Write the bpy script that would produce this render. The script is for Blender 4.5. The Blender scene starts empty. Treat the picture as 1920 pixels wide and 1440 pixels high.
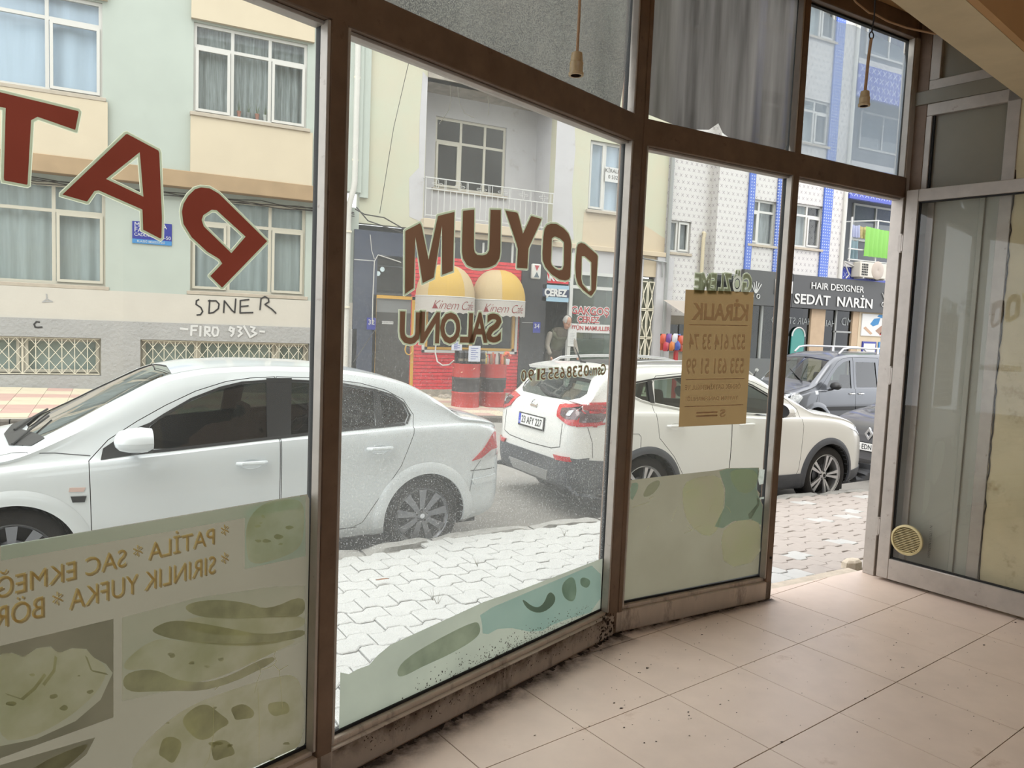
import bpy, bmesh, math, random
from math import sin, cos, pi, radians, sqrt, atan2
from mathutils import Vector, Matrix
from mathutils.bvhtree import BVHTree
random.seed(7)
SC = bpy.context.scene
COL = SC.collection
# ------------------------------------------------------------------ camera
F = 1415.4; PITCH = 0.0789; ROLL = 0.04118; YAW = 0.4722; HC = 1.58
def _rz(v, a):
    c, s = cos(a), sin(a)
    return Vector((c*v[0]-s*v[1], s*v[0]+c*v[1], v[2]))
_f = Vector((0, cos(PITCH), -sin(PITCH))); _u = Vector((0, sin(PITCH), cos(PITCH))); _x = Vector((1, 0, 0))
RT = _rz(cos(ROLL)*_x + sin(ROLL)*_u, -YAW)
UP = _rz(-sin(ROLL)*_x + cos(ROLL)*_u, -YAW)
FW = _rz(_f, -YAW)
CAM = Vector((0, 0, HC))
cd = bpy.data.cameras.new('camera'); cam = bpy.data.objects.new('camera', cd); COL.objects.link(cam)
cd.sensor_width = 36; cd.lens = F/1920*36; cd.clip_start = .05; cd.clip_end = 300
cam.matrix_world = Matrix(((RT.x, UP.x, -FW.x, CAM.x), (RT.y, UP.y, -FW.y, CAM.y), (RT.z, UP.z, -FW.z, CAM.z), (0, 0, 0, 1)))
SC.camera = cam
# ------------------------------------------------------------------ light
W = bpy.data.worlds.new('overcast_sky'); SC.world = W; W.use_nodes = True
nt = W.node_tree; nt.nodes.clear()
wo = nt.nodes.new('ShaderNodeOutputWorld'); bg = nt.nodes.new('ShaderNodeBackground')
tc = nt.nodes.new('ShaderNodeTexCoord'); sx = nt.nodes.new('ShaderNodeSeparateXYZ'); rp = nt.nodes.new('ShaderNodeValToRGB')
nt.links.new(tc.outputs['Generated'], sx.inputs[0]); nt.links.new(sx.outputs['Z'], rp.inputs[0])
rp.color_ramp.elements[0].position = 0; rp.color_ramp.elements[0].color = (.80, .83, .87, 1)
rp.color_ramp.elements[1].position = .9; rp.color_ramp.elements[1].color = (1.0, 1.0, 1.0, 1)
nt.links.new(rp.outputs[0], bg.inputs[0]); bg.inputs[1].default_value = 1.0
nt.links.new(bg.outputs[0], wo.inputs[0])
sun = bpy.data.lights.new('veiled_sun', 'SUN'); sun.energy = 0.7; sun.angle = radians(50); sun.color = (1, .96, .9)
so = bpy.data.objects.new('veiled_sun', sun); COL.objects.link(so); so.rotation_euler = (radians(22), radians(-18), 0)
SC.view_settings.view_transform = 'Standard'; SC.view_settings.look = 'None'
SC.view_settings.gamma = 1; SC.view_settings.use_curve_mapping = False
SC.view_settings.exposure = 1.80
SC.cycles.transparent_max_bounces = 24; SC.cycles.max_bounces = 10; SC.cycles.diffuse_bounces = 5
SC.cycles.sample_clamp_indirect = 6
# ------------------------------------------------------------------ surveying: a photo pixel's sight line met with a real plane
def ray(x, y): return FW + RT*((x-960)/F) - UP*((y-720)/F)
def at_z(x, y, z): d = ray(x, y); return CAM + d*((z-HC)/d.z)
def at_y(x, y, Y): d = ray(x, y); return CAM + d*(Y/d.y)
def at_x(x, y, X): d = ray(x, y); return CAM + d*(X/d.x)
def at_pl(x, y, p0, a):
    n = Vector((-sin(a), cos(a), 0)); d = ray(x, y)
    return CAM + d*((Vector((p0[0], p0[1], 0))-CAM).dot(n)/d.dot(n))
# ------------------------------------------------------------------ materials
M = {}
OUT = .56   # outdoor colours darkened to balance bright daylight against the dim interior
def s2l(c):
    return tuple((v/12.92 if v <= .04045 else ((v+.055)/1.055)**2.4) for v in c)
def hexc(r, g, b): return s2l((r/255, g/255, b/255))
def oc(r, g, b): return tuple(v*OUT for v in hexc(r, g, b))
def mat(name, col, rough=.6, metal=0, noise=0, scale=6, bump=0, bscale=30, coat=0, spec=.5, stretch=None, col2=None, dirt=None, emit=None, trans=0, world=False):
    """plain surface with procedural tone variation, relief and optional dirt colour"""
    if name in M: return M[name]
    m = bpy.data.materials.new(name); m.use_nodes = True; M[name] = m
    N = m.node_tree.nodes; L = m.node_tree.links; b = N['Principled BSDF']
    c = tuple(col[:3]) + (1,)
    b.inputs['Base Color'].default_value = c; b.inputs['Roughness'].default_value = rough
    b.inputs['Metallic'].default_value = metal; b.inputs['Coat Weight'].default_value = coat
    b.inputs['Specular IOR Level'].default_value = spec
    if coat: b.inputs['Coat Roughness'].default_value = .06
    tcn = N.new('ShaderNodeTexCoord'); mp = N.new('ShaderNodeMapping')
    if world: gq = N.new('ShaderNodeNewGeometry'); L.new(gq.outputs['Position'], mp.inputs[0])
    else: L.new(tcn.outputs['Object'], mp.inputs[0])
    if stretch: mp.inputs['Scale'].default_value = stretch
    out = None
    if noise or col2:
        nz = N.new('ShaderNodeTexNoise'); nz.inputs['Scale'].default_value = scale; nz.inputs['Detail'].default_value = 6; nz.inputs['Roughness'].default_value = .6
        L.new(mp.outputs[0], nz.inputs['Vector'])
        r = N.new('ShaderNodeValToRGB'); r.color_ramp.elements[0].position = .32; r.color_ramp.elements[1].position = .68
        if col2: ca, cb = c, tuple(col2[:3])+(1,)
        else: ca, cb = tuple(max(0, v*(1-noise)) for v in c[:3])+(1,), tuple(min(1, v*(1+noise*.6)) for v in c[:3])+(1,)
        r.color_ramp.elements[0].color = ca; r.color_ramp.elements[1].color = cb
        L.new(nz.outputs['Fac'], r.inputs[0]); out = r.outputs[0]
    if dirt:
        dc, amount, dscale = dirt
        nd = N.new('ShaderNodeTexNoise'); nd.inputs['Scale'].default_value = dscale; nd.inputs['Detail'].default_value = 9; nd.inputs['Roughness'].default_value = .7
        L.new(mp.outputs[0], nd.inputs['Vector'])
        rd = N.new('ShaderNodeValToRGB'); rd.color_ramp.elements[0].position = .68-amount*.3; rd.color_ramp.elements[1].position = .78-amount*.15
        rd.color_ramp.elements[0].color = (0, 0, 0, 1); rd.color_ramp.elements[1].color = (.85, .85, .85, 1)
        L.new(nd.outputs['Fac'], rd.inputs[0])
        mx = N.new('ShaderNodeMixRGB'); L.new(rd.outputs[0], mx.inputs[0])
        if out: L.new(out, mx.inputs[1])
        else: mx.inputs[1].default_value = c
        mx.inputs[2].default_value = tuple(dc[:3])+(1,); out = mx.outputs[0]
    if out: L.new(out, b.inputs['Base Color'])
    if bump:
        nb = N.new('ShaderNodeTexNoise'); nb.inputs['Scale'].default_value = bscale; nb.inputs['Detail'].default_value = 5
        L.new(mp.outputs[0], nb.inputs['Vector']); bp = N.new('ShaderNodeBump'); bp.inputs['Strength'].default_value = bump; bp.inputs['Distance'].default_value = .02
        L.new(nb.outputs['Fac'], bp.inputs['Height']); L.new(bp.outputs[0], b.inputs['Normal'])
    if emit:
        b.inputs['Emission Color'].default_value = tuple(emit[0][:3])+(1,); b.inputs['Emission Strength'].default_value = emit[1]
    if trans:
        tl = N.new('ShaderNodeBsdfTranslucent'); tl.inputs[0].default_value = c
        if out: L.new(out, tl.inputs[0])
        ms = N.new('ShaderNodeMixShader'); ms.inputs[0].default_value = trans
        L.new(b.outputs[0], ms.inputs[1]); L.new(tl.outputs[0], ms.inputs[2]); L.new(ms.outputs[0], N['Material Output'].inputs[0])
    return m
def glass(name, tint=(1, 1, 1), refl=1.0, haze=0, hazecol=(.8, .8, .8), dust=0, dustscale=220, zfade=None, rough=.0, hz_noise=0, trans=.5, sty=None):
    """sheet glass: clear sheet with Fresnel reflection, a diffusing film (haze) and dust specks"""
    if name in M: return M[name]
    m = bpy.data.materials.new(name); m.use_nodes = True; M[name] = m
    N = m.node_tree.nodes; L = m.node_tree.links; N.clear()
    o = N.new('ShaderNodeOutputMaterial'); t = N.new('ShaderNodeBsdfTransparent'); t.inputs[0].default_value = tuple(tint)+(1,)
    g = N.new('ShaderNodeBsdfGlossy'); g.inputs['Roughness'].default_value = rough
    fr = N.new('ShaderNodeFresnel'); fr.inputs[0].default_value = 1.45
    geo = N.new('ShaderNodeNewGeometry'); 
    mu = N.new('ShaderNodeMath'); mu.operation = 'MULTIPLY'; mu.inputs[1].default_value = refl
    inv = N.new('ShaderNodeMath'); inv.operation = 'SUBTRACT'; inv.inputs[0].default_value = 1; L.new(geo.outputs['Backfacing'], inv.inputs[1])
    mu2 = N.new('ShaderNodeMath'); mu2.operation = 'MULTIPLY'
    L.new(fr.outputs[0], mu.inputs[0]); L.new(mu.outputs[0], mu2.inputs[0]); L.new(inv.outputs[0], mu2.inputs[1])
    ms = N.new('ShaderNodeMixShader'); L.new(mu2.outputs[0], ms.inputs[0]); L.new(t.outputs[0], ms.inputs[1]); L.new(g.outputs[0], ms.inputs[2])
    sh = ms.outputs[0]
    if haze or dust:
        d = N.new('ShaderNodeBsdfDiffuse'); d.inputs[0].default_value = tuple(hazecol)+(1,)
        tl = N.new('ShaderNodeBsdfTranslucent'); tl.inputs[0].default_value = tuple(hazecol)+(1,)
        md = N.new('ShaderNodeMixShader'); md.inputs[0].default_value = trans; L.new(d.outputs[0], md.inputs[1]); L.new(tl.outputs[0], md.inputs[2])
        tcn = N.new('ShaderNodeTexCoord'); mp = N.new('ShaderNodeMapping'); L.new(tcn.outputs['Object'], mp.inputs[0])
        if sty: mp.inputs['Scale'].default_value = sty
        val = None
        hz = N.new('ShaderNodeMath'); hz.operation = 'MULTIPLY'; hz.inputs[0].default_value = haze; hz.inputs[1].default_value = 1
        if hz_noise:
            nn = N.new('ShaderNodeTexNoise'); nn.inputs['Scale'].default_value = hz_noise; nn.inputs['Detail'].default_value = 6; L.new(mp.outputs[0], nn.inputs['Vector'])
            rr = N.new('ShaderNodeMapRange'); rr.inputs[1].default_value = .3; rr.inputs[2].default_value = .7; rr.inputs[3].default_value = .55; rr.inputs[4].default_value = 1.25
            L.new(nn.outputs['Fac'], rr.inputs[0]); L.new(rr.outputs[0], hz.inputs[1])
        val = hz.outputs[0]
        if dust:
            nd = N.new('ShaderNodeTexNoise'); nd.inputs['Scale'].default_value = dustscale; nd.inputs['Detail'].default_value = 2; L.new(tcn.outputs['Object'], nd.inputs['Vector'])
            r = N.new('ShaderNodeMapRange'); r.inputs[1].default_value = .60; r.inputs[2].default_value = .74; r.inputs[3].default_value = 0; r.inputs[4].default_value = dust
            L.new(nd.outputs['Fac'], r.inputs[0]); dv = r.outputs[0]
            if zfade:
                sp = N.new('ShaderNodeSeparateXYZ'); gp = N.new('ShaderNodeNewGeometry'); L.new(gp.outputs['Position'], sp.inputs[0])
                zr = N.new('ShaderNodeMapRange'); zr.inputs[1].default_value = zfade[0]; zr.inputs[2].default_value = zfade[1]; zr.inputs[3].default_value = 1; zr.inputs[4].default_value = zfade[2]
                L.new(sp.outputs['Z'], zr.inputs[0]); mm = N.new('ShaderNodeMath'); mm.operation = 'MULTIPLY'; L.new(dv, mm.inputs[0]); L.new(zr.outputs[0], mm.inputs[1]); dv = mm.outputs[0]
            ad = N.new('ShaderNodeMath'); ad.operation = 'ADD'; ad.use_clamp = True; L.new(val, ad.inputs[0]); L.new(dv, ad.inputs[1]); val = ad.outputs[0]
        m2 = N.new('ShaderNodeMixShader'); L.new(val, m2.inputs[0]); L.new(sh, m2.inputs[1]); L.new(md.outputs[0], m2.inputs[2]); sh = m2.outputs[0]
    L.new(sh, o.inputs[0]); return m
# ------------------------------------------------------------------ mesh building
class MB:
    def __init__(s): s.v = []; s.f = []; s.mi = []; s.mats = []
    def m(s, mt):
        if mt is None: return 0
        if mt not in s.mats: s.mats.append(mt)
        return s.mats.index(mt)
    def add(s, vs, fs, mt=None):
        b = len(s.v); s.v += [tuple(v) for v in vs]; k = s.m(mt)
        for f in fs: s.f.append([b+i for i in f]); s.mi.append(k)
        return s
    def box(s, x0, x1, y0, y1, z0, z1, mt=None, R=None):
        vs = [Vector((x, y, z)) for z in (z0, z1) for y in (y0, y1) for x in (x0, x1)]
        if R is not None: vs = [R @ v for v in vs]
        return s.add(vs, [(0, 2, 3, 1), (4, 5, 7, 6), (0, 1, 5, 4), (2, 6, 7, 3), (0, 4, 6, 2), (1, 3, 7, 5)], mt)
    def prism(s, poly, a, b, fn, mt=None):
        """poly = 2-D outline; fn(u, v, w) -> point; extruded w from a to b"""
        n = len(poly)
        vs = [fn(u, v, a) for u, v in poly] + [fn(u, v, b) for u, v in poly]
        fs = [tuple(range(n))[::-1], tuple(range(n, 2*n))] + [(i, (i+1) % n, n+(i+1) % n, n+i) for i in range(n)]
        return s.add(vs, fs, mt)
    def tube(s, pts, r, n=8, mt=None, cap=True, r1=None):
        pts = [Vector(p) for p in pts]; rings = []; k = len(pts)
        up = Vector((0, 0, 1)); prev = None
        for i, p in enumerate(pts):
            t = (pts[min(i+1, k-1)]-pts[max(i-1, 0)])
            if t.length < 1e-9: t = Vector((0, 0, 1))
            t.normalize()
            if prev is None: a = t.cross(up); a = a if a.length > 1e-3 else t.cross(Vector((1, 0, 0)))
            else: a = prev - t*prev.dot(t); a = a if a.length > 1e-4 else t.cross(up)
            a.normalize(); prev = a; b = t.cross(a)
            rr = (r if r1 is None else r+(r1-r)*i/max(1, k-1)) if not isinstance(r, (list, tuple)) else r[i]
            rings.append([p+a*cos(2*pi*j/n)*rr+b*sin(2*pi*j/n)*rr for j in range(n)])
        vs = [v for R in rings for v in R]
        fs = [(i*n+j, i*n+(j+1) % n, (i+1)*n+(j+1) % n, (i+1)*n+j) for i in range(k-1) for j in range(n)]
        if cap: fs += [tuple(range(n))[::-1], tuple(range((k-1)*n, k*n))]
        return s.add(vs, fs, mt)
    def lathe(s, prof, fn, n=24, mt=None, a0=0, a1=2*pi):
        """prof = [(r, h)]; fn(x, y, h)"""
        full = abs(a1-a0-2*pi) < 1e-6; k = n if full else n+1
        vs = [fn(r*cos(a0+(a1-a0)*j/n), r*sin(a0+(a1-a0)*j/n), h) for r, h in prof for j in range(k)]
        fs = []
        for i in range(len(prof)-1):
            for j in range(n):
                j2 = (j+1) % k if full else j+1
                fs.append((i*k+j, i*k+j2, (i+1)*k+j2, (i+1)*k+j))
        return s.add(vs, fs, mt)
    def grid(s, P, mt=None):
        n = len(P[0]); vs = [p for r in P for p in r]
        return s.add(vs, [(i*n+j, i*n+j+1, (i+1)*n+j+1, (i+1)*n+j) for i in range(len(P)-1) for j in range(n-1)], mt)
    def mesh(s, name, smooth=False, angle=None):
        me = bpy.data.meshes.new(name); me.from_pydata(s.v, [], s.f)
        for mt in s.mats: me.materials.append(mt)
        for p, k in zip(me.polygons, s.mi): p.material_index = k
        bm = bmesh.new(); bm.from_mesh(me); bmesh.ops.recalc_face_normals(bm, faces=bm.faces); bm.to_mesh(me); bm.free()
        if smooth:
            me.polygons.foreach_set('use_smooth', [True]*len(me.polygons)); me.set_sharp_from_angle(angle=radians(angle or 35))
        me.update(); return me
    def build(s, name, mt=None, parent=None, smooth=False, angle=None, bevel=0, seg=2):
        if mt is not None and not s.mats: s.mats.append(mt)
        me = s.mesh(name, smooth or bevel > 0, angle)
        o = bpy.data.objects.new(name, me); COL.objects.link(o)
        if parent: o.parent = parent
        if bevel:
            md = o.modifiers.new('bevel', 'BEVEL'); md.width = bevel; md.segments = seg; md.limit_method = 'ANGLE'; md.angle_limit = radians(40)
            md.harden_normals = False
        return o
def link_mesh(name, me, parent=None):
    o = bpy.data.objects.new(name, me); COL.objects.link(o)
    if parent: o.parent = parent
    return o
def empty(name, loc=(0, 0, 0), rz=0):
    o = bpy.data.objects.new(name, None); COL.objects.link(o); o.location = loc; o.rotation_euler = (0, 0, rz); o.empty_display_size = .1
    return o
def tag(o, label, cat, group=None, kind=None):
    o['label'] = label
    if cat: o['category'] = cat
    if group: o['group'] = group
    if kind: o['kind'] = kind
    return o
def struct(o, label=None, cat=None):
    o['kind'] = 'structure'
    if label: o['label'] = label
    if cat: o['category'] = cat
    return o
def copy_tree(o, parent=None):
    c = o.copy(); COL.objects.link(c); c.parent = parent
    for ch in list(o.children): copy_tree(ch, c)
    return c
FONT = {}
def text_mesh(txt, size=1, extrude=0, bold=0, align='CENTER', shear=0, spacing=1, sx=1, res=3):
    cu = bpy.data.curves.new('t', 'FONT'); cu.body = txt; cu.size = size; cu.extrude = extrude; cu.offset = bold; cu.align_x = align; cu.align_y = 'CENTER'
    cu.shear = shear; cu.space_character = spacing; cu.resolution_u = res
    o = bpy.data.objects.new('t', cu); COL.objects.link(o)
    dg = bpy.context.evaluated_depsgraph_get(); me = bpy.data.meshes.new_from_object(o.evaluated_get(dg))
    bpy.data.objects.remove(o); bpy.data.curves.remove(cu)
    return me
def text(name, txt, size, M4, mt, parent=None, **k):
    """lettering laid in the local XY plane of the matrix M4 (x reading direction, y up, z towards the reader)"""
    me = text_mesh(txt, size, **k); me.transform(M4); me.materials.clear(); me.materials.append(mt)
    return link_mesh(name, me, parent)
def frame(o, ex, ez, flip=False):
    """matrix: local x -> ex, local y -> ez, local z -> ex x ez ; flip mirrors the writing"""
    ex = Vector(ex).normalized(); ez = Vector(ez).normalized(); n = ex.cross(ez)
    if flip: ex = -ex
    return Matrix(((ex.x, ez.x, n.x, o[0]), (ex.y, ez.y, n.y, o[1]), (ex.z, ez.z, n.z, o[2]), (0, 0, 0, 1)))
from mathutils.geometry import tessellate_polygon
def plate(polys, a, b, fn, mt, mb=None):
    """thin plate with holes: polys = [outer, hole...] of (u, v); extruded w from a to b"""
    mb = mb or MB()
    P = [[Vector((u, v, 0)) for u, v in p] for p in polys]; flat = [p for q in P for p in q]; n = len(flat)
    tris = tessellate_polygon(P)
    vs = [fn(p.x, p.y, a) for p in flat]+[fn(p.x, p.y, b) for p in flat]
    fs = [tuple(t) for t in tris]+[tuple(n+i for i in t[::-1]) for t in tris]
    k = 0
    for q in P:
        m_ = len(q); fs += [(k+i, k+(i+1) % m_, n+k+(i+1) % m_, n+k+i) for i in range(m_)]; k += m_
    return mb.add(vs, fs, mt)
def inset(poly, d):
    """move every edge of a polygon inwards by d"""
    n = len(poly); A = sum(poly[i][0]*poly[(i+1) % n][1]-poly[(i+1) % n][0]*poly[i][1] for i in range(n))
    sg = 1 if A > 0 else -1; out = []
    for i in range(n):
        p0, p1, p2 = (Vector(poly[i-1][:2]), Vector(poly[i][:2]), Vector(poly[(i+1) % n][:2]))
        e1 = (p1-p0); e2 = (p2-p1)
        if e1.length < 1e-9 or e2.length < 1e-9: out.append(tuple(p1)); continue
        e1.normalize(); e2.normalize(); n1 = Vector((-e1.y, e1.x))*sg; n2 = Vector((-e2.y, e2.x))*sg
        b = n1+n2; L = b.length
        if L < 1e-4: out.append(tuple(p1+n1*d)); continue
        b.normalize(); c = max(.45, b.dot(n1)); out.append(tuple(p1+b*(d/c)))
    return out
def chaikin(p, k=1, keep=True):
    for _ in range(k):
        q = []
        n = len(p)
        for i in range(n):
            a, b = Vector(p[i]), Vector(p[(i+1) % n]); q += [tuple(a*.75+b*.25), tuple(a*.25+b*.75)]
        p = q
    return p
# ---- materials of the shopfront
mat('alu_brown', hexc(116, 94, 77), .45, .25, noise=.18, scale=9, dirt=(hexc(70, 50, 38), .25, 14))
mat('alu_light', hexc(176, 168, 160), .42, .3, noise=.10, scale=12, dirt=(hexc(110, 95, 82), .18, 18))
mat('alu_sill', hexc(196, 182, 168), .5, .15, noise=.14, scale=7, dirt=(hexc(62, 44, 34), .55, 7), stretch=(1, 1, .35))
mat('rubber', (.008, .008, .008), .7)
mat('plaster', hexc(204, 192, 158), .85, 0, noise=.12, scale=3, bump=.25, bscale=14, dirt=(hexc(150, 128, 96), .25, 4))
mat('ceiling_paint', hexc(190, 150, 104), .9, 0, noise=.08, scale=2)
mat('soffit_paint', hexc(205, 188, 155), .85, 0, noise=.08, scale=4, bump=.12, bscale=10)
mat('floor_tile', hexc(218, 198, 183), .38, 0, noise=.07, scale=4, world=True, dirt=(hexc(186, 160, 140), .22, 4))
mat('grout', hexc(128, 110, 94), .9)
mat('side_panel', hexc(128, 122, 108), .35, 0, noise=.08, scale=3); mat('side_panel_low', hexc(166, 166, 156), .3, 0, noise=.06, scale=2, dirt=(hexc(130, 128, 116), .2, 3))
mat('black_dirt', hexc(48, 34, 26), .95, 0, noise=.3, scale=30)
glass('shop_glass', (.97, .985, .975), .8, trans=.93, haze=.015, hz_noise=3, hazecol=(.8, .8, .76))
glass('shop_glass_dusty', (.97, .985, .975), .8, trans=.93, haze=.06, hz_noise=2.5, dust=.5, dustscale=250, zfade=(.9, 1.9, .12), hazecol=(.75, .76, .74))
glass('door_glass', (.965, .965, .955), 1.3, haze=.03, hz_noise=3, hazecol=(.6, .62, .55))
A0 = Vector((.655, 2.522)); AA = radians(22.5); B0 = Vector((2.25, 3.19)); BA = radians(3.8)
def bayfn(o, a):
    def fn(s, z, n=0): return Vector((o[0]+s*cos(a)-n*sin(a), o[1]+s*sin(a)+n*cos(a), z))
    return fn
FA = bayfn(A0, AA); FB = bayfn(B0, BA)
def sA(x, y): p = at_pl(x, y, A0, AA); return ((p.x-A0.x)*cos(AA)+(p.y-A0.y)*sin(AA), p.z)
def sAn(x, y, n):
    o = A0+Vector((-sin(AA), cos(AA)))*n; p = at_pl(x, y, o, AA); return (p.x-o.x)*cos(AA)+(p.y-o.y)*sin(AA)
def sBn(x, y, n):
    o = B0+Vector((-sin(BA), cos(BA)))*n; p = at_pl(x, y, o, BA); return (p.x-o.x)*cos(BA)+(p.y-o.y)*sin(BA)
def sB(x, y): p = at_pl(x, y, B0, BA); return ((p.x-B0.x)*cos(BA)+(p.y-B0.y)*sin(BA), p.z)
def bbox(mb, fn, s0, s1, z0, z1, n0, n1, mt=None):
    vs = [fn(s, z, n) for z in (z0, z1) for n in (n0, n1) for s in (s0, s1)]
    return mb.add(vs, [(0, 2, 3, 1), (4, 5, 7, 6), (0, 1, 5, 4), (2, 6, 7, 3), (0, 4, 6, 2), (1, 3, 7, 5)], mt)
def fr(name, fn, s0, s1, z0, z1, n0, n1, mt, parent, bevel=.003):
    return bbox(MB(), fn, s0, s1, z0, z1, n0, n1, M[mt]).build(name, parent=parent, bevel=bevel, seg=1)
def gasket(fn, s0, s1, z0, z1, parent, w=.011):
    mb = MB()
    for a in ((s0, s1, z0, z0+w), (s0, s1, z1-w, z1), (s0, s0+w, z0, z1), (s1-w, s1, z0, z1)): bbox(mb, fn, *a, -.012, .012, M['rubber'])
    return mb.build('gasket', parent=parent)
def pane(fn, s0, s1, z0, z1, mt, parent):
    return bbox(MB(), fn, s0+.002, s1-.002, z0+.002, z1-.002, -.003, .003, M[mt]).build('pane', parent=parent)
ZR0, ZR1, ZT = 2.495, 2.625, 3.49
def bay(num, fn, s0, s1, g='shop_glass', low=True, up='shop_glass', label=None, sill=.13, rail='alu_brown'):
    r = struct(empty('window_%d' % num), label)
    if low:
        gasket(fn, s0, s1, sill, ZR0, r); pane(fn, s0, s1, sill, ZR0, g, r)
        fr('sill_rail', fn, s0-.05, s1+.05, 0, sill-.02, -.055, .03, 'alu_sill', r, .004)
        fr('sill_bead', fn, s0, s1, sill-.022, sill, -.035, .02, 'alu_sill', r, .003)
    fr('transom', fn, s0-.02, s1+.02, ZR0, ZR1, -.055, .03, rail, r, .004)
    fr('transom_bead', fn, s0, s1, ZR0-.012, ZR0, -.03, .02, 'alu_light', r, .002)
    gasket(fn, s0, s1, ZR1, ZT, r); pane(fn, s0, s1, ZR1, ZT, up, r)
    fr('head_rail', fn, s0-.05, s1+.05, ZT, 3.62, -.055, .03, rail, r, .004)
    return r
sAl = sA(594, 480)[0]; sBl = sA(1160, 480)[0]
w1 = bay(1, FA, -2.3, sAl, label='large left shop window behind red reversed lettering and food poster')
sA0 = sAn(650, 240, -.055)
w2 = bay(2, FA, sA0, sBl, 'shop_glass_dusty', label='large middle shop window with dusty glass and arched reversed lettering')
sB0 = sBn(1203, 480, -.055); sB1 = sB(1462, 513)[0]; sC0 = sBn(1487, 513, -.055); sD = sB(1671, 480)[0]
w3 = bay(3, FB, sB0, sB1, label='narrow shop window with the brown paper notice beside the open doorway')
w4 = bay(4, FB, sC0, sD, low=False, label='fixed pane over the open doorway', rail='alu_brown')
# posts
def post(name, fn, s0, s1, parent, z0=0, z1=3.62, face='alu_brown', n0=-.055, n1=.03, groove=True):
    p = fr('post', fn, s0, s1, z0, z1, n0, n1, face, parent, .004)
    if groove: fr('post_groove', fn, (s0+s1)/2-.0015, (s0+s1)/2+.0015, z0, z1, n0-.0012, n0+.01, 'rubber', parent, 0)
    return p
def beads(fn, s0, s1, z0, z1, parent):
    for a, b in ((s0, s0+.012), (s1-.012, s1)):
        fr('glazing_bead', fn, a, b, z0, z1, -.05, -.012, 'alu_light', parent, .002)
post('A', FA, sAl, sA0, w2, groove=False); post('B', FA, sBl, sBl+.075, w2, groove=False); post('Bb', FB, sB0-.03, sB0, w3, groove=False)
fr('post_cover', FA, sBl+.05, sBl+.10, 0, 3.62, -.05, .03, 'alu_brown', w2)
post('C', FB, sB1, sC0, w3, groove=False); post('D', FB, sD, sD+.06, w4, face='alu_light', groove=False)
for fn, a, b, w, lo in ((FA, -2.3, sAl, w1, 1), (FA, sA0, sBl, w2, 1), (FB, sB0, sB1, w3, 1), (FB, sC0, sD, w4, 0)):
    if lo:
        fr('glazing_bead', fn, b-.012, b, .13, ZR0, -.052, -.012, 'alu_light', w, .002)
        fr('glazing_bead', fn, a, a+.012, .13, ZR0, -.052, -.012, 'alu_light', w, .002)
    fr('glazing_bead', fn, b-.012, b, ZR1, ZT, -.052, -.012, 'alu_light', w, .002)
# lock hole, lock keep on the doorway posts
mb = MB(); mb.lathe([(0, 0), (.008, 0), (.008, .004), (0, .004)], lambda x, y, h: FB((sB1+sC0)/2+x, .255+y, -.056-h), 12, M['rubber']); mb.build('lock_hole', parent=w3)
# ---- the open door leaf, folded back against the right wall
DA = radians(-78.5); FD = bayfn((4.445, 3.245), DA)
d1 = struct(empty('door_1'), 'open aluminium glazed door folded back against the right wall', None)
LD = 1.0
fr('stile', FD, 0, .075, .02, 2.53, -.03, .02, 'alu_light', d1); fr('stile', FD, LD-.075, LD, .02, 2.53, -.03, .02, 'alu_light', d1)
fr('bottom_rail', FD, .075, LD-.075, .02, .155, -.03, .02, 'alu_light', d1); fr('top_rail', FD, .075, LD-.075, 2.455, 2.53, -.03, .02, 'alu_light', d1)
gasket(FD, .075, LD-.075, .155, 2.455, d1, .008); pane(FD, .075, LD-.075, .155, 2.455, 'door_glass', d1)
for hz in (.35, 1.35, 2.2):
    mb = MB(); mb.tube([FD(-.012, hz-.06, -.02), FD(-.012, hz+.06, -.02)], .011, 10, M['alu_light']); bbox(mb, FD, -.03, .0, hz-.05, hz+.05, -.03, -.024, M['alu_light']); mb.build('hinge', parent=d1, smooth=True)
# round vent grille fixed in the door glass
vm = mat('vent_plastic', hexc(200, 186, 140), .5, 0, noise=.1, scale=20)
vg = MB(); vc = (.172, .302)
def vf(x, y, h): return FD(vc[0]+x, vc[1]+y, -.012-h)
vg.lathe([(.088, -.010), (.098, -.004), (.098, .012), (.086, .016), (.082, .006), (.082, -.010)], vf, 40, vm)
go = vg.build('vent_frame', parent=d1, smooth=True)
vs_ = MB()
for k in range(15):
    y = -.077+.011*k; hw = sqrt(max(0, .083**2-y*y))
    vs_.add([vf(-hw, y, .002), vf(hw, y, .002), vf(hw, y+.006, .010), vf(-hw, y+.006, .010), vf(-hw, y+.002, .001), vf(hw, y+.002, .001), vf(hw, y+.008, .009), vf(-hw, y+.008, .009)],
            [(0, 1, 2, 3), (4, 7, 6, 5), (0, 4, 5, 1), (3, 2, 6, 7), (0, 3, 7, 4), (1, 5, 6, 2)], vm)
o = vs_.build('vent_slats', parent=d1); o['kind'] = 'stuff'
bk = MB(); bk.lathe([(0, -.012), (.084, -.012)], vf, 32, mat('vent_back', hexc(92, 72, 40), .8)); bk.build('vent_back', parent=d1)
# faint dotted print running up the panel beside the door glass

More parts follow.
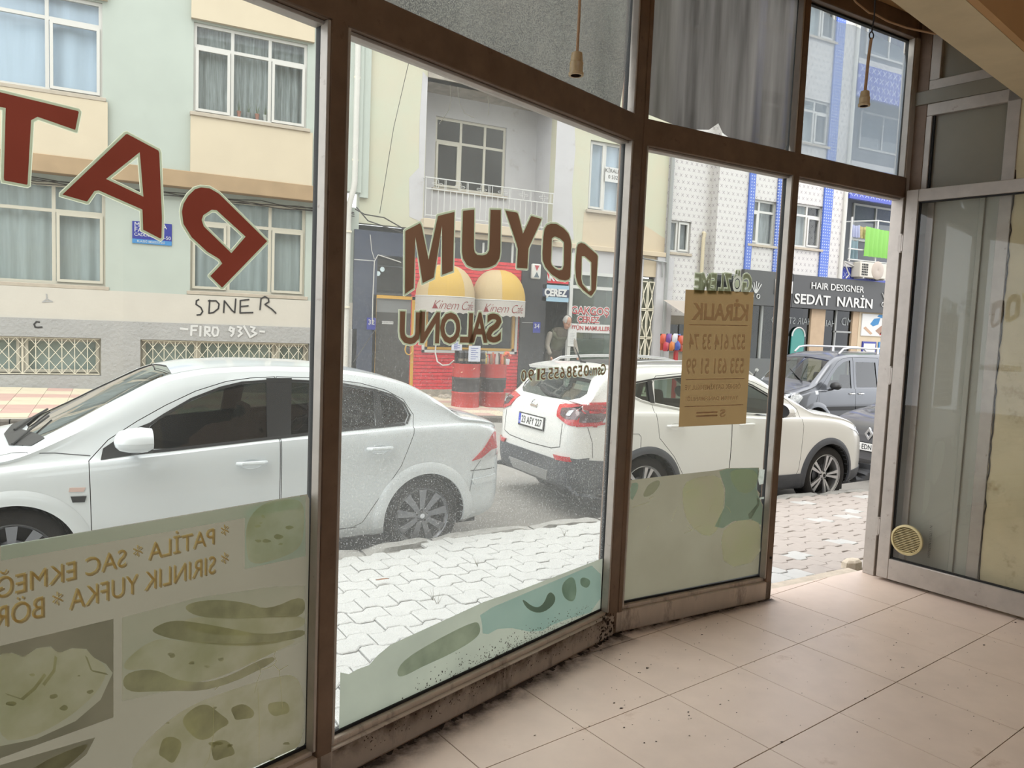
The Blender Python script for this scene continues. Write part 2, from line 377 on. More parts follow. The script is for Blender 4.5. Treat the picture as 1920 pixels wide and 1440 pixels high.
# ---- fixed panelling behind the door and the plaster wall
WA = radians(-78.5); FW2 = bayfn((4.515, 3.29), WA)
w5 = struct(empty('window_5'), 'grey boarded aluminium side panelling between doorway and plaster wall')
for a in ((0, .075, 0, 3.62), (.53, .60, 0, 3.08)): fr('post', FW2, a[0], a[1], a[2], a[3], -.02, .04, 'alu_light' if a[0] else 'alu_brown', w5)
fr('transom', FW2, .075, .60, 3.0, 3.075, -.02, .04, 'alu_light', w5); fr('transom', FW2, .0, .60, 3.075, 3.16, -.03, .04, 'side_panel', w5)
fr('frame_rail', FW2, .075, .8, 3.16, 3.22, -.02, .04, 'alu_light', w5); fr('frame_rail', FW2, .075, .135, 3.22, 3.62, -.02, .04, 'alu_light', w5)
fr('panel', FW2, .075, .53, 2.5, 3.0, .01, .03, 'side_panel', w5, 0); fr('panel', FW2, .075, .53, 0, 2.5, .01, .03, 'side_panel_low', w5, 0); fr('frame_rail', FW2, .12, .16, 0, 2.5, -.005, .02, 'alu_light', w5); fr('frame_rail', FW2, .42, .45, 0, 2.5, -.002, .02, 'side_panel_low', w5); fr('panel', FW2, .13, .8, 3.22, 3.62, .01, .03, 'side_panel', w5, 0)
fr('frame_rail', FW2, .075, .11, 2.50, 3.0, -.02, .02, 'alu_light', w5); fr('gasket', FW2, .11, .122, 2.5, 3.0, -.01, .02, 'rubber', w5, 0)
text('lettering', 'N / 17717/1 N17/N:041', .022, frame(FW2(.30, .30, .008), (0, 0, -1), (cos(WA), sin(WA), 0)), mat('faint_print', hexc(96, 96, 92), .8), w5, extrude=.0003, sx=1)
wr = MB(); bbox(wr, FW2, .60, 7.2, -.1, 3.65, -.012, .22, M['plaster']); wall_right = struct(wr.build('wall_right'), 'beige plaster wall to the right of the folded door')
mb = MB(); random.seed(3); pts = []
zz = 2.6
while zz > .1:
    pts.append(FW2(.603+random.uniform(-.006, .006), zz, -.013)); zz -= .05
mb.tube(pts, .004, 5, M['black_dirt']); mb.build('wall_crack', parent=wall_right)
# ---- room shell
FDIR = .1836
gx, gy = .6867, 5.7348
def gnode(i, j):
    a = .6558; x = (gx+i*cos(a)+j*sin(a))*.5; y = (gy+i*sin(a)-j*cos(a))*.5
    c, s = cos(-YAW), sin(-YAW); return Vector((c*x-s*y, s*x+c*y, 0))
flo = MB(); inner = [(-4, -4), (6.4, -4), (4.9, 1.2), (4.52, 3.38), (3.46, 3.31), (2.27, 3.225), (-1.9, 1.51), (-4, .6)]
flo.prism(inner, -.16, -.0035, lambda u, v, w: Vector((u, v, w)), M['grout']); floor = struct(flo.build('floor'), 'beige square floor tiles of the empty shop')
bound = [(Vector((A0.x, A0.y)), Vector((-sin(AA), cos(AA)))), (Vector((B0.x, B0.y)), Vector((-sin(BA), cos(BA)))), (Vector((4.6, 3.3)), Vector((cos(WA+pi/2), sin(WA+pi/2)))*1.0)]
def tile_mesh(i, j):
    g = .0022; a = gnode(i, j); ex = (gnode(i+1, j)-a); ey = (gnode(i, j+1)-a); o = a; c = (ex+ey)*.5+a
    bm = bmesh.new(); ux = ex.normalized()*g; uy = ey.normalized()*g
    q = [a+ux+uy, a+ex-ux+uy, a+ex+ey-ux-uy, a+ey+ux-uy]
    vb = [bm.verts.new(p-c+Vector((0, 0, -.01))) for p in q]; vt = [bm.verts.new(p-c) for p in q]
    bm.faces.new(vb[::-1]); bm.faces.new(vt)
    for k in range(4): bm.faces.new((vb[k], vb[(k+1) % 4], vt[(k+1) % 4], vt[k]))
    bmesh.ops.recalc_face_normals(bm, faces=bm.faces)
    return bm, c
tm0 = None
for i in range(-3, 11):
    for j in range(-3, 8):
        a = gnode(i, j); c = (gnode(i, j)+gnode(i+1, j+1))*.5
        if c.y < -.5 or c.x < -.6 or (c.x*.453+c.y*.888) < .8: continue
        cor = [gnode(i, j), gnode(i+1, j), gnode(i, j+1), gnode(i+1, j+1)]
        cut = []; out = False
        for p, n in bound:
            ds = [(Vector(q[:2])-p).dot(n) for q in cor]
            lim = -.02
            if n is bound[1][1]: lim = .06
            if min(ds) > lim: out = True
            if max(ds) > lim: cut.append((p+n*lim, n))
        if out: continue
        if not cut and tm0 is not None:
            o = bpy.data.objects.new('tile', tm0); COL.objects.link(o); o.parent = floor; o.location = c
            o.location.z = random.uniform(-.0006, .0006); continue
        bm, c = tile_mesh(i, j)
        for p, n in cut:
            pp = Vector((p.x, p.y, 0))-c; nn = Vector((n.x, n.y, 0))
            r = bmesh.ops.bisect_plane(bm, geom=bm.verts[:]+bm.edges[:]+bm.faces[:], plane_co=pp, plane_no=nn, clear_outer=True)
            es = [e for e in r['geom_cut'] if isinstance(e, bmesh.types.BMEdge)]
            try: bmesh.ops.contextual_create(bm, geom=es)
            except Exception: pass
        me = bpy.data.meshes.new('tile'); bm.to_mesh(me); bm.free(); me.materials.append(M['floor_tile'])
        o = link_mesh('tile', me, floor); o.location = c
        if not cut: tm0 = me
ce = MB(); ce.prism(inner, 3.62, 3.75, lambda u, v, w: Vector((u, v, w)), M['ceiling_paint']); struct(ce.build('ceiling'), 'ochre painted shop ceiling')
bn = Vector((-.25, .968)); bd = Vector((.968, .25)); FBm = bayfn((0, 0), atan2(.25, .968))
be = MB(); bbox(be, FBm, -2.6, 5.4, 3.0, 3.62, 1.235, 1.452, M['soffit_paint']); be.build('trim_1')
struct(bpy.data.objects['trim_1'], 'beige concrete ceiling beam crossing above the doorway')
be = MB(); bbox(be, FBm, -2.6, 5.4, 3.002, 3.62, 1.20, 1.2345, M['ceiling_paint']); be.build('trim_2')  # separate slab: shade of the room-facing side put into its ochre
struct(bpy.data.objects['trim_2'], 'side face of the ceiling beam, shade painted in ochre')
wl = MB(); wl.box(-4.2, -4, -4, 1.6, -.1, 3.65, M['plaster']); struct(wl.build('wall_left'))
wb = MB(); [wb.box(*a, M['plaster']) for a in ((-4.2, 6.6, -4.2, -4, -.1, .8), (-4.2, 6.6, -4.2, -4, 3.1, 3.65), (-4.2, -.4, -4.2, -4, .8, 3.1), (2.0, 6.6, -4.2, -4, .8, 3.1))]; struct(wb.build('wall_back'), 'rear wall of the shop with a wide opening added to let daylight in')  # unseen wall; opening added to bring daylight in from behind the camera
wf = MB(); bbox(wf, FA, -5.2, -2.3, -.1, 3.65, -.1, .1, M['plaster']); struct(wf.build('wall_front'))
th = MB(); bbox(th, FB, sC0-.02, sD+.02, -.12, -.004, -.02, .15, mat('threshold_cement', hexc(196, 184, 168), .9, 0, noise=.15, scale=14, bump=.4)); struct(th.build('trim_3', bevel=.01), 'rough cement threshold of the open doorway')
sb_ = at_z(1604, 1060, .0); mb = MB(); mb.lathe([(.0, -.05), (.085, -.05), (.08, .02), (.055, .035), (0, .04)], lambda x, y, h: Vector((sb_.x+x*1.1, sb_.y+y*.6+.03, h)), 7, mat('door_stone', hexc(206, 194, 176), .9, 0, noise=.15, scale=12, bump=.5)); tag(mb.build('stone'), 'small pale stone lying at the foot of the doorway jamb', 'stone')
# our own building above the shopfront (out of view, gives the street its real shade)
fac = mat('facade_own', hexc(200, 195, 180), .85, 0, noise=.05, scale=2)
up = MB(); bbox(up, FA, -14, 1.75, 3.66, 11, -.1, .06, fac); bbox(up, FB, 0, 16, 3.66, 11, -.1, .06, fac); bbox(up, FA, -14, -5.2, -.5, 3.62, -.1, .1, fac)
bbox(up, FB, sD+.2, 16, -1.2, 3.62, -.3, .05, fac); struct(up.build('wall_front_upper'), 'upper storeys of the building that holds the shop')
# grime washed out over the tiles along the sill: soft edged brown film with its own uneven outline
def grime_mat(name, col, w, amt):
    m = bpy.data.materials.new(name); m.use_nodes = True; N = m.node_tree.nodes; L = m.node_tree.links; b = N['Principled BSDF']; b.inputs['Base Color'].default_value = tuple(col)+(1,); b.inputs['Roughness'].default_value = .8
    t = N.new('ShaderNodeUVMap'); sp = N.new('ShaderNodeSeparateXYZ'); L.new(t.outputs[0], sp.inputs[0]); n = N.new('ShaderNodeTexNoise'); n.inputs['Scale'].default_value = 9; n.inputs['Detail'].default_value = 9; n.inputs['Roughness'].default_value = .7
    g_ = N.new('ShaderNodeNewGeometry'); L.new(g_.outputs['Position'], n.inputs['Vector'])
    a = N.new('ShaderNodeMath'); a.operation = 'SUBTRACT'; a.inputs[0].default_value = 1; L.new(sp.outputs['Y'], a.inputs[1]); p = N.new('ShaderNodeMath'); p.operation = 'POWER'; p.inputs[1].default_value = 1.6; L.new(a.outputs[0], p.inputs[0])
    mr = N.new('ShaderNodeMapRange'); mr.inputs[1].default_value = .35; mr.inputs[2].default_value = .65; mr.inputs[3].default_value = .25; mr.inputs[4].default_value = 1.5; L.new(n.outputs['Fac'], mr.inputs[0])
    q = N.new('ShaderNodeMath'); q.operation = 'MULTIPLY'; q.use_clamp = True; L.new(p.outputs[0], q.inputs[0]); L.new(mr.outputs[0], q.inputs[1]); r = N.new('ShaderNodeMath'); r.operation = 'MULTIPLY'; r.inputs[1].default_value = amt; L.new(q.outputs[0], r.inputs[0]); L.new(r.outputs[0], b.inputs['Alpha']); return m
def grime(fn, s0, s1, n0, wd, z, mt, name, label, vert=False):
    mb = MB(); K = 24; rows = []
    for i in range(K+1):
        s = s0+(s1-s0)*i/K; rows.append([fn(s, z if not vert else z+wd*j/3, n0-(wd*j/3 if not vert else 0)) for j in range(4)])
    o = mb.grid(rows, mt).build(name); uv = o.data.uv_layers.new(name='UVMap')
    for p in o.data.polygons:
        for li in p.loop_indices: vi = o.data.loops[li].vertex_index; uv.data[li].uv = ((vi//4)/K, (vi % 4)/3)
    return tag(o, label, 'grime', kind='stuff')
GM = grime_mat('grime_film', hexc(52, 36, 28), .1, .95); GM2 = grime_mat('grime_film_thin', hexc(80, 58, 44), .1, .75)
grime(FA, -.2, sBl+.08, -.058, .17, .0016, GM, 'floor_grime', 'dark brown grime along the foot of the middle window sill'); grime(FB, -.02, 1.2, -.058, .09, .0017, GM, 'floor_grime', 'dark brown grime along the foot of the narrow window sill')
grime(FA, sA0, sBl, -.0565, -.09, .107, GM2, 'sill_grime', 'brown streaky grime running down the middle window sill', True)
# mould and grime gathered along the sill rails
random.seed(11); gr = MB()
def speck(mb, fn, s, z, n, r, mt, k=6):
    a0 = random.random()*6; pts = [(r*random.uniform(.5, 1.2)*cos(a0+2*pi*i/k), r*random.uniform(.5, 1.2)*sin(a0+2*pi*i/k)) for i in range(k)]
    mb.add([fn(s+u, z+v, n) for u, v in pts], [tuple(range(k))], mt)
for _ in range(520):
    s = random.triangular(.25, sBl, .95); z = .135+abs(random.gauss(0, .035)); speck(gr, FA, s, z, -.0085, random.uniform(.0008, .004), M['black_dirt'])
for _ in range(220):
    s = random.uniform(.05, sBl); z = random.uniform(.04, .108); speck(gr, FA, s, z, -.0565, random.uniform(.001, .004), M['black_dirt'])
for _ in range(90): speck(gr, FA, random.gauss(sBl-.02, .04), random.uniform(.0, .13), -.0568, random.uniform(.003, .010), M['black_dirt'])
g = gr.build('mould_specks'); tag(g, 'black mould specks along the sill of the middle shop window', 'mould', kind='stuff')
gr = MB()
for _ in range(60):
    s = random.uniform(-.3, sBl+.1); gr.add([FA(s+dx, .0012, -.06-abs(dy)) for dx, dy in ((0, 0), (random.uniform(.01, .05), 0), (random.uniform(.01, .04), random.uniform(.005, .03)), (0, random.uniform(.005, .03)))], [(0, 1, 2, 3)], M['black_dirt'])
for _ in range(24):
    s = random.uniform(.05, 1.15); gr.add([FB(s+dx, .0012, -.06-abs(dy)) for dx, dy in ((0, 0), (random.uniform(.01, .05), 0), (random.uniform(.01, .03), random.uniform(.002, .014)), (0, random.uniform(.002, .014)))], [(0, 1, 2, 3)], M['black_dirt'])
for _ in range(240):
    p = at_z(random.uniform(1000, 1920), random.triangular(1130, 1440, 1180), 0)
    if (p.x > 4.52) or p.y > 3.24: continue
    r = random.uniform(.001, .004)*(1 if random.random() < .9 else 2); k = 6
    gr.add([(p.x+r*random.uniform(.5, 2)*cos(i), p.y+r*random.uniform(.4, 1)*sin(i), .0012+random.uniform(0, .002)) for i in range(k)], [tuple(range(k))], M['black_dirt'])
gr = gr
g = gr.build('floor_dirt'); tag(g, 'dark dirt and crumbs scattered over the beige floor tiles', 'dirt', kind='stuff')
# ------------------------------------------------------------------ ground
def lerp(x, x0, x1, a, b): t = max(0, min(1, (x-x0)/(x1-x0))); return a+(b-a)*t
def zst(x, y):
    """street surface: falls gently to the right, a little crown"""
    d = max(0, x-2); d1 = min(d, 11)
    return -.28-.018*d1-.0018*d1*d1-.012*max(0, d-11)+.015*max(0, y-6)
CURB = [(-14, 3.4), (-6, 4.35), (-1.2, 5.0), (1.38, 5.30), (2.285, 5.47), (3.9, 5.68), (6.5, 6.02), (8.4, 6.12), (14, 6.4), (40, 7)]
def poly_y(P, x):
    for a, b in zip(P, P[1:]):
        if a[0] <= x <= b[0]: return a[1]+(b[1]-a[1])*(x-a[0])/(b[0]-a[0])
    return P[-1][1]
def zpo(x): return lerp(x, 2.3, 7.5, -.10, -.222) - max(0, x-7.5)*.03
def yin(x): return A0.y+(x-A0.x)*math.tan(AA) if x < 2.2 else B0.y+(x-B0.x)*math.tan(BA)
def zpv(x, y):
    t = max(0, min(1, (y-yin(x))/(poly_y(CURB, x)-yin(x)))); a = -.045 if x < 3.4 else -.012-.03*max(0, x-4.4)
    return a*(1-t)+zpo(x)*t
FARC = [(-14, 12.6), (5.6, 12.75), (40, 13.2)]
FY = 16.2
def zfar(x, y):
    t = (y-12.7)/(FY-12.7); zw = lerp(x, -2, 12.5, .09, -.32)-max(0, x-12.5)*.02; zc = zst(x, 12.7)+.11
    return zc*(1-t)+zw*t
mat('asphalt', oc(172, 168, 162), .92, 0, noise=.08, scale=3, bump=.3, bscale=120, dirt=(oc(120, 116, 112), .2, 2.2))
mat('paver', oc(240, 240, 237), .9, 0, world=True, noise=.06, scale=9, bump=.15, bscale=90)
mat('paver_joint', oc(186, 183, 177), .95)
mat('paver_pink', oc(222, 211, 203), .9, 0, world=True, noise=.06, scale=9)
mat('curbstone', oc(204, 202, 196), .92, 0, noise=.16, scale=9, bump=.5, bscale=24, dirt=(oc(128, 122, 112), .35, 5))
mat('far_tile_cream', oc(228, 216, 190), .85, 0, noise=.07, scale=5)
mat('far_tile_rose', oc(214, 178, 166), .85, 0, noise=.07, scale=5)
xs = [-14+i for i in range(55)]; ys = [2.2+.55*i for i in range(23)]
rd = MB(); rd.grid([[Vector((x, y, zst(x, y)-.0)) for x in xs] for y in ys], M['asphalt']); road = struct(rd.build('road', smooth=True), 'pale worn asphalt street between the parked cars')
# near pavement: bed and interlocking pavers
sw = MB(); rows = []
for t in [i/12 for i in range(13)]:
    rows.append([Vector((x, yin(x)+.035+(poly_y(CURB, x)-.02-yin(x)-.035)*t, zpv(x, yin(x)+(poly_y(CURB, x)-yin(x))*t)-.03)) for x in [-6+.25*i for i in range(100)]])
sw.grid(rows, M['paver_joint']); side = struct(sw.build('sidewalk'), 'light interlocking paving in front of the shop')
PA = radians(4.5); PL, PW = .215, .168
def pav_poly(ph):
    g = .0035; am = .021; L = PL
    def wv(u):
        t = ((u/L)+ph) % 1.0
        return am*(1 if .08 < t < .42 else (-1 if .58 < t < .92 else (0.0+(t-.0)/.08 if t <= .08 else ((.5-t)/.08 if t <= .58 else (t-1)/.08))))
    us = [-.5, -.42, -.08, 0, .08, .42, .5]; us = [u*(1-2*g/L)*L for u in us]
    bot = [(u, -PW/2+g+wv(u)) for u in us]; top = [(u, PW/2-g+wv(u)) for u in us[::-1]]
    return bot+top
def pav_mesh(ph, mt):
    mb = MB(); p = pav_poly(ph); n = len(p); q = inset(p, .006)
    vs = [(u, v, -.02) for u, v in p]+[(u, v, -.004) for u, v in p]+[(u, v, 0) for u, v in q]
    mb.add(vs, [tuple(range(2*n, 3*n))]+[(r*n+i, r*n+(i+1) % n, (r+1)*n+(i+1) % n, (r+1)*n+i) for r in (0, 1) for i in range(n)], mt); return mb
PM = {}
for ph in (0, .5):
    for k, mt in enumerate(('paver', 'paver_pink')): PM[(ph, k)] = pav_mesh(ph, M[mt]).mesh('paver')
cands = []
for r in range(-4, 26):
    for c in range(-14, 52):
        u = (c+(.5 if r % 2 else 0))*PL; v = r*PW
        x = u*cos(PA)-v*sin(PA); y = 2.9+u*sin(PA)+v*cos(PA)
        if y < yin(x)+(.12 if x < 3.3 else .2) or y > poly_y(CURB, x)-.16 or x < -1.6 or x > 9.5: continue
        d = Vector((x, y, zpv(x, y)))-CAM; w = d.dot(FW)
        if w < .5: continue
        px = 960+F*d.dot(RT)/w; py = 720-F*d.dot(UP)/w
        seen = (625 < px < 1140 and 940 < py < 1420) or (1430 < px < 1640 and 880 < py < 1130)
        behind = (1140 <= px <= 1430) or not (0 < px < 1700)
        cands.append(((0 if seen else (1 if not behind else 2)), w, x, y, .5 if r % 2 else 0, (1 if (x > 4 and random.random() < .9) else 0)))
cands.sort()
mass = MB()
for k, (sn, w, x, y, ph, mk) in enumerate(cands):
    z = zpv(x, y)+random.uniform(-.003, .003); tx = (zpv(x, y+.1)-zpv(x, y-.1))/.2
    if k < 290:
        o = bpy.data.objects.new('paver', PM[(ph, mk)]); COL.objects.link(o); o.parent = side; o.location = (x, y, z); o.rotation_euler = (atan2(tx, 1)+random.uniform(-.01, .01), random.uniform(-.01, .01), PA)
    else:
        me = PM[(ph, mk)]; R = Matrix.Rotation(PA, 3, 'Z') @ Matrix.Rotation(atan2(tx, 1), 3, 'X')
        b = [R @ v.co+Vector((x, y, z)) for v in me.vertices]; mass.add(b, [tuple(p.vertices) for p in me.polygons], M['paver_pink' if mk else 'paver'])
o = mass.build('paver_field', parent=side); o['kind'] = 'stuff'
# near kerb, one stone after another, broken edges
kb = struct(empty('curb'), 'cracked concrete kerb along the near pavement'); random.seed(5)
x = -5.2
while x < 12:
    L = random.uniform(.55, 1.0); x1 = x+L; g = random.uniform(.006, .03)
    P = []
    n = 7
    for i in range(n):
        t = i/(n-1); xx = x+g+(x1-x-g)*t; yy = poly_y(CURB, xx); z = zpo(xx)
        j = lambda s: random.uniform(-s, s)
        P.append([Vector((xx, yy-.15+j(.015), z-.03)), Vector((xx, yy-.14+j(.02), z+.012+j(.008))), Vector((xx, yy-.03+j(.01), z+.012+j(.006))), Vector((xx, yy+j(.006), z-.012)), Vector((xx, yy+.01, z-.25))])
    P[0] = [Vector((p.x, p.y, min(p.z, zpo(x)-.02))) for p in P[0]]; P[-1] = [Vector((p.x, p.y, min(p.z, zpo(x1)-.02))) for p in P[-1]]
    mb = MB(); mb.grid(P, M['curbstone']); mb.build('curbstone', parent=kb, smooth=True, angle=60); x = x1
# grass blades and a dry leaf on the pavement
gm = mat('dry_grass', oc(120, 115, 80), .9); mb = MB(); random.seed(9)
for px, py in ((515, 0), (0, 0)):
    pass
for px, py in ((820, 1135), (1058, 1005), (895, 1062), (812, 1128)):
    b = at_z(px, py, -.08)
    for _ in range(5):
        a = random.uniform(0, 6.28); l = random.uniform(.03, .08); mb.tube([b, b+Vector((cos(a)*l*.3, sin(a)*l*.3, l*.6)), b+Vector((cos(a)*l*.6, sin(a)*l*.6, l))], .0014, 4, gm, r1=.0004)
tag(mb.build('grass_tufts'), 'thin dry grass blades in the paving joints', 'grass', kind='stuff')
b = at_z(717, 1088, -.06); mb = MB(); lm = mat('dry_leaf', oc(196, 140, 100), .8, noise=.2, scale=40)
mb.grid([[Vector((b.x+.022*u, b.y+.013*v*(1-abs(u)/2.2), b.z+.004+.005*abs(v)+.003*sin(u*3))) for u in (-2, -1, 0, 1, 2)] for v in (-1, 0, 1)], lm)
tag(mb.build('dry_leaf', smooth=True), 'curled orange dry leaf lying on the pavement', 'leaf')
# far pavement with its kerb
fs = MB(); fx = [-14+.7*i for i in range(60)]
fs.grid([[Vector((x, poly_y(FARC, x)+.12+(FY+.1-poly_y(FARC, x)-.12)*t, zfar(x, poly_y(FARC, x)+.12+(FY+.1-poly_y(FARC, x)-.12)*t)-.004)) for x in fx] for t in [i/6 for i in range(7)]], mat('far_pavement_mortar', oc(205, 196, 182), .9, noise=.06, scale=3))
far = struct(fs.build('sidewalk_far'), 'cream and rose tiled pavement across the street')
TM = [MB().box(-.197, .197, -.197, .197, -.02, .0, M[m_]).mesh('tile') for m_ in ('far_tile_cream', 'far_tile_rose')]
for i in range(-9, 19):
    for j in range(9):
        x = i*.4+.1; y = 13.1+j*.4
        if y > FY-.1 or x > 6.6: continue
        if x > 2.4 and y < 13.0: continue
        z = zfar(x, y)
        o = bpy.data.objects.new('tile', TM[1 if (j in (2, 5) or random.random() < .15) else 0]); COL.objects.link(o); o.parent = far; o.location = (x, y, z+.004)
        o.rotation_euler = ((zfar(x, y+.2)-zfar(x, y-.2))/.4, -(zfar(x+.2, y)-zfar(x-.2, y))/.4, 0)
kf = struct(empty('curb_far'), 'dark weathered kerb across the street'); mk = mat('curb_dark', oc(120, 112, 104), .92, 0, noise=.3, scale=8, dirt=(oc(70, 62, 54), .4, 6)); x = -13.5
while x < 24:
    P = []
    for i in range(4):
        xx = x+.008+.984*i/3; yy = poly_y(FARC, xx); z = zst(xx, 12.7)+.11
        P.append([Vector((xx, yy+.16, z)), Vector((xx, yy+.02, z+.002)), Vector((xx, yy, z-.02)), Vector((xx, yy-.005, z-.2))])
    mb = MB(); mb.grid(P, mk); mb.build('curbstone', parent=kf, smooth=True, angle=40); x += 1
# ------------------------------------------------------------------ buildings across the street
def P2(px, py, Y): p = at_y(px, py, Y); return (p.x, p.z)
def Rp(px0, py0, px1, py1, Y):
    """axis-aligned rectangle on the plane y = Y from its photographed corners"""
    a = at_y(px0, py0, Y); b = at_y(px1, py1, Y); return (a.x, b.x, min(a.z, b.z), max(a.z, b.z))
def fwall(Y): return lambda u, v, w: Vector((u, Y+w, v))
def rect(x0, x1, z0, z1): return [(x0, z0), (x1, z0), (x1, z1), (x0, z1)]
def pattern_mat(name, base, fig, s, size=.3, w=.07, shape='x', shift=True):
    m = mat(name, base, .35, 0, noise=.03, scale=2); N = m.node_tree.nodes; L = m.node_tree.links; b = N['Principled BSDF']
    t = N.new('ShaderNodeTexCoord'); sp = N.new('ShaderNodeSeparateXYZ'); L.new(t.outputs['Object'], sp.inputs[0])
    def mt(op, a, c=None, d=None):
        n = N.new('ShaderNodeMath'); n.operation = op
        for i, q in enumerate((a, c, d)):
            if q is None: continue
            if isinstance(q, (int, float)): n.inputs[i].default_value = q
            else: L.new(q, n.inputs[i])
        return n.outputs[0]
    u = mt('DIVIDE', mt('ADD', sp.outputs['X'], sp.outputs['Y']), s); v = mt('DIVIDE', sp.outputs['Z'], s)
    if shift: u = mt('ADD', u, mt('MULTIPLY', mt('MODULO', mt('FLOOR', v), 2), .5))
    fu = mt('ABSOLUTE', mt('SUBTRACT', mt('FRACT', u), .5)); fv = mt('ABSOLUTE', mt('SUBTRACT', mt('FRACT', v), .5))
    if shape == 'x': k = mt('LESS_THAN', mt('ABSOLUTE', mt('SUBTRACT', fu, fv)), w); k = mt('MULTIPLY', k, mt('LESS_THAN', mt('MAXIMUM', fu, fv), size))
    else: k = mt('LESS_THAN', mt('ADD', mt('MULTIPLY', fu, fu), mt('MULTIPLY', fv, fv)), size*size)
    mx = N.new('ShaderNodeMixRGB'); L.new(k, mx.inputs[0]); src = [l for l in L if l.to_socket == b.inputs['Base Color']][0].from_socket
    L.new(src, mx.inputs[1]); mx.inputs[2].default_value = tuple(fig)+(1,); L.new(mx.outputs[0], b.inputs['Base Color']); return m
mat('render_green', oc(203, 212, 202), .9, 0, noise=.05, scale=1.3, bump=.12, bscale=8, dirt=(oc(178, 186, 168), .15, 1.2))
mat('render_cream', oc(232, 217, 190), .9, 0, noise=.04, scale=1.5, bump=.08, bscale=8)
mat('render_white', oc(226, 220, 208), .9, 0, noise=.04, scale=2, bump=.15, bscale=12)
mat('render_grey', oc(188, 188, 186), .9, 0, noise=.06, scale=2.5, bump=.7, bscale=18, dirt=(oc(160, 156, 148), .3, 2))
mat('slab_ochre', oc(190, 162, 126), .9, 0, noise=.12, scale=3)
mat('sill_stone', oc(206, 194, 176), .8, 0, noise=.1, scale=8)
mat('pvc', oc(232, 230, 224), .35)
mat('pvc_cream', oc(228, 222, 204), .4)
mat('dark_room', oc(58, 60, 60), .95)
mat('curtain', hexc(196, 204, 204), .95, 0, noise=.12, scale=3, stretch=(6, 1, .4), trans=.5)
mat('curtain_blue', hexc(208, 222, 240), .95, 0, noise=.06, scale=2, stretch=(5, 1, .3), trans=.4)
mat('net_grey', hexc(158, 162, 162), .95, 0, noise=.35, scale=4, stretch=(8, 1, .5), trans=.3)
glass('house_glass', (.96, .98, .98), 1.4); glass('dark_glass', (.25, .27, .27), 1.2)
mat('render_lime', oc(216, 218, 194), .9, 0, noise=.05, scale=1.2, bump=.1, bscale=7, col2=oc(222, 215, 190))
mat('render_peach', oc(226, 208, 180), .9, 0, noise=.05, scale=2)
mat('whitewash', oc(216, 214, 216), .9, 0, noise=.05, scale=2, bump=.2, bscale=9, dirt=(oc(176, 168, 158), .22, 1.6))
mat('navy_cladding', oc(58, 68, 92), .45, 0, noise=.12, scale=5)
mat('black_marble', oc(44, 44, 50), .3, 0, noise=.35, scale=7)
mat('yellow_paint', oc(226, 172, 44), .5)
mat('door_dark', oc(62, 60, 56), .5, noise=.1, scale=8)
mat('door_grey', oc(128, 130, 130), .6)
mat('brick_red', hexc(186, 26, 38), .7, 0, noise=.2, scale=9, bump=.2, bscale=40)
mat('mortar_red', hexc(130, 20, 28), .9)
mat('white_metal', oc(226, 226, 222), .5)
mat('iron_grille', hexc(196, 190, 172), .5)
mat('gutter_white', oc(232, 230, 222), .6, noise=.04, scale=6)
mat('cable_dark', oc(60, 56, 52), .8); mat('cable_white', oc(215, 212, 205), .7)
mat('ink_black', oc(50, 48, 48), .9); mat('ink_white', oc(236, 236, 234), .9)
pattern_mat('tiles_cross', oc(226, 222, 218), oc(152, 144, 148), .17, .24, .05)
pattern_mat('tiles_blue', oc(86, 120, 214), oc(206, 216, 244), .085, .2, 0, 'dot', False)
pattern_mat('tiles_blue_cross', oc(66, 82, 190), oc(196, 204, 240), .24, .34, .06)
def corr(x0, x1, z0, z1, Y, amp, n, mt, name, parent, gap=None):
    mb = MB(); k = max(8, int(n*6)); ps = [x0+(x1-x0)*i/k for i in range(k+1)]
    mb.grid([[Vector((x, Y+amp*sin(2*pi*n*i/k)+amp*.4*sin(5.3*n*i/k), z)) for i, x in enumerate(ps)] for z in (z0, (z0+z1)/2, z1)], M[mt]); return mb.build(name, parent=parent, smooth=True, angle=80)
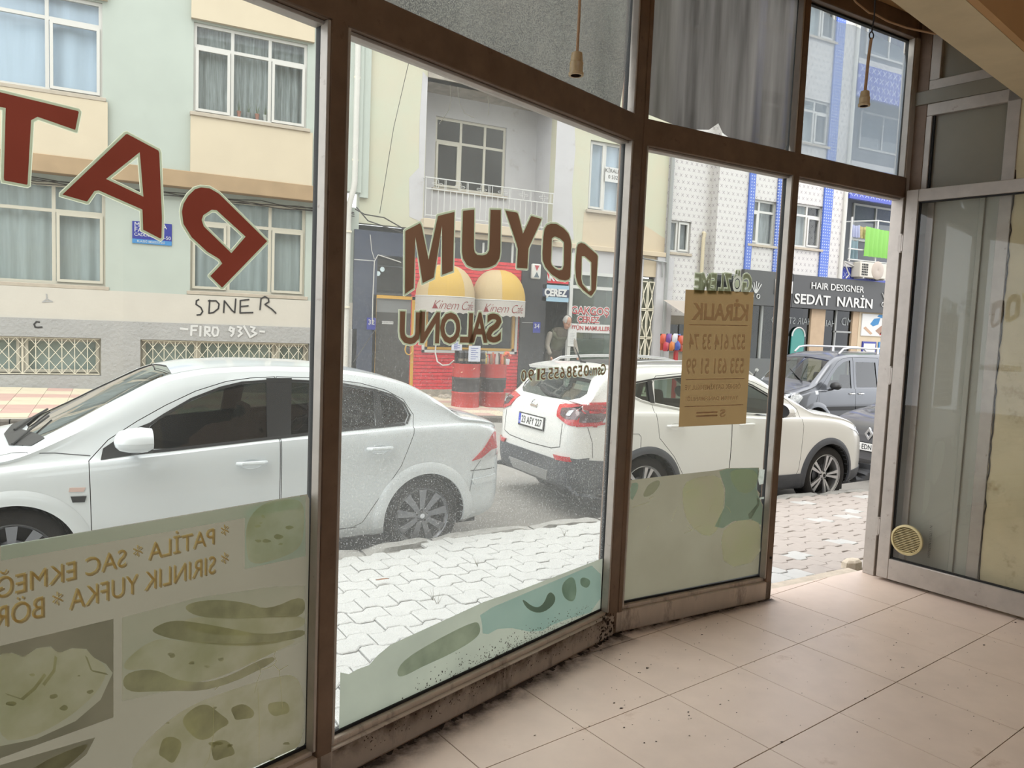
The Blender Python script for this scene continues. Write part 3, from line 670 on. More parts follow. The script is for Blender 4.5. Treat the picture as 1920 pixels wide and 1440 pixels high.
def win(parent, x0, x1, z0, z1, Y, cols, tr=None, sash=(), fm='pvc', cur='curtain', room=.5, sill=.1, fw=.06, pleats=9, curx=(0, 1), gl='house_glass', sillmat='sill_stone'):
    """one window: frame with its panes, curtain and dark room as sub-parts; cols = mullion fractions, tr = transom fraction (from top)"""
    d = .07; mb = MB(); m = M[fm]
    def b(a0, a1, c0, c1, y0=Y, y1=Y+d): mb.box(a0, a1, y0, y1, c0, c1, m)
    b(x0+fw, x1-fw, z0, z0+fw); b(x0+fw, x1-fw, z1-fw, z1); b(x0, x0+fw, z0, z1); b(x1-fw, x1, z0, z1)
    xs_ = [x0]+[x0+(x1-x0)*c for c in cols]+[x1]
    for c in xs_[1:-1]: b(c-fw*.5, c+fw*.5, z0+fw, z1-fw, Y+.003, Y+d-.003)
    zt = z1-(z1-z0)*tr if tr else None
    if tr:
        for i in range(len(xs_)-1): b(xs_[i]+(fw if i == 0 else fw*.5), xs_[i+1]-(fw if i == len(xs_)-2 else fw*.5), zt-fw*.5, zt+fw*.5, Y+.006, Y+d-.006)
    for i in sash:
        a0, a1 = xs_[i]+fw*.7, xs_[i+1]-fw*.7; c0, c1 = z0+fw*.8, (zt or z1)-fw*.5; w = fw*.85
        b(a0+w, a1-w, c0, c0+w, Y-.025, Y+.02); b(a0+w, a1-w, c1-w, c1, Y-.025, Y+.02); b(a0, a0+w, c0, c1, Y-.025, Y+.02); b(a1-w, a1, c0, c1, Y-.025, Y+.02)
    f = mb.build('window_frame', parent=parent)
    g = MB(); zs_ = [z0, zt, z1] if tr else [z0, z1]
    for i in range(len(xs_)-1):
        for j in range(len(zs_)-1):
            MB().box(xs_[i]+.01, xs_[i+1]-.01, Y+.03, Y+.036, zs_[j]+.01, zs_[j+1]-.01, M[gl]).build('pane', parent=f)
    if cur: corr(x0+(x1-x0)*curx[0], x0+(x1-x0)*curx[1], z0+.03, z1-.02, Y+.16, .022, pleats*(x1-x0), cur, 'curtain', f)
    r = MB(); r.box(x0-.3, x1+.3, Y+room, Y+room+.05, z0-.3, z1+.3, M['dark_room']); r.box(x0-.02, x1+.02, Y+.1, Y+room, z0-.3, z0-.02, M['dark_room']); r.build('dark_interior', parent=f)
    if sill: MB().box(x0-.06, x1+.06, Y-sill, Y+.05, z0-.07, z0, M[sillmat]).build('window_sill', parent=parent, bevel=.008)
    return f
# ---------------- B1: green and cream apartment house
Y1, YU = FY, FY-.12
b1 = tag(empty('apartment_building', (0, FY, 0)), 'green and cream apartment house with barred basement windows and graffiti', 'building')
def at0(o, p): o.parent = p; o.matrix_parent_inverse = Matrix.Translation(-Vector(p.location)); return o
class LP:  # build with world coordinates under a moved root
    pass
def Wb(mb, name, parent, **k):
    o = mb.build(name, **k); root = parent
    o.parent = root; o.matrix_parent_inverse = Matrix.Translation(-Vector(root.location)) if root.parent is None else Matrix()
    return o
b1.location = (0, 0, 0)
xr1 = P2(650, 500, Y1)[0]; xE = 4.42
zb, zw, zs1, zs2 = 1.335, 1.90, 3.93, 4.24
lw = Rp(-70, 338, 198, 540, Y1+.08); lw = (-3.35, lw[1], 1.97, 3.80)
rw = Rp(357, 366, 570, 546, Y1+.08); rw = (rw[0], rw[1], 1.98, 3.83)
bl = Rp(-60, 632, 190, 705, Y1+.1); bl = (-2.75, bl[1], .30, 1.0); br_ = Rp(263, 632, 576, 700, Y1+.1); br_ = (br_[0], br_[1], .30, 1.0)
wfn = fwall(Y1)
fz = lambda z0, z1, holes, y, name, mt: plate([rect(-8, xE, z0, z1)]+[rect(*h) for h in holes], 0, .3, fwall(y), M[mt]).build(name, parent=b1)
fz(-.4, zb, [bl, br_], Y1-.06, 'plinth_wall', 'render_grey'); fz(zb, zw, [], Y1-.03, 'render_band', 'render_white'); fz(zw, zs1, [lw, rw], Y1, 'wall', 'render_green')
win(b1, *lw, Y1+.08, (.33, .72), .27, (0, 2), 'pvc_cream', 'curtain', pleats=4); win(b1, *rw, Y1+.08, (.32, .68), .27, (0, 2), 'pvc_cream', 'curtain', pleats=5)
for w_, c in ((bl, (.45,)), (br_, (.33, .78))): win(b1, *w_, Y1+.12, c, None, (0, len(c)), 'pvc_cream', None, sill=.16, room=.3, sillmat='render_white')
for w_ in (bl, br_): MB().box(w_[0], w_[1], Y1+.25, Y1+.28, w_[2], w_[3], mat('basement_blind', hexc(150, 160, 154), .8, noise=.1, scale=3)).build('window_blind', parent=b1)
def lattice(w_, Y, step=.19, name='window_grille'):
    mb = MB(); x0, x1, z0, z1 = w_; x0 += .02; x1 -= .02; z0 += .02; z1 -= .02; m = M['iron_grille']; r = .008
    for z in (z0, z1): mb.box(x0, x1, Y-r, Y+r, z-r, z+r, m)
    for x in (x0, x1): mb.box(x-r, x+r, Y-r, Y+r, z0, z1, m)
    n = int((x1-x0)/step); st = (x1-x0)/n; hh = (z1-z0)/2.5
    for i in range(n+1):
        x = x0+i*st; mb.box(x-r*.7, x+r*.7, Y-r, Y+r, z0, z1, m)
    for i in range(n):
        xa, xb = x0+i*st, x0+(i+1)*st
        k = 0; z = z1
        zz = [z1, z1-hh*.5, z1-hh*1.5, z1-hh*2.5]
        # diamonds: cross bars from bar to bar
        for q in range(5):
            za, zb_ = z1-hh*.5*q, z1-hh*.5*(q+1)
            if zb_ < z0-.001: zb_ = z0
            xm = (xa+xb)/2
            if q % 2 == 0: A = ((xm, za), (xa, zb_)); B_ = ((xm, za), (xb, zb_))
            else: A = ((xa, za), (xm, zb_)); B_ = ((xb, za), (xm, zb_))
            for (p, q2) in (A, B_): mb.tube([Vector((p[0], Y-.004, p[1])), Vector((q2[0], Y-.004, q2[1]))], r*.75, 4, m, cap=False)
    return mb.build(name)
g1 = lattice(bl, Y1-.02); tag(g1, 'pale diamond lattice grille over the left basement window', 'grille'); g2 = lattice(br_, Y1-.02); tag(g2, 'pale diamond lattice grille over the basement window above the white car', 'grille')
g1['group'] = g2['group'] = 'basement window grilles'
MB().box(-8, at_y(634, 360, YU-.14).x, YU-.14, Y1+.1, zs1, zs2, M['slab_ochre']).build('floor_slab', parent=b1, bevel=.01)
# upper storeys
cu = [(-8, P2(202, 175, YU)[0]), (P2(357, 212, YU)[0], P2(585, 250, YU)[0])]
uw0 = P2(0, 145, YU)[1]; stor = 3.05
holes = []
ul = (-3.3, P2(192, 100, YU)[0]); ur = (P2(363, 100, YU)[0], P2(577, 100, YU)[0]); za_, zb2 = P2(357, 210, YU)[1], P2(362, 40, YU)[1]
for k in range(3):
    for w_ in (ul, ur): holes.append((w_[0], w_[1], za_+k*stor, zb2+k*stor))
plate([rect(-8, xE, zs2, 13)]+[rect(*h) for h in holes], 0, .3, fwall(YU), M['render_green']).build('upper_wall', parent=b1)
for k in range(3):
    for (c0, c1), w_ in zip(cu, (ul, ur)):
        zlo = zs2 if k == 0 else zb2+(k-1)*stor+.04; MB().box(c0, c1, YU-.09, YU-.002, zlo, za_+k*stor-.07, M['render_cream']).build('cream_panel', parent=b1)
    win(b1, ul[0], ul[1], za_+k*stor, zb2+k*stor, YU+.04, (.30, .70), .25, (2,), 'pvc', 'curtain_blue', sill=.14, pleats=2)
    win(b1, ur[0], ur[1], za_+k*stor, zb2+k*stor, YU+.04, (.33, .66), .25, (0, 2), 'pvc', 'net_grey', sill=.16, pleats=7)
# flower pots behind the middle pane
pots = [(448, 'flower_pot'), (466, ''), (482, ''), (497, '')]
pc = [mat('pot_terracotta', oc(190, 130, 112), .8), mat('pot_grey', oc(150, 150, 148), .8), M['pot_terracotta'], mat('pot_white', oc(220, 218, 212), .7)]
pl = ['terracotta pot left of the pots on the upstairs window ledge', 'grey pot between two terracotta pots on the upstairs window ledge', 'terracotta pot third along the upstairs window ledge', 'white pot right of the pots on the upstairs window ledge']
leafm = mat('pot_leaf', oc(120, 130, 96), .8)
for k, (px, _) in enumerate(pots):
    c = at_y(px, 215+(px-448)*.13, YU+.115); zz = za_+.062; o = tag(empty('flower_pot', (c.x, YU+.115, zz)), pl[k], 'flower pot', 'pots on the upstairs window ledge')
    mb = MB(); mb.lathe([(0, 0), (.038, 0), (.055, .10), (.062, .10), (.062, .125), (.05, .125), (.046, .11), (0, .11)], lambda x, y, h: Vector((x*.7, y*.55, h)), 14, pc[k]); mb.build('pot', parent=o, smooth=True)
    mb = MB(); random.seed(k)
    for _ in range(9):
        a = random.uniform(0, 6.28); r_ = random.uniform(.01, .03); h = random.uniform(.08, .26); x, y = cos(a)*r_, sin(a)*r_*.4
        mb.tube([(x*.2, y*.2, .11), (x, y, .11+h*.6), (x*1.8, y, .11+h)], .004, 4, leafm, r1=.001)
    mb.build('plant', parent=o)
# graffiti
def strokes(name, parts, Y, w, mt, parent):
    mb = MB(); e_ = 0
    for pl_ in parts:
        p = [at_y(x, y, Y) for x, y in pl_]
        for a, b in zip(p, p[1:]):
            d = (b-a); d.y = 0; e_ += .0004; a = a-Vector((0, e_, 0)); b = b-Vector((0, e_, 0))
            if d.length < 1e-5: continue
            n = Vector((-d.z, 0, d.x)).normalized()*w; e = d.normalized()*w*.6
            mb.add([a-e+n, b+e+n, b+e-n, a-e-n, a-e+n+Vector((0, .003, 0)), b+e+n+Vector((0, .003, 0)), b+e-n+Vector((0, .003, 0)), a-e-n+Vector((0, .003, 0))], [(0, 1, 2, 3), (4, 7, 6, 5), (0, 4, 5, 1), (2, 6, 7, 3), (1, 5, 6, 2), (0, 3, 7, 4)], mt)
    return mb.build(name, parent=parent)
q = lambda L: [(x/3, 480+y/3) for x, y in L]
Yg = Y1-.034
strokes('graffiti', [q([(1118, 245), (1105, 252), (1103, 272), (1130, 290), (1140, 312), (1128, 330), (1108, 332)]), q([(1180, 248), (1175, 322), (1200, 318), (1228, 296), (1232, 270), (1215, 252), (1172, 252)]),
    q([(1258, 318), (1262, 252), (1305, 306), (1320, 318), (1326, 242)]), q([(1400, 245), (1352, 250), (1350, 320), (1422, 318)]), q([(1352, 284), (1396, 280)]), q([(1462, 302), (1468, 240), (1490, 228), (1510, 240), (1512, 258), (1490, 272), (1530, 300), (1552, 322)])], Yg, .014, M['ink_black'], b1)
Yg = Y1-.064
strokes('graffiti', [q(l) for l in ([(1015, 408), (1055, 412)], [(1078, 392), (1075, 446)], [(1078, 394), (1110, 394)], [(1077, 418), (1104, 418)], [(1128, 396), (1126, 450)], [(1152, 450), (1155, 398), (1178, 402), (1178, 422), (1156, 426), (1182, 450)], [(1200, 402), (1194, 432), (1205, 450), (1222, 446), (1228, 420), (1220, 402), (1200, 402)],
    [(1312, 410), (1296, 400), (1290, 416), (1306, 426), (1316, 408), (1312, 436), (1300, 450)], [(1336, 398), (1358, 404), (1344, 422), (1360, 436), (1340, 452)], [(1372, 395), (1408, 458)], [(1410, 398), (1432, 404), (1418, 424), (1442, 436), (1415, 452)], [(1462, 424), (1486, 426)])], Yg, .02, M['ink_white'], b1)
strokes('graffiti', [q([(240, 260), (265, 240), (262, 215)]), q([(262, 240), (295, 258)]), q([(240, 258), (290, 256)])], Y1-.034, .012, M['render_grey'], b1)
strokes('graffiti', [q([(222, 372), (205, 370), (192, 384), (198, 400), (215, 402), (236, 400)])], Yg, .014, M['ink_black'], b1)
# street name plate (left of centre, under the slab)
sp_ = Rp(248, 414, 322, 461, Y1-.02); sn = tag(empty('street_sign', ((sp_[0]+sp_[1])/2, Y1-.02, sp_[2])), 'blue enamel street name plate on the green wall', 'street sign')
wx, hz = (sp_[1]-sp_[0])/2, (sp_[3]-sp_[2])
MB().box(-wx, wx, 0, .012, hz*.2, hz, mat('enamel_blue', oc(40, 52, 160), .4)).build('sign_plate', parent=sn)
MB().box(-wx, wx, 0, .012, 0, hz*.2, mat('enamel_sky', oc(70, 150, 214), .4)).build('sign_strip', parent=sn)
XF = lambda x, z, y=-.002: frame((x, y, z), (1, 0, 0), (0, 0, 1))
text('lettering', 'MUSTAFA', .13, XF(-wx+.03, hz*.84), M['ink_white'], sn, align='LEFT', extrude=.001); text('lettering', 'FAHRİ', .13, XF(-wx+.03, hz*.62), M['ink_white'], sn, align='LEFT', extrude=.001)
text('lettering', 'CADDESİ', .08, XF(-wx+.03, hz*.40), M['ink_white'], sn, align='LEFT', extrude=.001); text('lettering', '48-50', .09, XF(wx-.12, hz*.33), M['ink_white'], sn, extrude=.001)
text('lettering', 'ELAZIĞ BELEDİYESİ', .055, XF(-.02, hz*.1), M['ink_white'], sn, extrude=.001)
# bundle of cables under the slab
mb = MB(); random.seed(4)
for k in range(4):
    pts = []
    for i in range(20):
        x = -3+7.3*i/19; pts.append((x, Y1-.05-.01*k, zs1-.06-.025*k-.05*abs(sin(i*.9+k*1.3))-.02*random.random()))
    mb.tube(pts, .009, 5, M['cable_dark'])
tag(mb.build('facade_cable', smooth=True), 'black cables sagging under the ochre floor slab', 'cable')
# drain pipe between the two houses
dp = tag(empty('drainpipe', (xE-.12, Y1-.06, 0)), 'white drainpipe with offset elbow between green house and cafe building', 'drainpipe'); xo = at_y(668, 200, Y1-.1).x-(xE-.12); xl = at_y(650, 560, Y1-.1).x-(xE-.12)
mb = MB(); mb.tube([(xo, -.06, 12.5), (xo, -.06, 4.45), (xo-.02, -.06, 4.3), (xl+.02, -.03, 4.0), (xl, -.03, 3.85), (xl, -.03, 0)], .062, 12, M['gutter_white']); mb.build('pipe', parent=dp, smooth=True)
for z in (6.6, 4.9, 3.4, 1.8):
    x = xo if z > 4.4 else xl; mb = MB(); mb.lathe([(.064, -.02), (.075, -.02), (.075, .02), (.064, .02)], lambda a, b, h, x=x, z=z: Vector((x+a, -.04+b, z+h)), 14, M['iron_grille']); mb.build('pipe_clip', parent=dp, smooth=True)
# ---------------- B2: lime rendered house with loggia, cafe and nut shop below
b2 = tag(empty('shop_building'), 'lime and white rendered house with a loggia over the red cafe', 'building')
X2 = 12.62; ZG = 3.62
lg = (5.88, 9.2, 3.86, 6.92); rw2 = Rp(1108, 262, 1164, 395, Y1); rw2 = (rw2[0], rw2[1], 4.5, 6.2)
plate([rect(xE, X2, ZG, 13), rect(*lg), rect(*rw2)], 0, .25, fwall(Y1), M['render_lime']).build('wall', parent=b2)
MB().box(xE-.02, P2(690, 300, Y1)[0], Y1-.08, Y1-.002, 4.15, 13, M['render_green']).build('corner_strip', parent=b2)
lo = MB(); YL = Y1+1.0
lwn = (P2(818, 215, YL)[0], P2(950, 260, YL)[0], P2(818, 352, YL)[1], P2(818, 217, YL)[1])
mbw = plate([rect(lg[0]-.1, lg[1]+.1, lg[2]-.2, lg[3]+.3), rect(*lwn)], 0, .2, fwall(YL), M['whitewash'])
mbw.box(lg[0]-.12, lg[0]-.002, Y1+.01, YL, lg[2]-.2, lg[3]+.2, M['whitewash']).box(lg[1]+.002, lg[1]+.12, Y1+.01, YL, lg[2]-.2, lg[3]+.2, M['whitewash'])
mbw.build('loggia_wall', parent=b2)
MB().box(lg[0], lg[1], Y1-.05, YL, lg[3], lg[3]+.25, mat('worn_concrete', oc(186, 178, 166), .95, noise=.3, scale=4, bump=.5)).build('loggia_ceiling', parent=b2)
MB().box(lg[0]-.06, lg[1]+.06, Y1-.22, YL, lg[2]-.22, lg[2]-.02, M['render_peach']).build('balcony_slab', parent=b2, bevel=.01)
MB().box(lg[0]-.1, X2, Y1-.1, Y1+.2, ZG-.12, ZG-.0, M['render_peach']).build('cornice', parent=b2, bevel=.01)
plate([[(lg[0]-.33, lg[2]), (lg[0]-.02, lg[2]-.1), (lg[0]-.0, lg[3]), (lg[0]-.12, lg[3]+.1), (lg[0]-.16, 6.0), (lg[0]-.14, 4.95), (lg[0]-.36, 4.7)]], -.004, -.001, fwall(Y1), M['whitewash']).build('white_patch', parent=b2)
plate([[(lg[1]+.0, lg[2]-.1), (lg[1]+.62, lg[2]-.15), (lg[1]+.5, 4.9), (lg[1]+.55, 5.9), (lg[1]+.45, lg[3]), (lg[1]+.0, lg[3]+.1)]], -.004, -.001, fwall(Y1), M['whitewash']).build('white_patch', parent=b2)
plate([[(rw2[0]-.12, ZG), (X2, ZG), (X2, 4.0), (rw2[1]+.35, 4.45), (rw2[0]-.1, 4.42)]], -.004, -.001, fwall(Y1), M['render_peach']).build('peach_patch', parent=b2)
win(b2, *lwn, YL+.06, (.36, .70), .33, (0,), 'pvc_cream', None, gl='dark_glass', sill=.12)
win(b2, *rw2, Y1+.08, (.5,), None, (0,), 'pvc', 'curtain_blue', sill=.16, pleats=2, gl='house_glass')
nb = Rp(1136, 312, 1164, 344, Y1+.02); mb = MB(); mb.box(nb[0], nb[1], Y1+.03, Y1+.034, nb[2], nb[3], M['ink_white']); nt_ = tag(mb.build('paper_notice'), 'white paper notice behind the small upstairs window', 'notice')
text('lettering', 'KİRALIK', .13, frame(((nb[0]+nb[1])/2, Y1+.027, nb[3]-.09), (1, 0, 0), (0, 0, 1)), M['ink_black'], nt_, extrude=.001)
text('lettering', '0 532', .13, frame(((nb[0]+nb[1])/2, Y1+.027, nb[2]+.12), (1, 0, 0), (0, 0, 1)), M['ink_black'], nt_, extrude=.001)
# balcony railing
rl = tag(empty('balcony_railing', (0, 0, 0)), 'white wrought iron balcony railing with quatrefoil band', 'railing'); YR = Y1-.16; x0, x1 = lg[0]-.02, lg[1]-.1; zt, zm, zl = 4.74, 4.50, lg[2]+.02
mb = MB()
for z in (zt, zm, zl+.04): mb.box(x0, x1, YR-.01, YR+.01, z-.011, z+.011, M['white_metal'])
mb.tube([(x0, YR, zt), (x0, Y1, zt)], .01, 6, M['white_metal']); mb.build('rail', parent=rl)
n = 22
for i in range(n+1):
    x = x0+(x1-x0)*i/n; MB().box(x-.006, x+.006, YR-.006, YR+.006, zl, zm if i % 11 else zt+.02, M['white_metal']).build('baluster', parent=rl)
for i in range(6):
    cx_ = x0+(x1-x0)*(i+.5)/6; mb = MB(); cz = (zt+zm)/2
    pts = [(cx_+(.05+.035*cos(4*t))*cos(t)*1.5, YR, cz+(.05+.035*cos(4*t))*sin(t)*1.15) for t in [2*pi*k/28 for k in range(29)]]
    mb.tube(pts, .006, 5, M['white_metal'], cap=False); mb.build('quatrefoil', parent=rl, smooth=True)
    for dx in (.17, .2): MB().box(cx_+dx, cx_+dx+.01, YR-.005, YR+.005, zm, zt, M['white_metal']).build('baluster', parent=rl)
# ground-floor piers, header, interiors
def slab(name, px0, py0, px1, py1, Y, d, mt, parent, z0=None, z1=None, bevel=0):
    r = Rp(px0, py0, px1, py1, Y); r = (r[0], r[1], r[2] if z0 is None else z0, r[3] if z1 is None else z1)
    return MB().box(r[0], r[1], Y, Y+d, r[2], r[3], M[mt]).build(name, parent=parent, bevel=bevel)
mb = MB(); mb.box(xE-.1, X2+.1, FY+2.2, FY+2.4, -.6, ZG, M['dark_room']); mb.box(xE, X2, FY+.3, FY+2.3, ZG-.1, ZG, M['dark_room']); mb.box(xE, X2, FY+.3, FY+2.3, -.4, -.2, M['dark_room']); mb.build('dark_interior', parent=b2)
slab('navy_pier', 665, 440, 702, 700, Y1-.06, .3, 'navy_cladding', b2, z0=-.2, z1=ZG-.15)
slab('navy_header', 702, 440, 790, 484, Y1-.05, .3, 'navy_cladding', b2, z1=ZG-.15)
for pz in (487, 597):
    slab('joint_strip', 664, pz, 702, pz+1.5, Y1-.066, .01, 'white_metal', b2)
slab('transom_glass', 702, 484, 780, 548, Y1+.02, .01, 'dark_glass', b2); slab('dark_lintel', 702, 548, 780, 556, Y1-.02, .2, 'door_dark', b2)
slab('upper_dark_glazing', 790, 452, 985, 498, Y1+.0, .1, 'black_marble', b2, z1=ZG-.12)
for px in (850, 905, 960): slab('glazing_bar', px, 455, px+2, 498, Y1-.02, .03, 'white_metal', b2)
slab('marble_pier', 982, 452, 1017, 720, Y1-.1, .35, 'black_marble', b2, z0=-.4, z1=ZG-.12)
slab('joint_strip', 979, 604, 1010, 606, Y1-.108, .01, 'white_metal', b2)
for px, py, l in ((717, 505, 'upper right round lamp glowing behind cafe transom'), (709, 513, 'lower left round lamp glowing behind cafe transom')):
    c = at_y(px, py, Y1+.6); mb = MB(); mb.lathe([(0, -.055), (.035, -.045), (.055, 0), (.035, .045), (0, .055)], lambda x, y, h: Vector((c.x+x, c.y+y, c.z+h)), 14, mat('lamp_glow', (1, 1, 1), .5, emit=((1, 1, 1), 3)))
    mb.tube([(c.x, c.y, c.z+.05), (c.x, c.y, ZG-.1)], .004, 5, M['cable_dark']); tag(mb.build('pendant_lamp', smooth=True), l, 'lamp', 'lamps in the cafe')
# yellow cafe door
yd = tag(empty('cafe_door'), 'dark cafe door in a yellow frame with round pull handle', 'door'); dr = Rp(700, 553, 773, 725, Y1-.04); dr = (dr[0], dr[1], -.02, 2.10)
mb = MB(); f_ = .07
for a in ((dr[0], dr[1], dr[3]-f_, dr[3]), (dr[0], dr[0]+f_, dr[2], dr[3]), (dr[1]-f_, dr[1], dr[2], dr[3]), (dr[0], dr[1], dr[2], dr[2]+f_)): mb.box(a[0], a[1], Y1-.06, Y1+.04, a[2], a[3], M['yellow_paint'])
mb.build('door_frame', parent=yd); MB().box(dr[0]+f_, dr[1]-f_, Y1-.02, Y1+.02, dr[2]+f_, dr[3]-f_-.30, M['door_dark']).build('door_panel', parent=yd)
MB().box(dr[0]+f_, dr[1]-f_, Y1-.02, Y1+.02, dr[3]-f_-.30, dr[3]-f_, M['door_grey']).build('upper_panel', parent=yd)
hx = dr[1]-.10; hz_ = at_y(765, 655, Y1-.1).z; mb = MB(); mb.tube([(hx+.1*cos(t)*.9-.03, Y1-.11, hz_+.12*sin(t)) for t in [2*pi*k/20 for k in range(21)]], .014, 6, M['yellow_paint'], cap=False); mb.build('pull_handle', parent=yd, smooth=True)
dc_ = at_y(727, 605, Y1-.03); MB().box(dc_.x-.13, dc_.x+.13, Y1-.026, Y1-.02, dc_.z-.03, dc_.z+.03, M['ink_white']).build('door_sticker', parent=yd)
text('lettering', 'HOŞGELDİNİZ', .045, frame((dc_.x, Y1-.028, dc_.z), (1, 0, 0), (0, 0, 1)), M['ink_black'], yd, extrude=.001)
# red brick cafe wall
rb = Rp(774, 490, 981, 742, Y1-.05); rb = (rb[0], rb[1], .0, at_y(880, 495, Y1).z+.05)
cw = Rp(798, 560, 962, 657, Y1-.02); cwh = (cw[0], cw[1], at_y(800, 655, Y1-.05).z, 2.25)
plate([rect(*rb), rect(*cwh)], 0, .22, fwall(Y1-.03), M['mortar_red']).build('cafe_wall_core', parent=b2)
mb = MB(); bh, bw = .082, .27; r_ = 0; z = rb[2]; random.seed(2)
while z < rb[3]-.02:
    x = rb[0]-(bw/2 if r_ % 2 else 0)
    while x < rb[1]:
        a, b_ = max(x+.0015, rb[0]), min(x+bw-.0015, rb[1])
        segs = [(a, b_)]
        if z+bh > cwh[2] and z < cwh[3]:
            segs = [(a, min(b_, cwh[0])), (max(a, cwh[1]), b_)]
        for u, v in segs:
            if v-u > .02: mb.box(u+.0, v-.0, Y1-.05+random.uniform(-.003, .003), Y1-.03, z+.007, z+bh-.007, M['brick_red'])
        x += bw
    z += bh; r_ += 1
o = mb.build('red_bricks', parent=b2); o['kind'] = 'stuff'
MB().box(rb[0], rb[1], Y1-.06, Y1+.1, -.3, .02, mat('rough_cement', oc(186, 176, 160), .95, noise=.2, scale=8, bump=.6)).build('wall_footing', parent=b2)
MB().box(rb[1]-.0, rb[1]+.05, Y1-.075, Y1-.0, -.1, rb[3], M['white_metal']).build('corner_trim', parent=b2)
cwn = empty('cafe_window', (0, 0, 0)); tag(cwn, 'cafe window in a yellow frame set in red bricks', 'window'); mb = MB()
for e, mt, y in ((.07, 'white_metal', -.075), (0, 'yellow_paint', -.06)):
    x0, x1, z0, z1 = cwh[0]-e, cwh[1]+e, cwh[2]-e, cwh[3]+e; t = .06+.0*e
    for a in ((x0, x1, z0, z0+t), (x0, x1, z1-t, z1), (x0, x0+t, z0, z1), (x1-t, x1, z0, z1)): mb.box(a[0], a[1], Y1+y, Y1+.02, a[2], a[3], M[mt])
mb.box((cwh[0]+cwh[1])/2-.04, (cwh[0]+cwh[1])/2+.04, Y1-.05, Y1+.02, cwh[2], cwh[3], M['yellow_paint']); mb.build('window_frame', parent=cwn)
MB().box(cwh[0], cwh[1], Y1, Y1+.008, cwh[2], cwh[3], M['dark_glass']).build('pane', parent=cwn)
# two domed awnings
aw_c = [mat('awning_cream', oc(232, 206, 158), .85, trans=.25), mat('awning_yellow', oc(238, 196, 92), .85, trans=.25)]; vm_ = mat('valance', oc(226, 220, 212), .85, trans=.2); rim = mat('script_red', oc(196, 60, 66), .8)
def awning(px0, px1, pyt, pyb, pyv, cols, label, tpx):
    Yf = Y1-.42; a = at_y(px0, pyb, Y1-.2); b = at_y(px1, pyb, Y1-.2); cx_ = (a.x+b.x)/2; rx = (b.x-a.x)/2; ry = .72
    zb_ = at_y((px0+px1)/2, pyb, Y1-.55).z; ztp = at_y((px0+px1)/2, pyt, Y1-.1).z; h = ztp-zb_; zv = at_y((px0+px1)/2, pyv, Y1-.6).z
    o = tag(empty('awning', (cx_, Y1-.06, zb_)), label, 'awning', 'domed cafe awnings'); n = 6
    E = lambda f, t: Vector((-rx*cos(f)*cos(t)**.8 if cos(t) > 0 else 0, -ry*sin(f)*cos(t)**.8 if cos(t) > 0 else 0, h*sin(t)))
    for g in range(len(cols)):
        f0, f1 = pi*g/len(cols), pi*(g+1)/len(cols); mb = MB(); mb.grid([[E(f0+(f1-f0)*i/n, pi/2*.999*j/8)+Vector((0, 0, 0)) for i in range(n+1)] for j in range(9)], aw_c[cols[g]]); mb.build('canopy_panel', parent=o, smooth=True, angle=80)
    mb = MB(); K = 60; d = zb_-zv
    mb.grid([[Vector((-rx*1.005*cos(pi*i/K), -ry*1.005*sin(pi*i/K), z if z > -d*.9 else -d+.03*abs(sin(pi*i/K*12)))) for i in range(K+1)] for z in (.01, -d*.5, -d)], vm_); mb.build('valance', parent=o, smooth=True, angle=80)
    me = text_mesh('Kinem Cafe', .28, extrude=.001, shear=.45, spacing=.9, bold=-.004); me.materials.clear(); me.materials.append(rim)
    f0 = math.acos(max(-1, min(1, -(at_y(tpx, pyb, Y1-.7).x-cx_)/rx)))
    L = .5*(rx+ry)
    for v in me.vertices:
        f = f0+v.co.x/L/1.1; zz = -d*.52+v.co.y; e = 1.012; v.co = Vector((-rx*e*cos(f), -ry*e*sin(f), zz))
    link_mesh('lettering', me, o)
    mb = MB(); mb.tube([(-rx*cos(pi*i/24), -ry*sin(pi*i/24), 0) for i in range(25)], .012, 6, M['white_metal']); mb.tube([(-rx, -.0, 0), (rx, -.0, 0)], .012, 6, M['white_metal']); mb.build('hoop', parent=o, smooth=True)
    return o
awning(783, 890, 496, 556, 588, (0, 1, 1, 0, 0), 'left domed awning, yellow and cream, over the red wall', 852)
awning(889, 983, 506, 563, 594, (0, 0, 1, 1, 0), 'right domed awning, paler cream, beside the black marble pier', 946)
# nut shop
slab('red_header', 1017, 500, 1066, 533, Y1-.03, .05, 'brick_red', b2); slab('header', 1017, 452, 1066, 500, Y1, .1, 'whitewash', b2, z1=ZG-.12)
sg = tag(empty('shop_sign'), 'navy and pale blue CEREZ sign over the nut shop doorway', 'sign'); sr = Rp(1017, 533, 1065, 567, Y1-.08)
MB().box(sr[0], sr[1], Y1-.1, Y1-.02, sr[2], sr[3], mat('sign_skyblue', oc(170, 206, 228), .5)).build('sign_box', parent=sg)
hh = sr[3]-sr[2]; MB().box(sr[0], sr[1], Y1-.106, Y1-.1, sr[2]+hh*.28, sr[2]+hh*.76, mat('sign_navy', oc(28, 44, 82), .5)).build('sign_band', parent=sg)
o_ = text('lettering', 'ÇEREZ', .24, frame(((sr[0]+sr[1])/2, Y1-.108, sr[2]+hh*.52), (1, 0, 0), (0, 0, 1)), M['ink_white'], sg, bold=.012, extrude=.002)
xs__ = [v.co.x for v in o_.data.vertices]; kq = (sr[1]-sr[0])*.86/(max(xs__)-min(xs__)); cq = (max(xs__)+min(xs__))/2
for v in o_.data.vertices: v.co.x = (sr[0]+sr[1])/2+(v.co.x-cq)*kq
text('lettering', 'GAKGOŞ', .24, frame(((sr[0]+sr[1])/2, Y1-.04, sr[3]+.18), (1, 0, 0), (0, 0, 1)), M['ink_white'], sg, bold=.008, extrude=.002)
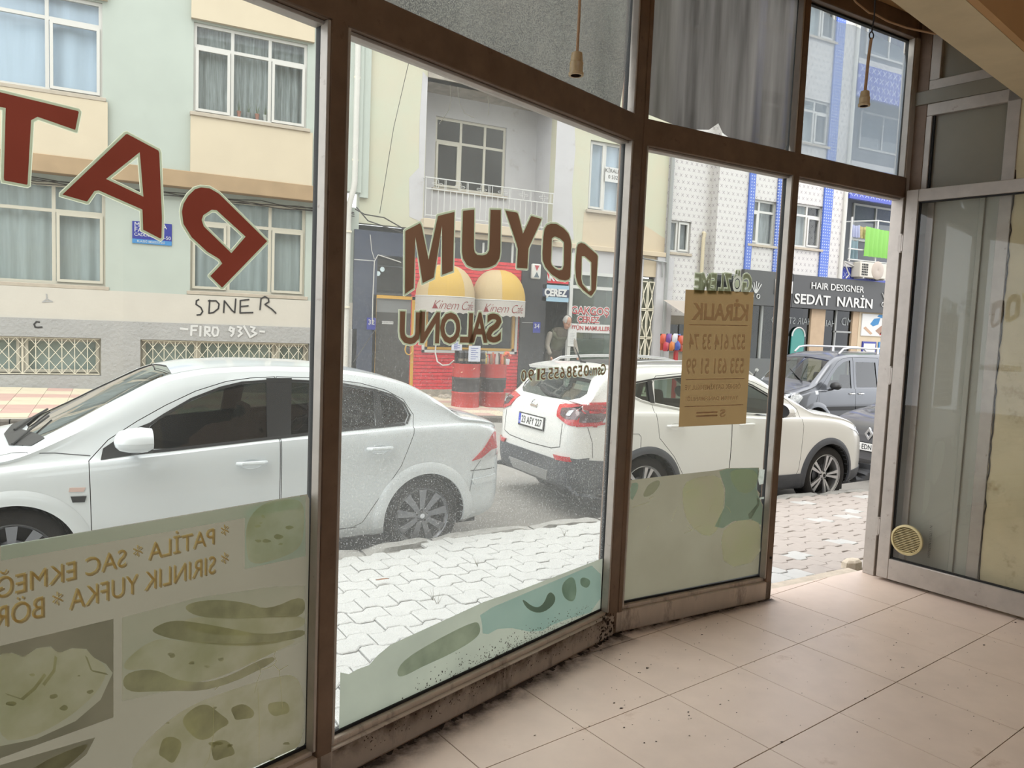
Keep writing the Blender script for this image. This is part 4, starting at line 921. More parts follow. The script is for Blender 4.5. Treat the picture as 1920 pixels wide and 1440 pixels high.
cs = tag(empty('nut_shop_front'), 'white framed nut shop window with red lettering', 'shop window'); gsx = Rp(1066, 540, 1150, 700, Y1)
mb = MB()
def vb(px, w, z0, z1, y0=-.05, y1=.05, mt='white_metal'): x = at_y(px, 600, Y1).x; mb.box(x-w/2, x+w/2, Y1+y0, Y1+y1, z0, z1, M[mt])
vb(1067, .09, -.4, 3.4); vb(1150, .12, -.4, 3.4); x0, x1 = at_y(1067, 600, Y1).x, at_y(1150, 600, Y1).x
for z in (at_y(1110, 540, Y1).z, at_y(1110, 514, Y1).z, .45): mb.box(x0, x1, Y1-.04, Y1+.05, z-.04, z+.04, M['white_metal'])
mb.build('window_frame', parent=cs); MB().box(x0, x1, Y1, Y1+.008, .45, at_y(1110, 514, Y1).z, mat('x_none', (1, 1, 1)) and glass('nut_glass', (.62, .68, .64), 1.3, haze=.10, hazecol=(.5, .6, .5))).build('pane', parent=cs)
MB().box(x0, x1, Y1-.02, Y1+.2, at_y(1110, 514, Y1).z+.04, ZG-.12, M['whitewash']).build('fascia_panel', parent=cs); MB().box(x0, x1, Y1-.03, Y1+.1, -.5, .42, M['whitewash']).build('stall_riser', parent=cs)
for px, py, t, s in ((1107, 584, 'GAKGOŞ', .27), (1103, 600, 'ÇEREZ', .22)):
    c = at_y(px, py, Y1-.01)
    text('lettering', t, s, frame((c.x, Y1-.006, c.z), (1, 0, 0), (0, 0, 1)), M['ink_white'], cs, bold=.022, extrude=.001); text('lettering', t, s, frame((c.x, Y1-.010, c.z), (1, 0, 0), (0, 0, 1)), rim, cs, bold=.004, extrude=.001)
c = at_y(1105, 616, Y1-.01); MB().box(c.x-.62, c.x+.62, Y1-.008, Y1-.002, c.z-.11, c.z+.11, M['ink_white']).build('white_strip', parent=cs)
text('lettering', 'TÜTÜN MAMULLERİ', .15, frame((c.x, Y1-.011, c.z), (1, 0, 0), (0, 0, 1)), rim, cs, bold=.004, extrude=.001)
c = at_y(1073, 633, Y1-.06); n_ = MB().box(c.x-.12, c.x+.12, Y1-.062, Y1-.058, c.z-.22, c.z+.22, M['ink_white']).build('paper_notice'); tag(n_, 'white printed sheet taped to the nut shop door post', 'notice')
for k in range(7): MB().box(c.x-.08, c.x+.08, Y1-.0635, Y1-.062, c.z+.1-.04*k, c.z+.108-.04*k, M['net_grey']).build('print_line', parent=n_)
ct = tag(empty('display_counter'), 'glass display counter inside the nut shop window', 'counter'); a = at_y(1072, 640, Y1+.6); b = at_y(1140, 640, Y1+.6)
gm_ = glass('counter_glass', (.7, .8, .76), 1.2, haze=.12, hazecol=(.6, .7, .65))
for z in (at_y(1100, 636, Y1+.6).z, at_y(1100, 660, Y1+.6).z): MB().box(a.x, b.x, Y1+.3, Y1+.8, z-.01, z+.01, M['white_metal']).build('shelf', parent=ct)
MB().box(a.x, b.x, Y1+.3, Y1+.8, -.2, at_y(1100, 636, Y1+.6).z-.4, mat('counter_green', oc(150, 170, 160), .5)).build('base', parent=ct); MB().box(a.x, b.x, Y1+.28, Y1+.29, .4, at_y(1100, 636, Y1+.6).z, gm_).build('pane', parent=ct)
zt_ = at_y(1100, 636, Y1+.6).z+.012
for px, r_, h_, cc, l in ((1086, .11, .22, (226, 190, 70), 'yellow sack on top of the nut shop counter'), (1098, .09, .26, (60, 56, 50), 'dark jar beside the yellow sack'), (1106, .07, .2, (90, 76, 60), 'brown jar on the nut shop counter')):
    c = at_y(px, 630, Y1+.55); mb = MB(); mb.lathe([(0, 0), (r_*.9, 0), (r_, h_*.3), (r_*.9, h_*.75), (r_*.5, h_*.95), (0, h_)], lambda x, y, h: Vector((c.x+x, c.y+y, zt_+h)), 14, mat('goods_%d' % cc[0], oc(*cc), .6)); tag(mb.build('goods_jar', smooth=True), l, 'jar', 'goods on the counter')
# alarm box on the marble pier
ab = tag(empty('alarm_box'), 'white alarm sounder with red triangle on the marble pier', 'alarm'); c = at_y(1005, 509, Y1-.16)
mb = MB(); mb.box(c.x-.12, c.x+.12, Y1-.2, Y1-.1, c.z-.18, c.z+.18, M['pvc']); mb.build('case', parent=ab, bevel=.03)
for pts, cc in (([(-.06, .14), (.06, .14), (0, .01)], mat('alarm_red', oc(196, 60, 70), .5)), ([(-.07, -.14), (.07, -.14), (0, -.01)], mat('alarm_grey', oc(92, 108, 118), .5))):
    mb = MB(); mb.prism(pts, -.206, -.2, lambda u, v, w: Vector((c.x+u, Y1+w, c.z+v)), cc); mb.build('triangle', parent=ab)
for px, py, y, l, t in ((696, 607, Y1-.075, 'blue house number plate on the navy pier', '32'), (1006, 614, Y1-.115, 'blue house number plate on the black marble pier', '34')):
    c = at_y(px, py, y); o = MB().box(c.x-.10, c.x+.10, y-.008, y, c.z-.13, c.z+.13, M['enamel_blue']).build('number_plate'); tag(o, l, 'number plate', 'house number plates')
    text('lettering', t, .15, frame((c.x, y-.0095, c.z+.03), (1, 0, 0), (0, 0, 1)), M['ink_white'], o, extrude=.001)
# ornate door and white columns at the far end of B2
slab('door_surround', 1154, 455, 1196, 700, Y1-.03, .3, 'whitewash', b2, z0=-.7, z1=ZG-.12); slab('surround', 1196, 455, 1256, 522, Y1-.02, .3, 'render_peach', b2, z1=ZG-.12)
slab('white_column', 1234, 480, 1252, 700, Y1-.08, .35, 'whitewash', b2, z0=-.8, z1=ZG-.12)
og = tag(empty('ornate_door'), 'entrance door with pale wrought iron star grille', 'door'); r = Rp(1192, 522, 1232, 665, Y1); r = (r[0], r[1], -.35, at_y(1210, 522, Y1).z)
MB().box(r[0], r[1], Y1+.05, Y1+.07, r[2], r[3], mat('door_pane', oc(120, 122, 104), .4)).build('door_panel', parent=og); xm = (r[0]+r[1])/2; n = 4
for i in range(n):
    z0 = r[2]+.25+(r[3]-r[2]-.3)*i/n; z1 = z0+(r[3]-r[2]-.3)/n-.04; mb = MB()
    for (u0, u1) in ((r[0]+.03, xm-.02), (xm+.02, r[1]-.03)):
        cx_, cz_ = (u0+u1)/2, (z0+z1)/2
        for a in (((u0, z0), (u1, z0)), ((u1, z0), (u1, z1)), ((u1, z1), (u0, z1)), ((u0, z1), (u0, z0)), ((u0, z0), (cx_-.05, cz_)), ((u0, z1), (cx_-.05, cz_)), ((u1, z0), (cx_+.05, cz_)), ((u1, z1), (cx_+.05, cz_)), ((cx_, z0), (cx_-.07, cz_)), ((cx_, z0), (cx_+.07, cz_)), ((cx_, z1), (cx_-.07, cz_)), ((cx_, z1), (cx_+.07, cz_))):
            mb.tube([Vector((a[0][0], Y1, a[0][1])), Vector((a[1][0], Y1, a[1][1]))], .016, 4, M['iron_grille'], cap=False)
    mb.build('grille_panel', parent=og)
MB().box(r[0], r[1], Y1-.02, Y1+.05, r[2], r[2]+.22, M['iron_grille']).build('kick_plate', parent=og)
# ---------------- B3: tiled house with blue stripes and the hairdresser below
b3 = tag(empty('tiled_building'), 'white tiled house with blue tile stripes above the hairdresser', 'building')
YB = Y1-.25; xs3 = at_y(1345, 400, YB).x; xr3 = at_y(1580, 400, YB).x; zf = 3.3
w31 = Rp(1262, 415, 1293, 475, Y1); w31 = (X2+.12, w31[1], at_y(1275, 474, Y1).z, at_y(1275, 414, Y1).z)
w32 = Rp(1408, 372, 1452, 462, YB); w33 = Rp(1492, 380, 1538, 468, YB); w33 = (w33[0]-.1, w33[1], w33[2], w33[3])
plate([rect(X2, xs3, 2.0, 14)]+[rect(w31[0], w31[1], w31[2]+2.9*k, w31[3]+2.9*k) for k in range(3)], 0, .3, fwall(Y1), M['tiles_cross']).build('wall', parent=b3)
hs = [(w[0], w[1], w[2]+2.95*k, w[3]+2.95*k) for w in (w32, w33) for k in range(4)]
plate([rect(xs3, xr3, zf-.1, 15)]+[rect(*h) for h in hs], 0, .5, fwall(YB), M['tiles_cross']).build('wall', parent=b3)
MB().box(xs3-.003, xs3, YB+.02, Y1, zf-.1, 15, M['tiles_cross']).build('wall', parent=b3)
for k in range(3): win(b3, w31[0], w31[1], w31[2]+2.9*k, w31[3]+2.9*k, Y1+.06, (.42,), None, (1,), gl='house_glass', cur='net_grey', sill=.1, pleats=4)
for k in range(4):
    win(b3, w32[0], w32[1], w32[2]+2.95*k, w32[3]+2.95*k, YB+.06, (.38,), .26 if k == 0 else .26, (0,), cur='net_grey', sill=.12, pleats=3, room=.6)
    win(b3, w33[0], w33[1], w33[2]+2.95*k, w33[3]+2.95*k, YB+.06, (.52,), .26, (1,), cur='curtain', sill=.12, pleats=3, room=.6, curx=(0, .6))
for px0, px1 in ((1399, 1410), (1453, 1466), (1540, 1556)):
    a = at_y(px0, 420, YB).x; b = at_y(px1, 420, YB).x; MB().box(a, b, YB-.05, YB-.002, zf-.1, 15, M['tiles_blue']).build('blue_stripe', parent=b3)
mb = MB(); xq = xr3+.05; mb.tube([(xq, YB-.02, 15), (xq, YB-.02, zf)], .07, 10, M['gutter_white']); tag(mb.build('drainpipe', smooth=True), 'white drainpipe beside the green laundry balcony', 'drainpipe')
mb = MB(); px_ = at_y(1257, 400, Y1-.1).x; mb.tube([(px_, Y1-.08, 13), (px_, Y1-.08, -.5)], .055, 10, mat('zinc', oc(170, 172, 170), .5)); tag(mb.build('drainpipe', smooth=True), 'grey drainpipe between lime house and tiled house', 'drainpipe')
mb = MB(); px_ = at_y(1320, 450, Y1-.1).x; z_ = at_y(1320, 436, Y1-.1).z; mb.tube([(px_, Y1-.08, 2.2), (px_, Y1-.08, z_-.15), (px_+.03, Y1-.08, z_-.03), (px_+.05, Y1-.02, z_), (px_+.05, Y1+.0, z_)], .05, 10, mat('vent_beige', oc(220, 206, 176), .6)); tag(mb.build('vent_pipe', smooth=True), 'cream vent pipe standing against the patterned tiles', 'pipe')
# recessed balcony stack on the right
xa, xb_ = xr3+.1, xr3+6
for k in range(3):
    zz = at_y(1600, 492, YB).z+2.95*k
    MB().box(xa, xb_, YB-.1, YB+1.4, zz-.16, zz, M['whitewash']).build('balcony_slab', parent=b3)
    MB().box(xa, xb_, YB-.12, YB-.0, zz+1.85 if k < 9 else 0, zz+2.78, M['tiles_blue_cross']).build('balcony_apron', parent=b3)
    MB().box(xa, xb_, YB+1.4, YB+1.5, zz-.2, zz+2.9, mat('balcony_grey', oc(150, 152, 158), .9)).build('balcony_wall', parent=b3)
    win(b3, xa+2.0, xa+4.2, zz+.9, zz+2.1, YB+1.34, (.5,), None, (), cur='net_grey', gl='house_glass', sill=0, room=.3)
MB().box(xa, xb_, YB-.02, YB+.3, zf-.1, at_y(1600, 492, YB).z-.16, M['tiles_blue_cross']).build('wall', parent=b3)
# laundry balcony railing and washing
br0 = at_y(1590, 490, YB-.1); tr0 = at_y(1590, 470, YB-.1).z; lr = tag(empty('balcony_railing'), 'white frame railing of the laundry balcony', 'railing'); zz = br0.z; mb = MB()
ht = at_y(1630, 412, YB-.1).z
for z in (zz+.06, tr0+.06): mb.tube([(xa+.1, YB-.14, z), (xb_, YB-.14, z)], .022, 6, M['white_metal'])
mb.tube([(xa+.15, YB+.3, ht-.1), (xa+1.3, YB-.14, ht), (xb_, YB-.14, ht)], .022, 6, M['white_metal']); mb.build('rail', parent=lr)
for x in (xa+.15, xa+1.3, xa+2.5, xa+3.9): MB().box(x-.02, x+.02, YB-.16, YB-.12, zz, ht, M['white_metal']).build('rail_post', parent=lr)
def cloth(name, px0, px1, py0, py1, Y, mt, lab, n=10, am=.04):
    a = at_y(px0, py0, Y); b = at_y(px1, py1, Y); mb = MB(); K = 40
    mb.grid([[Vector((a.x+(b.x-a.x)*i/K, Y+am*sin(i/K*n*2*pi)*(.3+t), a.z+(b.z-a.z)*t-.05*sin(pi*i/K)*(1-t))) for i in range(K+1)] for t in (0, .33, .66, 1)], mt); return tag(mb.build(name, smooth=True, angle=80), lab, 'laundry', 'washing on the balcony')
cloth('bed_sheet', 1624, 1700, 424, 489, YB-.2, mat('sheet_green', oc(176, 246, 130), .9, trans=.3), 'bright green sheet hung out on the balcony')
cloth('shirt', 1597, 1611, 419, 446, YB-.05, mat('shirt_lilac', oc(190, 196, 226), .9), 'lilac shirt drying left of the green sheet', 3)
cloth('trousers', 1596, 1607, 448, 486, YB-.05, mat('jeans_grey', oc(140, 164, 172), .9), 'grey blue trousers drying left of the green sheet', 2)
cloth('blouse', 1612, 1623, 422, 448, YB-.05, mat('blouse_yellow', oc(226, 208, 150), .9, noise=.3, scale=12), 'patterned yellow blouse beside the green sheet', 2)
# air conditioner
c0 = at_y(1614, 490, YB-.35); c1 = at_y(1664, 524, YB-.35); ac = tag(empty('air_conditioner', (c0.x, YB-.35, c1.z)), 'cream outdoor air conditioning unit under the balcony', 'air conditioner')
wd, ht_ = 1.35, c0.z-c1.z; wd = min(1.3, c1.x-c0.x)
MB().box(0, wd, 0, .32, 0, ht_, mat('ac_case', oc(224, 218, 204), .5)).build('case', parent=ac, bevel=.02)
mb = MB(); mb.lathe([(0, .0), (.06, -.02), (.27, -.012), (.29, 0)], lambda x, y, h: Vector((wd*.62+x*.95, h, ht_*.52+y*.95)), 28, mat('ac_fan', oc(196, 182, 168), .5)); mb.build('fan_guard', parent=ac, smooth=True)
for i in range(4):
    for j in range(5): MB().box(wd*.06+i*.07, wd*.06+i*.07+.05, -.006, 0, ht_*.12+j*ht_*.16, ht_*.12+j*ht_*.16+ht_*.12, M['dark_room']).build('louvre', parent=ac)
mb = MB()
for x in (.15, wd-.15): mb.box(x, x+.03, -.02, .34, -.04, 0, M['white_metal'])
mb.build('bracket', parent=ac)
mb = MB(); mb.tube([at_y(1583, 492, YB-.1), at_y(1592, 515, YB-.12), at_y(1586, 522, YB-.12)], .02, 6, M['cable_white']); mb.tube([at_y(1583, 490, YB-.1), at_y(1603, 500, YB-.12), at_y(1614, 512, YB-.2)], .02, 6, M['cable_white']); tag(mb.build('coolant_pipe', smooth=True), 'white insulated pipe looping to the air conditioner', 'pipe')
mb = MB(); c = at_y(1660, 374, YB+.5); mb.lathe([(0, 0), (.26, .0), (.22, .1), (0, .13)], lambda x, y, h: Vector((c.x+x, c.y+y, c.z+h-.05)), 20, mat('lampshade', oc(206, 190, 160), .6)); tag(mb.build('ceiling_lamp', smooth=True), 'round cream lamp under the upper balcony', 'lamp')
# ---------------- hairdresser fascia and shopfront
YS = YB-.15; sgm = mat('sign_charcoal', oc(72, 72, 72), .5, noise=.05, scale=3)
s1 = tag(empty('shop_sign'), 'charcoal hairdresser sign reading HAIR DESIGNER SEDAT NARIN', 'sign'); xa_ = at_y(1487, 540, YS).x; xb2 = xa_+6.6; zt_, zb_ = at_y(1560, 521, YS).z, at_y(1560, 581, YS).z
MB().box(xa_, xb2, YS, YS+.12, zb_, zt_, sgm).build('sign_board', parent=s1)
def stext(t, px, py, s, par, Y=None, **k): c = at_y(px, py, YS-.01); return text('lettering', t, s, frame((c.x, (Y or YS)-.02, c.z), (1, 0, 0), (0, 0, 1)), M['ink_white'], par, extrude=.006, **k)
def fit(o, w):
    xs__ = [v.co.x for v in o.data.vertices]; c = (max(xs__)+min(xs__))/2; k = w/(max(xs__)-min(xs__))
    for v in o.data.vertices: v.co.x = c+(v.co.x-c)*k
    return o
wpx = lambda a, b, y: at_y(b, y, YS).x-at_y(a, y, YS).x
fit(stext('HAIR DESIGNER', 1571, 540, .27, s1, bold=.002), wpx(1521, 1620, 540)); fit(stext('SEDΛT  NΛRİN', 1565, 566, .40, s1, bold=.007), wpx(1493, 1639, 566))
def scissors(px, py, par, k=1):
    c = at_y(px, py, YS-.01); mb = MB()
    for dx in (-.16, -.08, 0, .08, .16): mb.tube([(c.x+dx*.3, YS-.02, c.z-.05), (c.x+dx*1.2, YS-.02, c.z+.24-abs(dx)*.4)], .012, 5, M['ink_white'])
    mb.tube([(c.x-.13+.055*cos(t), YS-.02, c.z-.17+.06*sin(t)) for t in [2*pi*i/14 for i in range(15)]], .012, 5, M['ink_white'], cap=False)
    mb.tube([(c.x+.1+.055*cos(t), YS-.02, c.z-.17+.06*sin(t)) for t in [2*pi*i/14 for i in range(15)]], .012, 5, M['ink_white'], cap=False)
    mb.lathe([(0, 0), (.06, 0)], lambda x, y, h: Vector((c.x+x, YS-.022, c.z-.03+y)), 12, M['ink_white']); mb.build('scissors_emblem', parent=par, smooth=True)
scissors(1661, 561, s1)
s2 = tag(empty('shop_sign'), 'charcoal sign with white scissors emblem left of the hairdresser sign', 'sign'); x0 = at_y(1394, 540, YS).x; MB().box(x0, xa_-.02, YS, YS+.12, zb_+.0, zt_+.02, sgm).build('sign_board', parent=s2)
scissors(1417, 544, s2); stext('N', 1462, 540, .62, s2, bold=.0); stext('N', 1478, 540, .5, s2, bold=.0)
# fronts below
bm_ = mat('pillar_beige', oc(206, 180, 150), .8, noise=.08, scale=5)
mb = MB(); zl = -1.0
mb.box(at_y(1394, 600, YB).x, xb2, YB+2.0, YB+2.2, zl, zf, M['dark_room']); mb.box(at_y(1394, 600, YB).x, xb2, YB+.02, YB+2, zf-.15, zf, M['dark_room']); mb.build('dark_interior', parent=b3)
hf = tag(empty('salon_front'), 'dark glazed hairdresser shopfront under the charcoal signs', 'shop window')
for a, b in ((1398, 1520), (1546, 1598)): x0, x1 = at_y(a, 600, YB).x, at_y(b, 600, YB).x; MB().box(x0, x1, YB+.05, YB+.06, -.6, zb_, M['dark_glass']).build('pane', parent=hf)
for a, b in ((1520, 1546), (1598, 1616)): x0, x1 = at_y(a, 600, YB).x, at_y(b, 600, YB).x; MB().box(x0, x1, YB-.02, YB+.3, -1.2, zb_, bm_).build('pillar', parent=hf)
for a, w in ((1427, .07), (1567, .05)): x0 = at_y(a, 600, YB).x; MB().box(x0, x0+w, YB-.0, YB+.06, -.6, zb_, M['zinc']).build('glazing_bar', parent=hf)
x0, x1 = at_y(1566, 600, YB).x, at_y(1598, 600, YB).x; MB().box(x0, x1, YB, YB+.06, at_y(1580, 624, YB).z, at_y(1580, 624, YB).z+.05, M['zinc']).build('glazing_bar', parent=hf)
MB().box(at_y(1394, 600, YB).x, at_y(1520, 600, YB).x, YB-.02, YB+.2, -1.2, at_y(1420, 672, YB).z, mat('stall_grey', oc(110, 112, 114), .7)).build('stall_riser', parent=hf)
tm = mat('mirror_teal', oc(52, 150, 140), .4); c = at_y(1496, 640, YB); a = at_y(1484, 620, YB).x; b = at_y(1508, 620, YB).x; r_ = (b-a)/2; zt2 = at_y(1496, 614, YB).z
pts = [(a, -.6), (b, -.6)]+[(c.x+r_*cos(t), zt2-r_+r_*sin(t)) for t in [pi*i/12 for i in range(13)]]
mb = MB(); mb.prism(pts, .0, .03, fwall(YB), tm); tag(mb.build('arched_panel'), 'teal arched panel standing in the hairdresser window', 'panel')
mb = MB(); mb.tube([Vector((x, YB-.01, z)) for x, z in pts[2:]], .02, 6, M['ink_white']); mb.build('panel_rim', parent=bpy.data.objects['arched_panel'])
for t, px, py, s in (('HAIR STUDIO', 1487, 602, .27), ('HAIR', 1556, 607, .27), ('MD', 1590, 604, .34)): text('lettering', t, s, frame((at_y(px, py, YB).x, YB+.04, at_y(px, py, YB).z), (1, 0, 0), (0, 0, 1), True), M['net_grey'], hf, extrude=.001)
# posters right of the door
pr = Rp(1617, 588, 1700, 633, YB-.05); ps = tag(MB().box(pr[0], pr[1], YB-.06, YB-.03, pr[2], pr[3], M['ink_white']).build('poster'), 'white poster with blue and tan figures right of the salon door', 'poster')
for pts, cc in (([(.25, .55), (.36, .8), (.55, .85), (.5, .55), (.34, .45)], (66, 140, 196)), ([(.42, .25), (.6, .5), (.8, .55), (.85, .2), (.55, .1)], (176, 140, 120)), ([(.05, .35), (.12, .42), (.34, .12), (.28, .06)], (206, 170, 140)), ([(.45, .9), (.5, 1), (.7, 1), (.6, .84)], (66, 140, 196)), ([(.55, .06), (.9, .06), (.9, .16), (.6, .2)], (190, 60, 60))):
    mb = MB(); mb.prism([(pr[0]+u*1.5, pr[2]+v*(pr[3]-pr[2])) for u, v in pts], -.064, -.06, fwall(YB), mat('poster_%d_%d' % cc[:2], oc(*cc), .7)); mb.build('printed_figure', parent=ps)
pr2 = Rp(1617, 640, 1700, 700, YB-.05)
MB().box(pr2[0]-.2, pr2[1], YB-.03, YB+.3, -1, zb_, M['render_peach']).build('wall', parent=b3)
for k in range(2):
    x0 = pr2[0]+k*.75; o = MB().box(x0, x0+.62, YB-.07, YB-.03, pr2[2]-.3, pr2[3], M['enamel_sky' if k else 'enamel_blue']).build('framed_picture'); tag(o, ('dark blue' if not k else 'sky blue')+' framed picture below the white poster', 'picture', 'framed pictures by the salon')
    MB().box(x0+.05, x0+.57, YB-.075, YB-.07, pr2[2]-.25, pr2[3]-.06, M['ink_white']).build('print', parent=o)
# market stall between the houses: canopy, red pole, hanging snack bags
cn = tag(empty('canopy'), 'pale dotted fabric canopy below the patterned tiles', 'canopy'); a = at_y(1243, 562, Y1-.2); b = at_y(1330, 562, Y1-.2); lo = at_y(1258, 590, Y1-1.2)
mb = MB(); mb.grid([[Vector((a.x+(b.x-a.x)*i/8, a.y, a.z)), Vector((a.x+(b.x-a.x)*i/8, lo.y, lo.z+.03*sin(i*2)))] for i in range(9)], mat('canopy_cloth', oc(226, 214, 204), .9, trans=.4)); mb.build('cloth', parent=cn, smooth=True)
mb = MB(); mb.tube([Vector((a.x, lo.y, lo.z)), Vector((b.x, lo.y, lo.z))], .02, 6, M['white_metal']); mb.build('bar', parent=cn)
MB().box(X2, xs3, Y1+.6, Y1+.7, -1, 2.1, mat('stall_back', oc(190, 178, 160), .9)).build('stall_wall', parent=b3)
for k in range(3): slab('stall_window', 1250+k*24, 608, 1268+k*24, 660, Y1+.5, .05, 'dark_glass', b3)
mb = MB(); c = at_y(1268, 650, Y1-.9); mb.box(c.x-.045, c.x+.045, c.y-.045, c.y+.045, -.8, at_y(1268, 628, Y1-.9).z, mat('pole_red', oc(206, 40, 44), .5)); tag(mb.build('red_pole', bevel=.01), 'red square pole beside the hanging snack bags', 'pole')
random.seed(8); cols = [(226, 92, 60), (70, 96, 190), (232, 232, 240), (230, 130, 50), (120, 70, 160), (210, 60, 80)]
for k in range(14):
    px = 1243+(k % 7)*5.6; py = 636+(k//7)*13+random.uniform(-2, 2); c = at_y(px, py, Y1-1.0+.1*(k % 2)); cc = cols[(k*5+k//7) % 6]; w_, h_ = .085, .12; mb = MB()
    mb.grid([[Vector((c.x+w_*u, c.y-.04*(1-u*u)*(1-v*v), c.z+h_*v)) for u in (-1, -.5, 0, .5, 1)] for v in (-1, -.5, 0, .5, 1)], mat('bag_%d' % cc[0], oc(*cc), .35)); mb.grid([[Vector((c.x+w_*u, c.y+.04*(1-u*u)*(1-v*v), c.z+h_*v)) for u in (-1, -.5, 0, .5, 1)] for v in (-1, -.5, 0, .5, 1)], M['bag_%d' % cc[0]])
    tag(mb.build('snack_bag', smooth=True), '%s snack bag hanging %s in the %s row beside the red pole' % (('red', 'blue', 'white', 'orange', 'purple', 'pink')[(k*5+k//7) % 6], ('first', 'second', 'third', 'fourth', 'fifth', 'sixth', 'seventh')[k % 7], 'lower' if k//7 else 'upper'), 'snack bag', 'hanging snack bags')
mb = MB(); c = at_y(1414, 646, YB-.6); mb.prism([(-.18, -.2), (-.05, -.12), (.18, .16), (.22, .3), (.05, .22), (-.16, -.02)], -.01, .01, lambda u, v, w: Vector((c.x+u, YB+.035+w, c.z+v)), mat('ribbon_lime', oc(140, 206, 70), .6)); tag(mb.build('lime_banner'), 'lime green pennant hanging in front of the salon window', 'banner')
# ------------------------------------------------------------------ films, lettering and notices on the shop glass
def film_mat(name, c1, c2, scale=4, tr=.9, opac=1.0, stretch=None, rough=.5, detail=6, bump=0, bscale=300, lo=.32, hi=.68):
    m = bpy.data.materials.new(name); m.use_nodes = True; M[name] = m
    N = m.node_tree.nodes; L = m.node_tree.links; b = N['Principled BSDF']; b.inputs['Roughness'].default_value = rough; b.inputs['Specular IOR Level'].default_value = .3
    t = N.new('ShaderNodeTexCoord'); mp = N.new('ShaderNodeMapping'); L.new(t.outputs['Object'], mp.inputs[0])
    if stretch: mp.inputs['Scale'].default_value = stretch
    nz = N.new('ShaderNodeTexNoise'); nz.inputs['Scale'].default_value = scale; nz.inputs['Detail'].default_value = detail; L.new(mp.outputs[0], nz.inputs['Vector'])
    r = N.new('ShaderNodeValToRGB'); r.color_ramp.elements[0].position = lo; r.color_ramp.elements[1].position = hi
    r.color_ramp.elements[0].color = tuple(c1)+(1,); r.color_ramp.elements[1].color = tuple(c2)+(1,); L.new(nz.outputs['Fac'], r.inputs[0]); L.new(r.outputs[0], b.inputs['Base Color'])
    tl = N.new('ShaderNodeBsdfTranslucent'); L.new(r.outputs[0], tl.inputs[0]); ms = N.new('ShaderNodeMixShader'); ms.inputs[0].default_value = tr
    L.new(b.outputs[0], ms.inputs[1]); L.new(tl.outputs[0], ms.inputs[2]); sh = ms.outputs[0]
    if bump:
        v = N.new('ShaderNodeTexVoronoi'); v.inputs['Scale'].default_value = bscale; L.new(t.outputs['Object'], v.inputs['Vector']); bp = N.new('ShaderNodeBump'); bp.inputs['Strength'].default_value = bump; bp.inputs['Distance'].default_value = .002
        cr_ = N.new('ShaderNodeMapRange'); cr_.inputs[1].default_value = 0; cr_.inputs[2].default_value = .6; cr_.inputs[3].default_value = 1.25; cr_.inputs[4].default_value = .75; L.new(v.outputs['Distance'], cr_.inputs[0])
        mm_ = N.new('ShaderNodeMixRGB'); mm_.blend_type = 'MULTIPLY'; mm_.inputs[0].default_value = 1; L.new(r.outputs[0], mm_.inputs[1]); L.new(cr_.outputs[0], mm_.inputs[2]); L.new(mm_.outputs[0], tl.inputs[0])
        L.new(v.outputs['Distance'], bp.inputs['Height']); L.new(bp.outputs[0], b.inputs['Normal'])
        rr = N.new('ShaderNodeMapRange'); rr.inputs[1].default_value = 0; rr.inputs[2].default_value = .7; rr.inputs[3].default_value = max(0, opac-.12); rr.inputs[4].default_value = min(1, opac+.12); L.new(v.outputs['Distance'], rr.inputs[0])
    if opac < 1:
        tp = N.new('ShaderNodeBsdfTransparent'); m3 = N.new('ShaderNodeMixShader'); m3.inputs[0].default_value = opac
        if bump: L.new(rr.outputs[0], m3.inputs[0])
        L.new(tp.outputs[0], m3.inputs[1]); L.new(sh, m3.inputs[2]); sh = m3.outputs[0]
    L.new(sh, N['Material Output'].inputs[0]); return m
def onA(L, k=1, ox=0, oy=0): return [sA(ox+x/k, oy+y/k) for x, y in L]
def onB(L, k=1, ox=0, oy=0): return [sB(ox+x/k, oy+y/k) for x, y in L]
def film(name, fn, poly, mt, n=-.006, th=.0006, parent=None, holes=()):
    P = [[Vector((u, v, 0)) for u, v in p] for p in [poly]+list(holes)]; flat = [p for q in P for p in q]
    return MB().add([fn(p.x, p.y, n) for p in flat], [tuple(t) for t in tessellate_polygon(P)], mt).build(name, parent=parent)
OL = film_mat('film_poster', (0.195, 0.175, 0.132), (0.225, 0.203, 0.155), 2, .9)
DK = film_mat('print_dark', (0.42, 0.42, 0.36), (0.56, 0.55, 0.48), 5, .9)
BR = film_mat('print_bread', (0.78, .79, 0.60), (1, 1, 0.92), 7, .9, lo=.3, hi=.62)
BR2 = film_mat('print_filling', (0.5, 0.49, 0.37), (0.82, 0.82, 0.62), 9, .9)
PL = film_mat('print_plate', (0.85, 0.9, 0.82), (1, 1, 0.95), 3, .9)
GRN = film_mat('print_edge', (0.78, 0.92, 0.86), (0.9, 1, 0.95), 2, .9)
TX = film_mat('print_gold', (1.0, 0.8, 0.42), (1, 0.84, 0.46), 6, .9); TXS = film_mat('print_gold_shade', (0.6, 0.48, 0.3), (0.6, 0.48, 0.3), 6, .9)
P1 = onA([(0, 1021), (300, 972), (560, 928), (574, 926), (578, 935), (577, 1080), (574, 1385), (565, 1400), (495, 1440)])
sL, zL = P1[0]; P1 = [(-2.28, zL)]+P1[1:-1]+[(P1[-2][0]-.02, .145), (-2.28, .145)]
f1 = film('window_film', FA, P1, OL); tag(f1, 'olive printed food poster film with peeling edge on the left shop window', 'window film')
film('printed_strip', FA, onA([(0, 1022), (300, 973), (560, 929), (560, 952), (300, 998), (0, 1050)]), GRN, -.0067, parent=f1)
def pr(name, pts, mt, n=-.0067, k=2): return film(name, FA, chaikin(onA(pts), k) if k else onA(pts), mt, n, parent=f1)
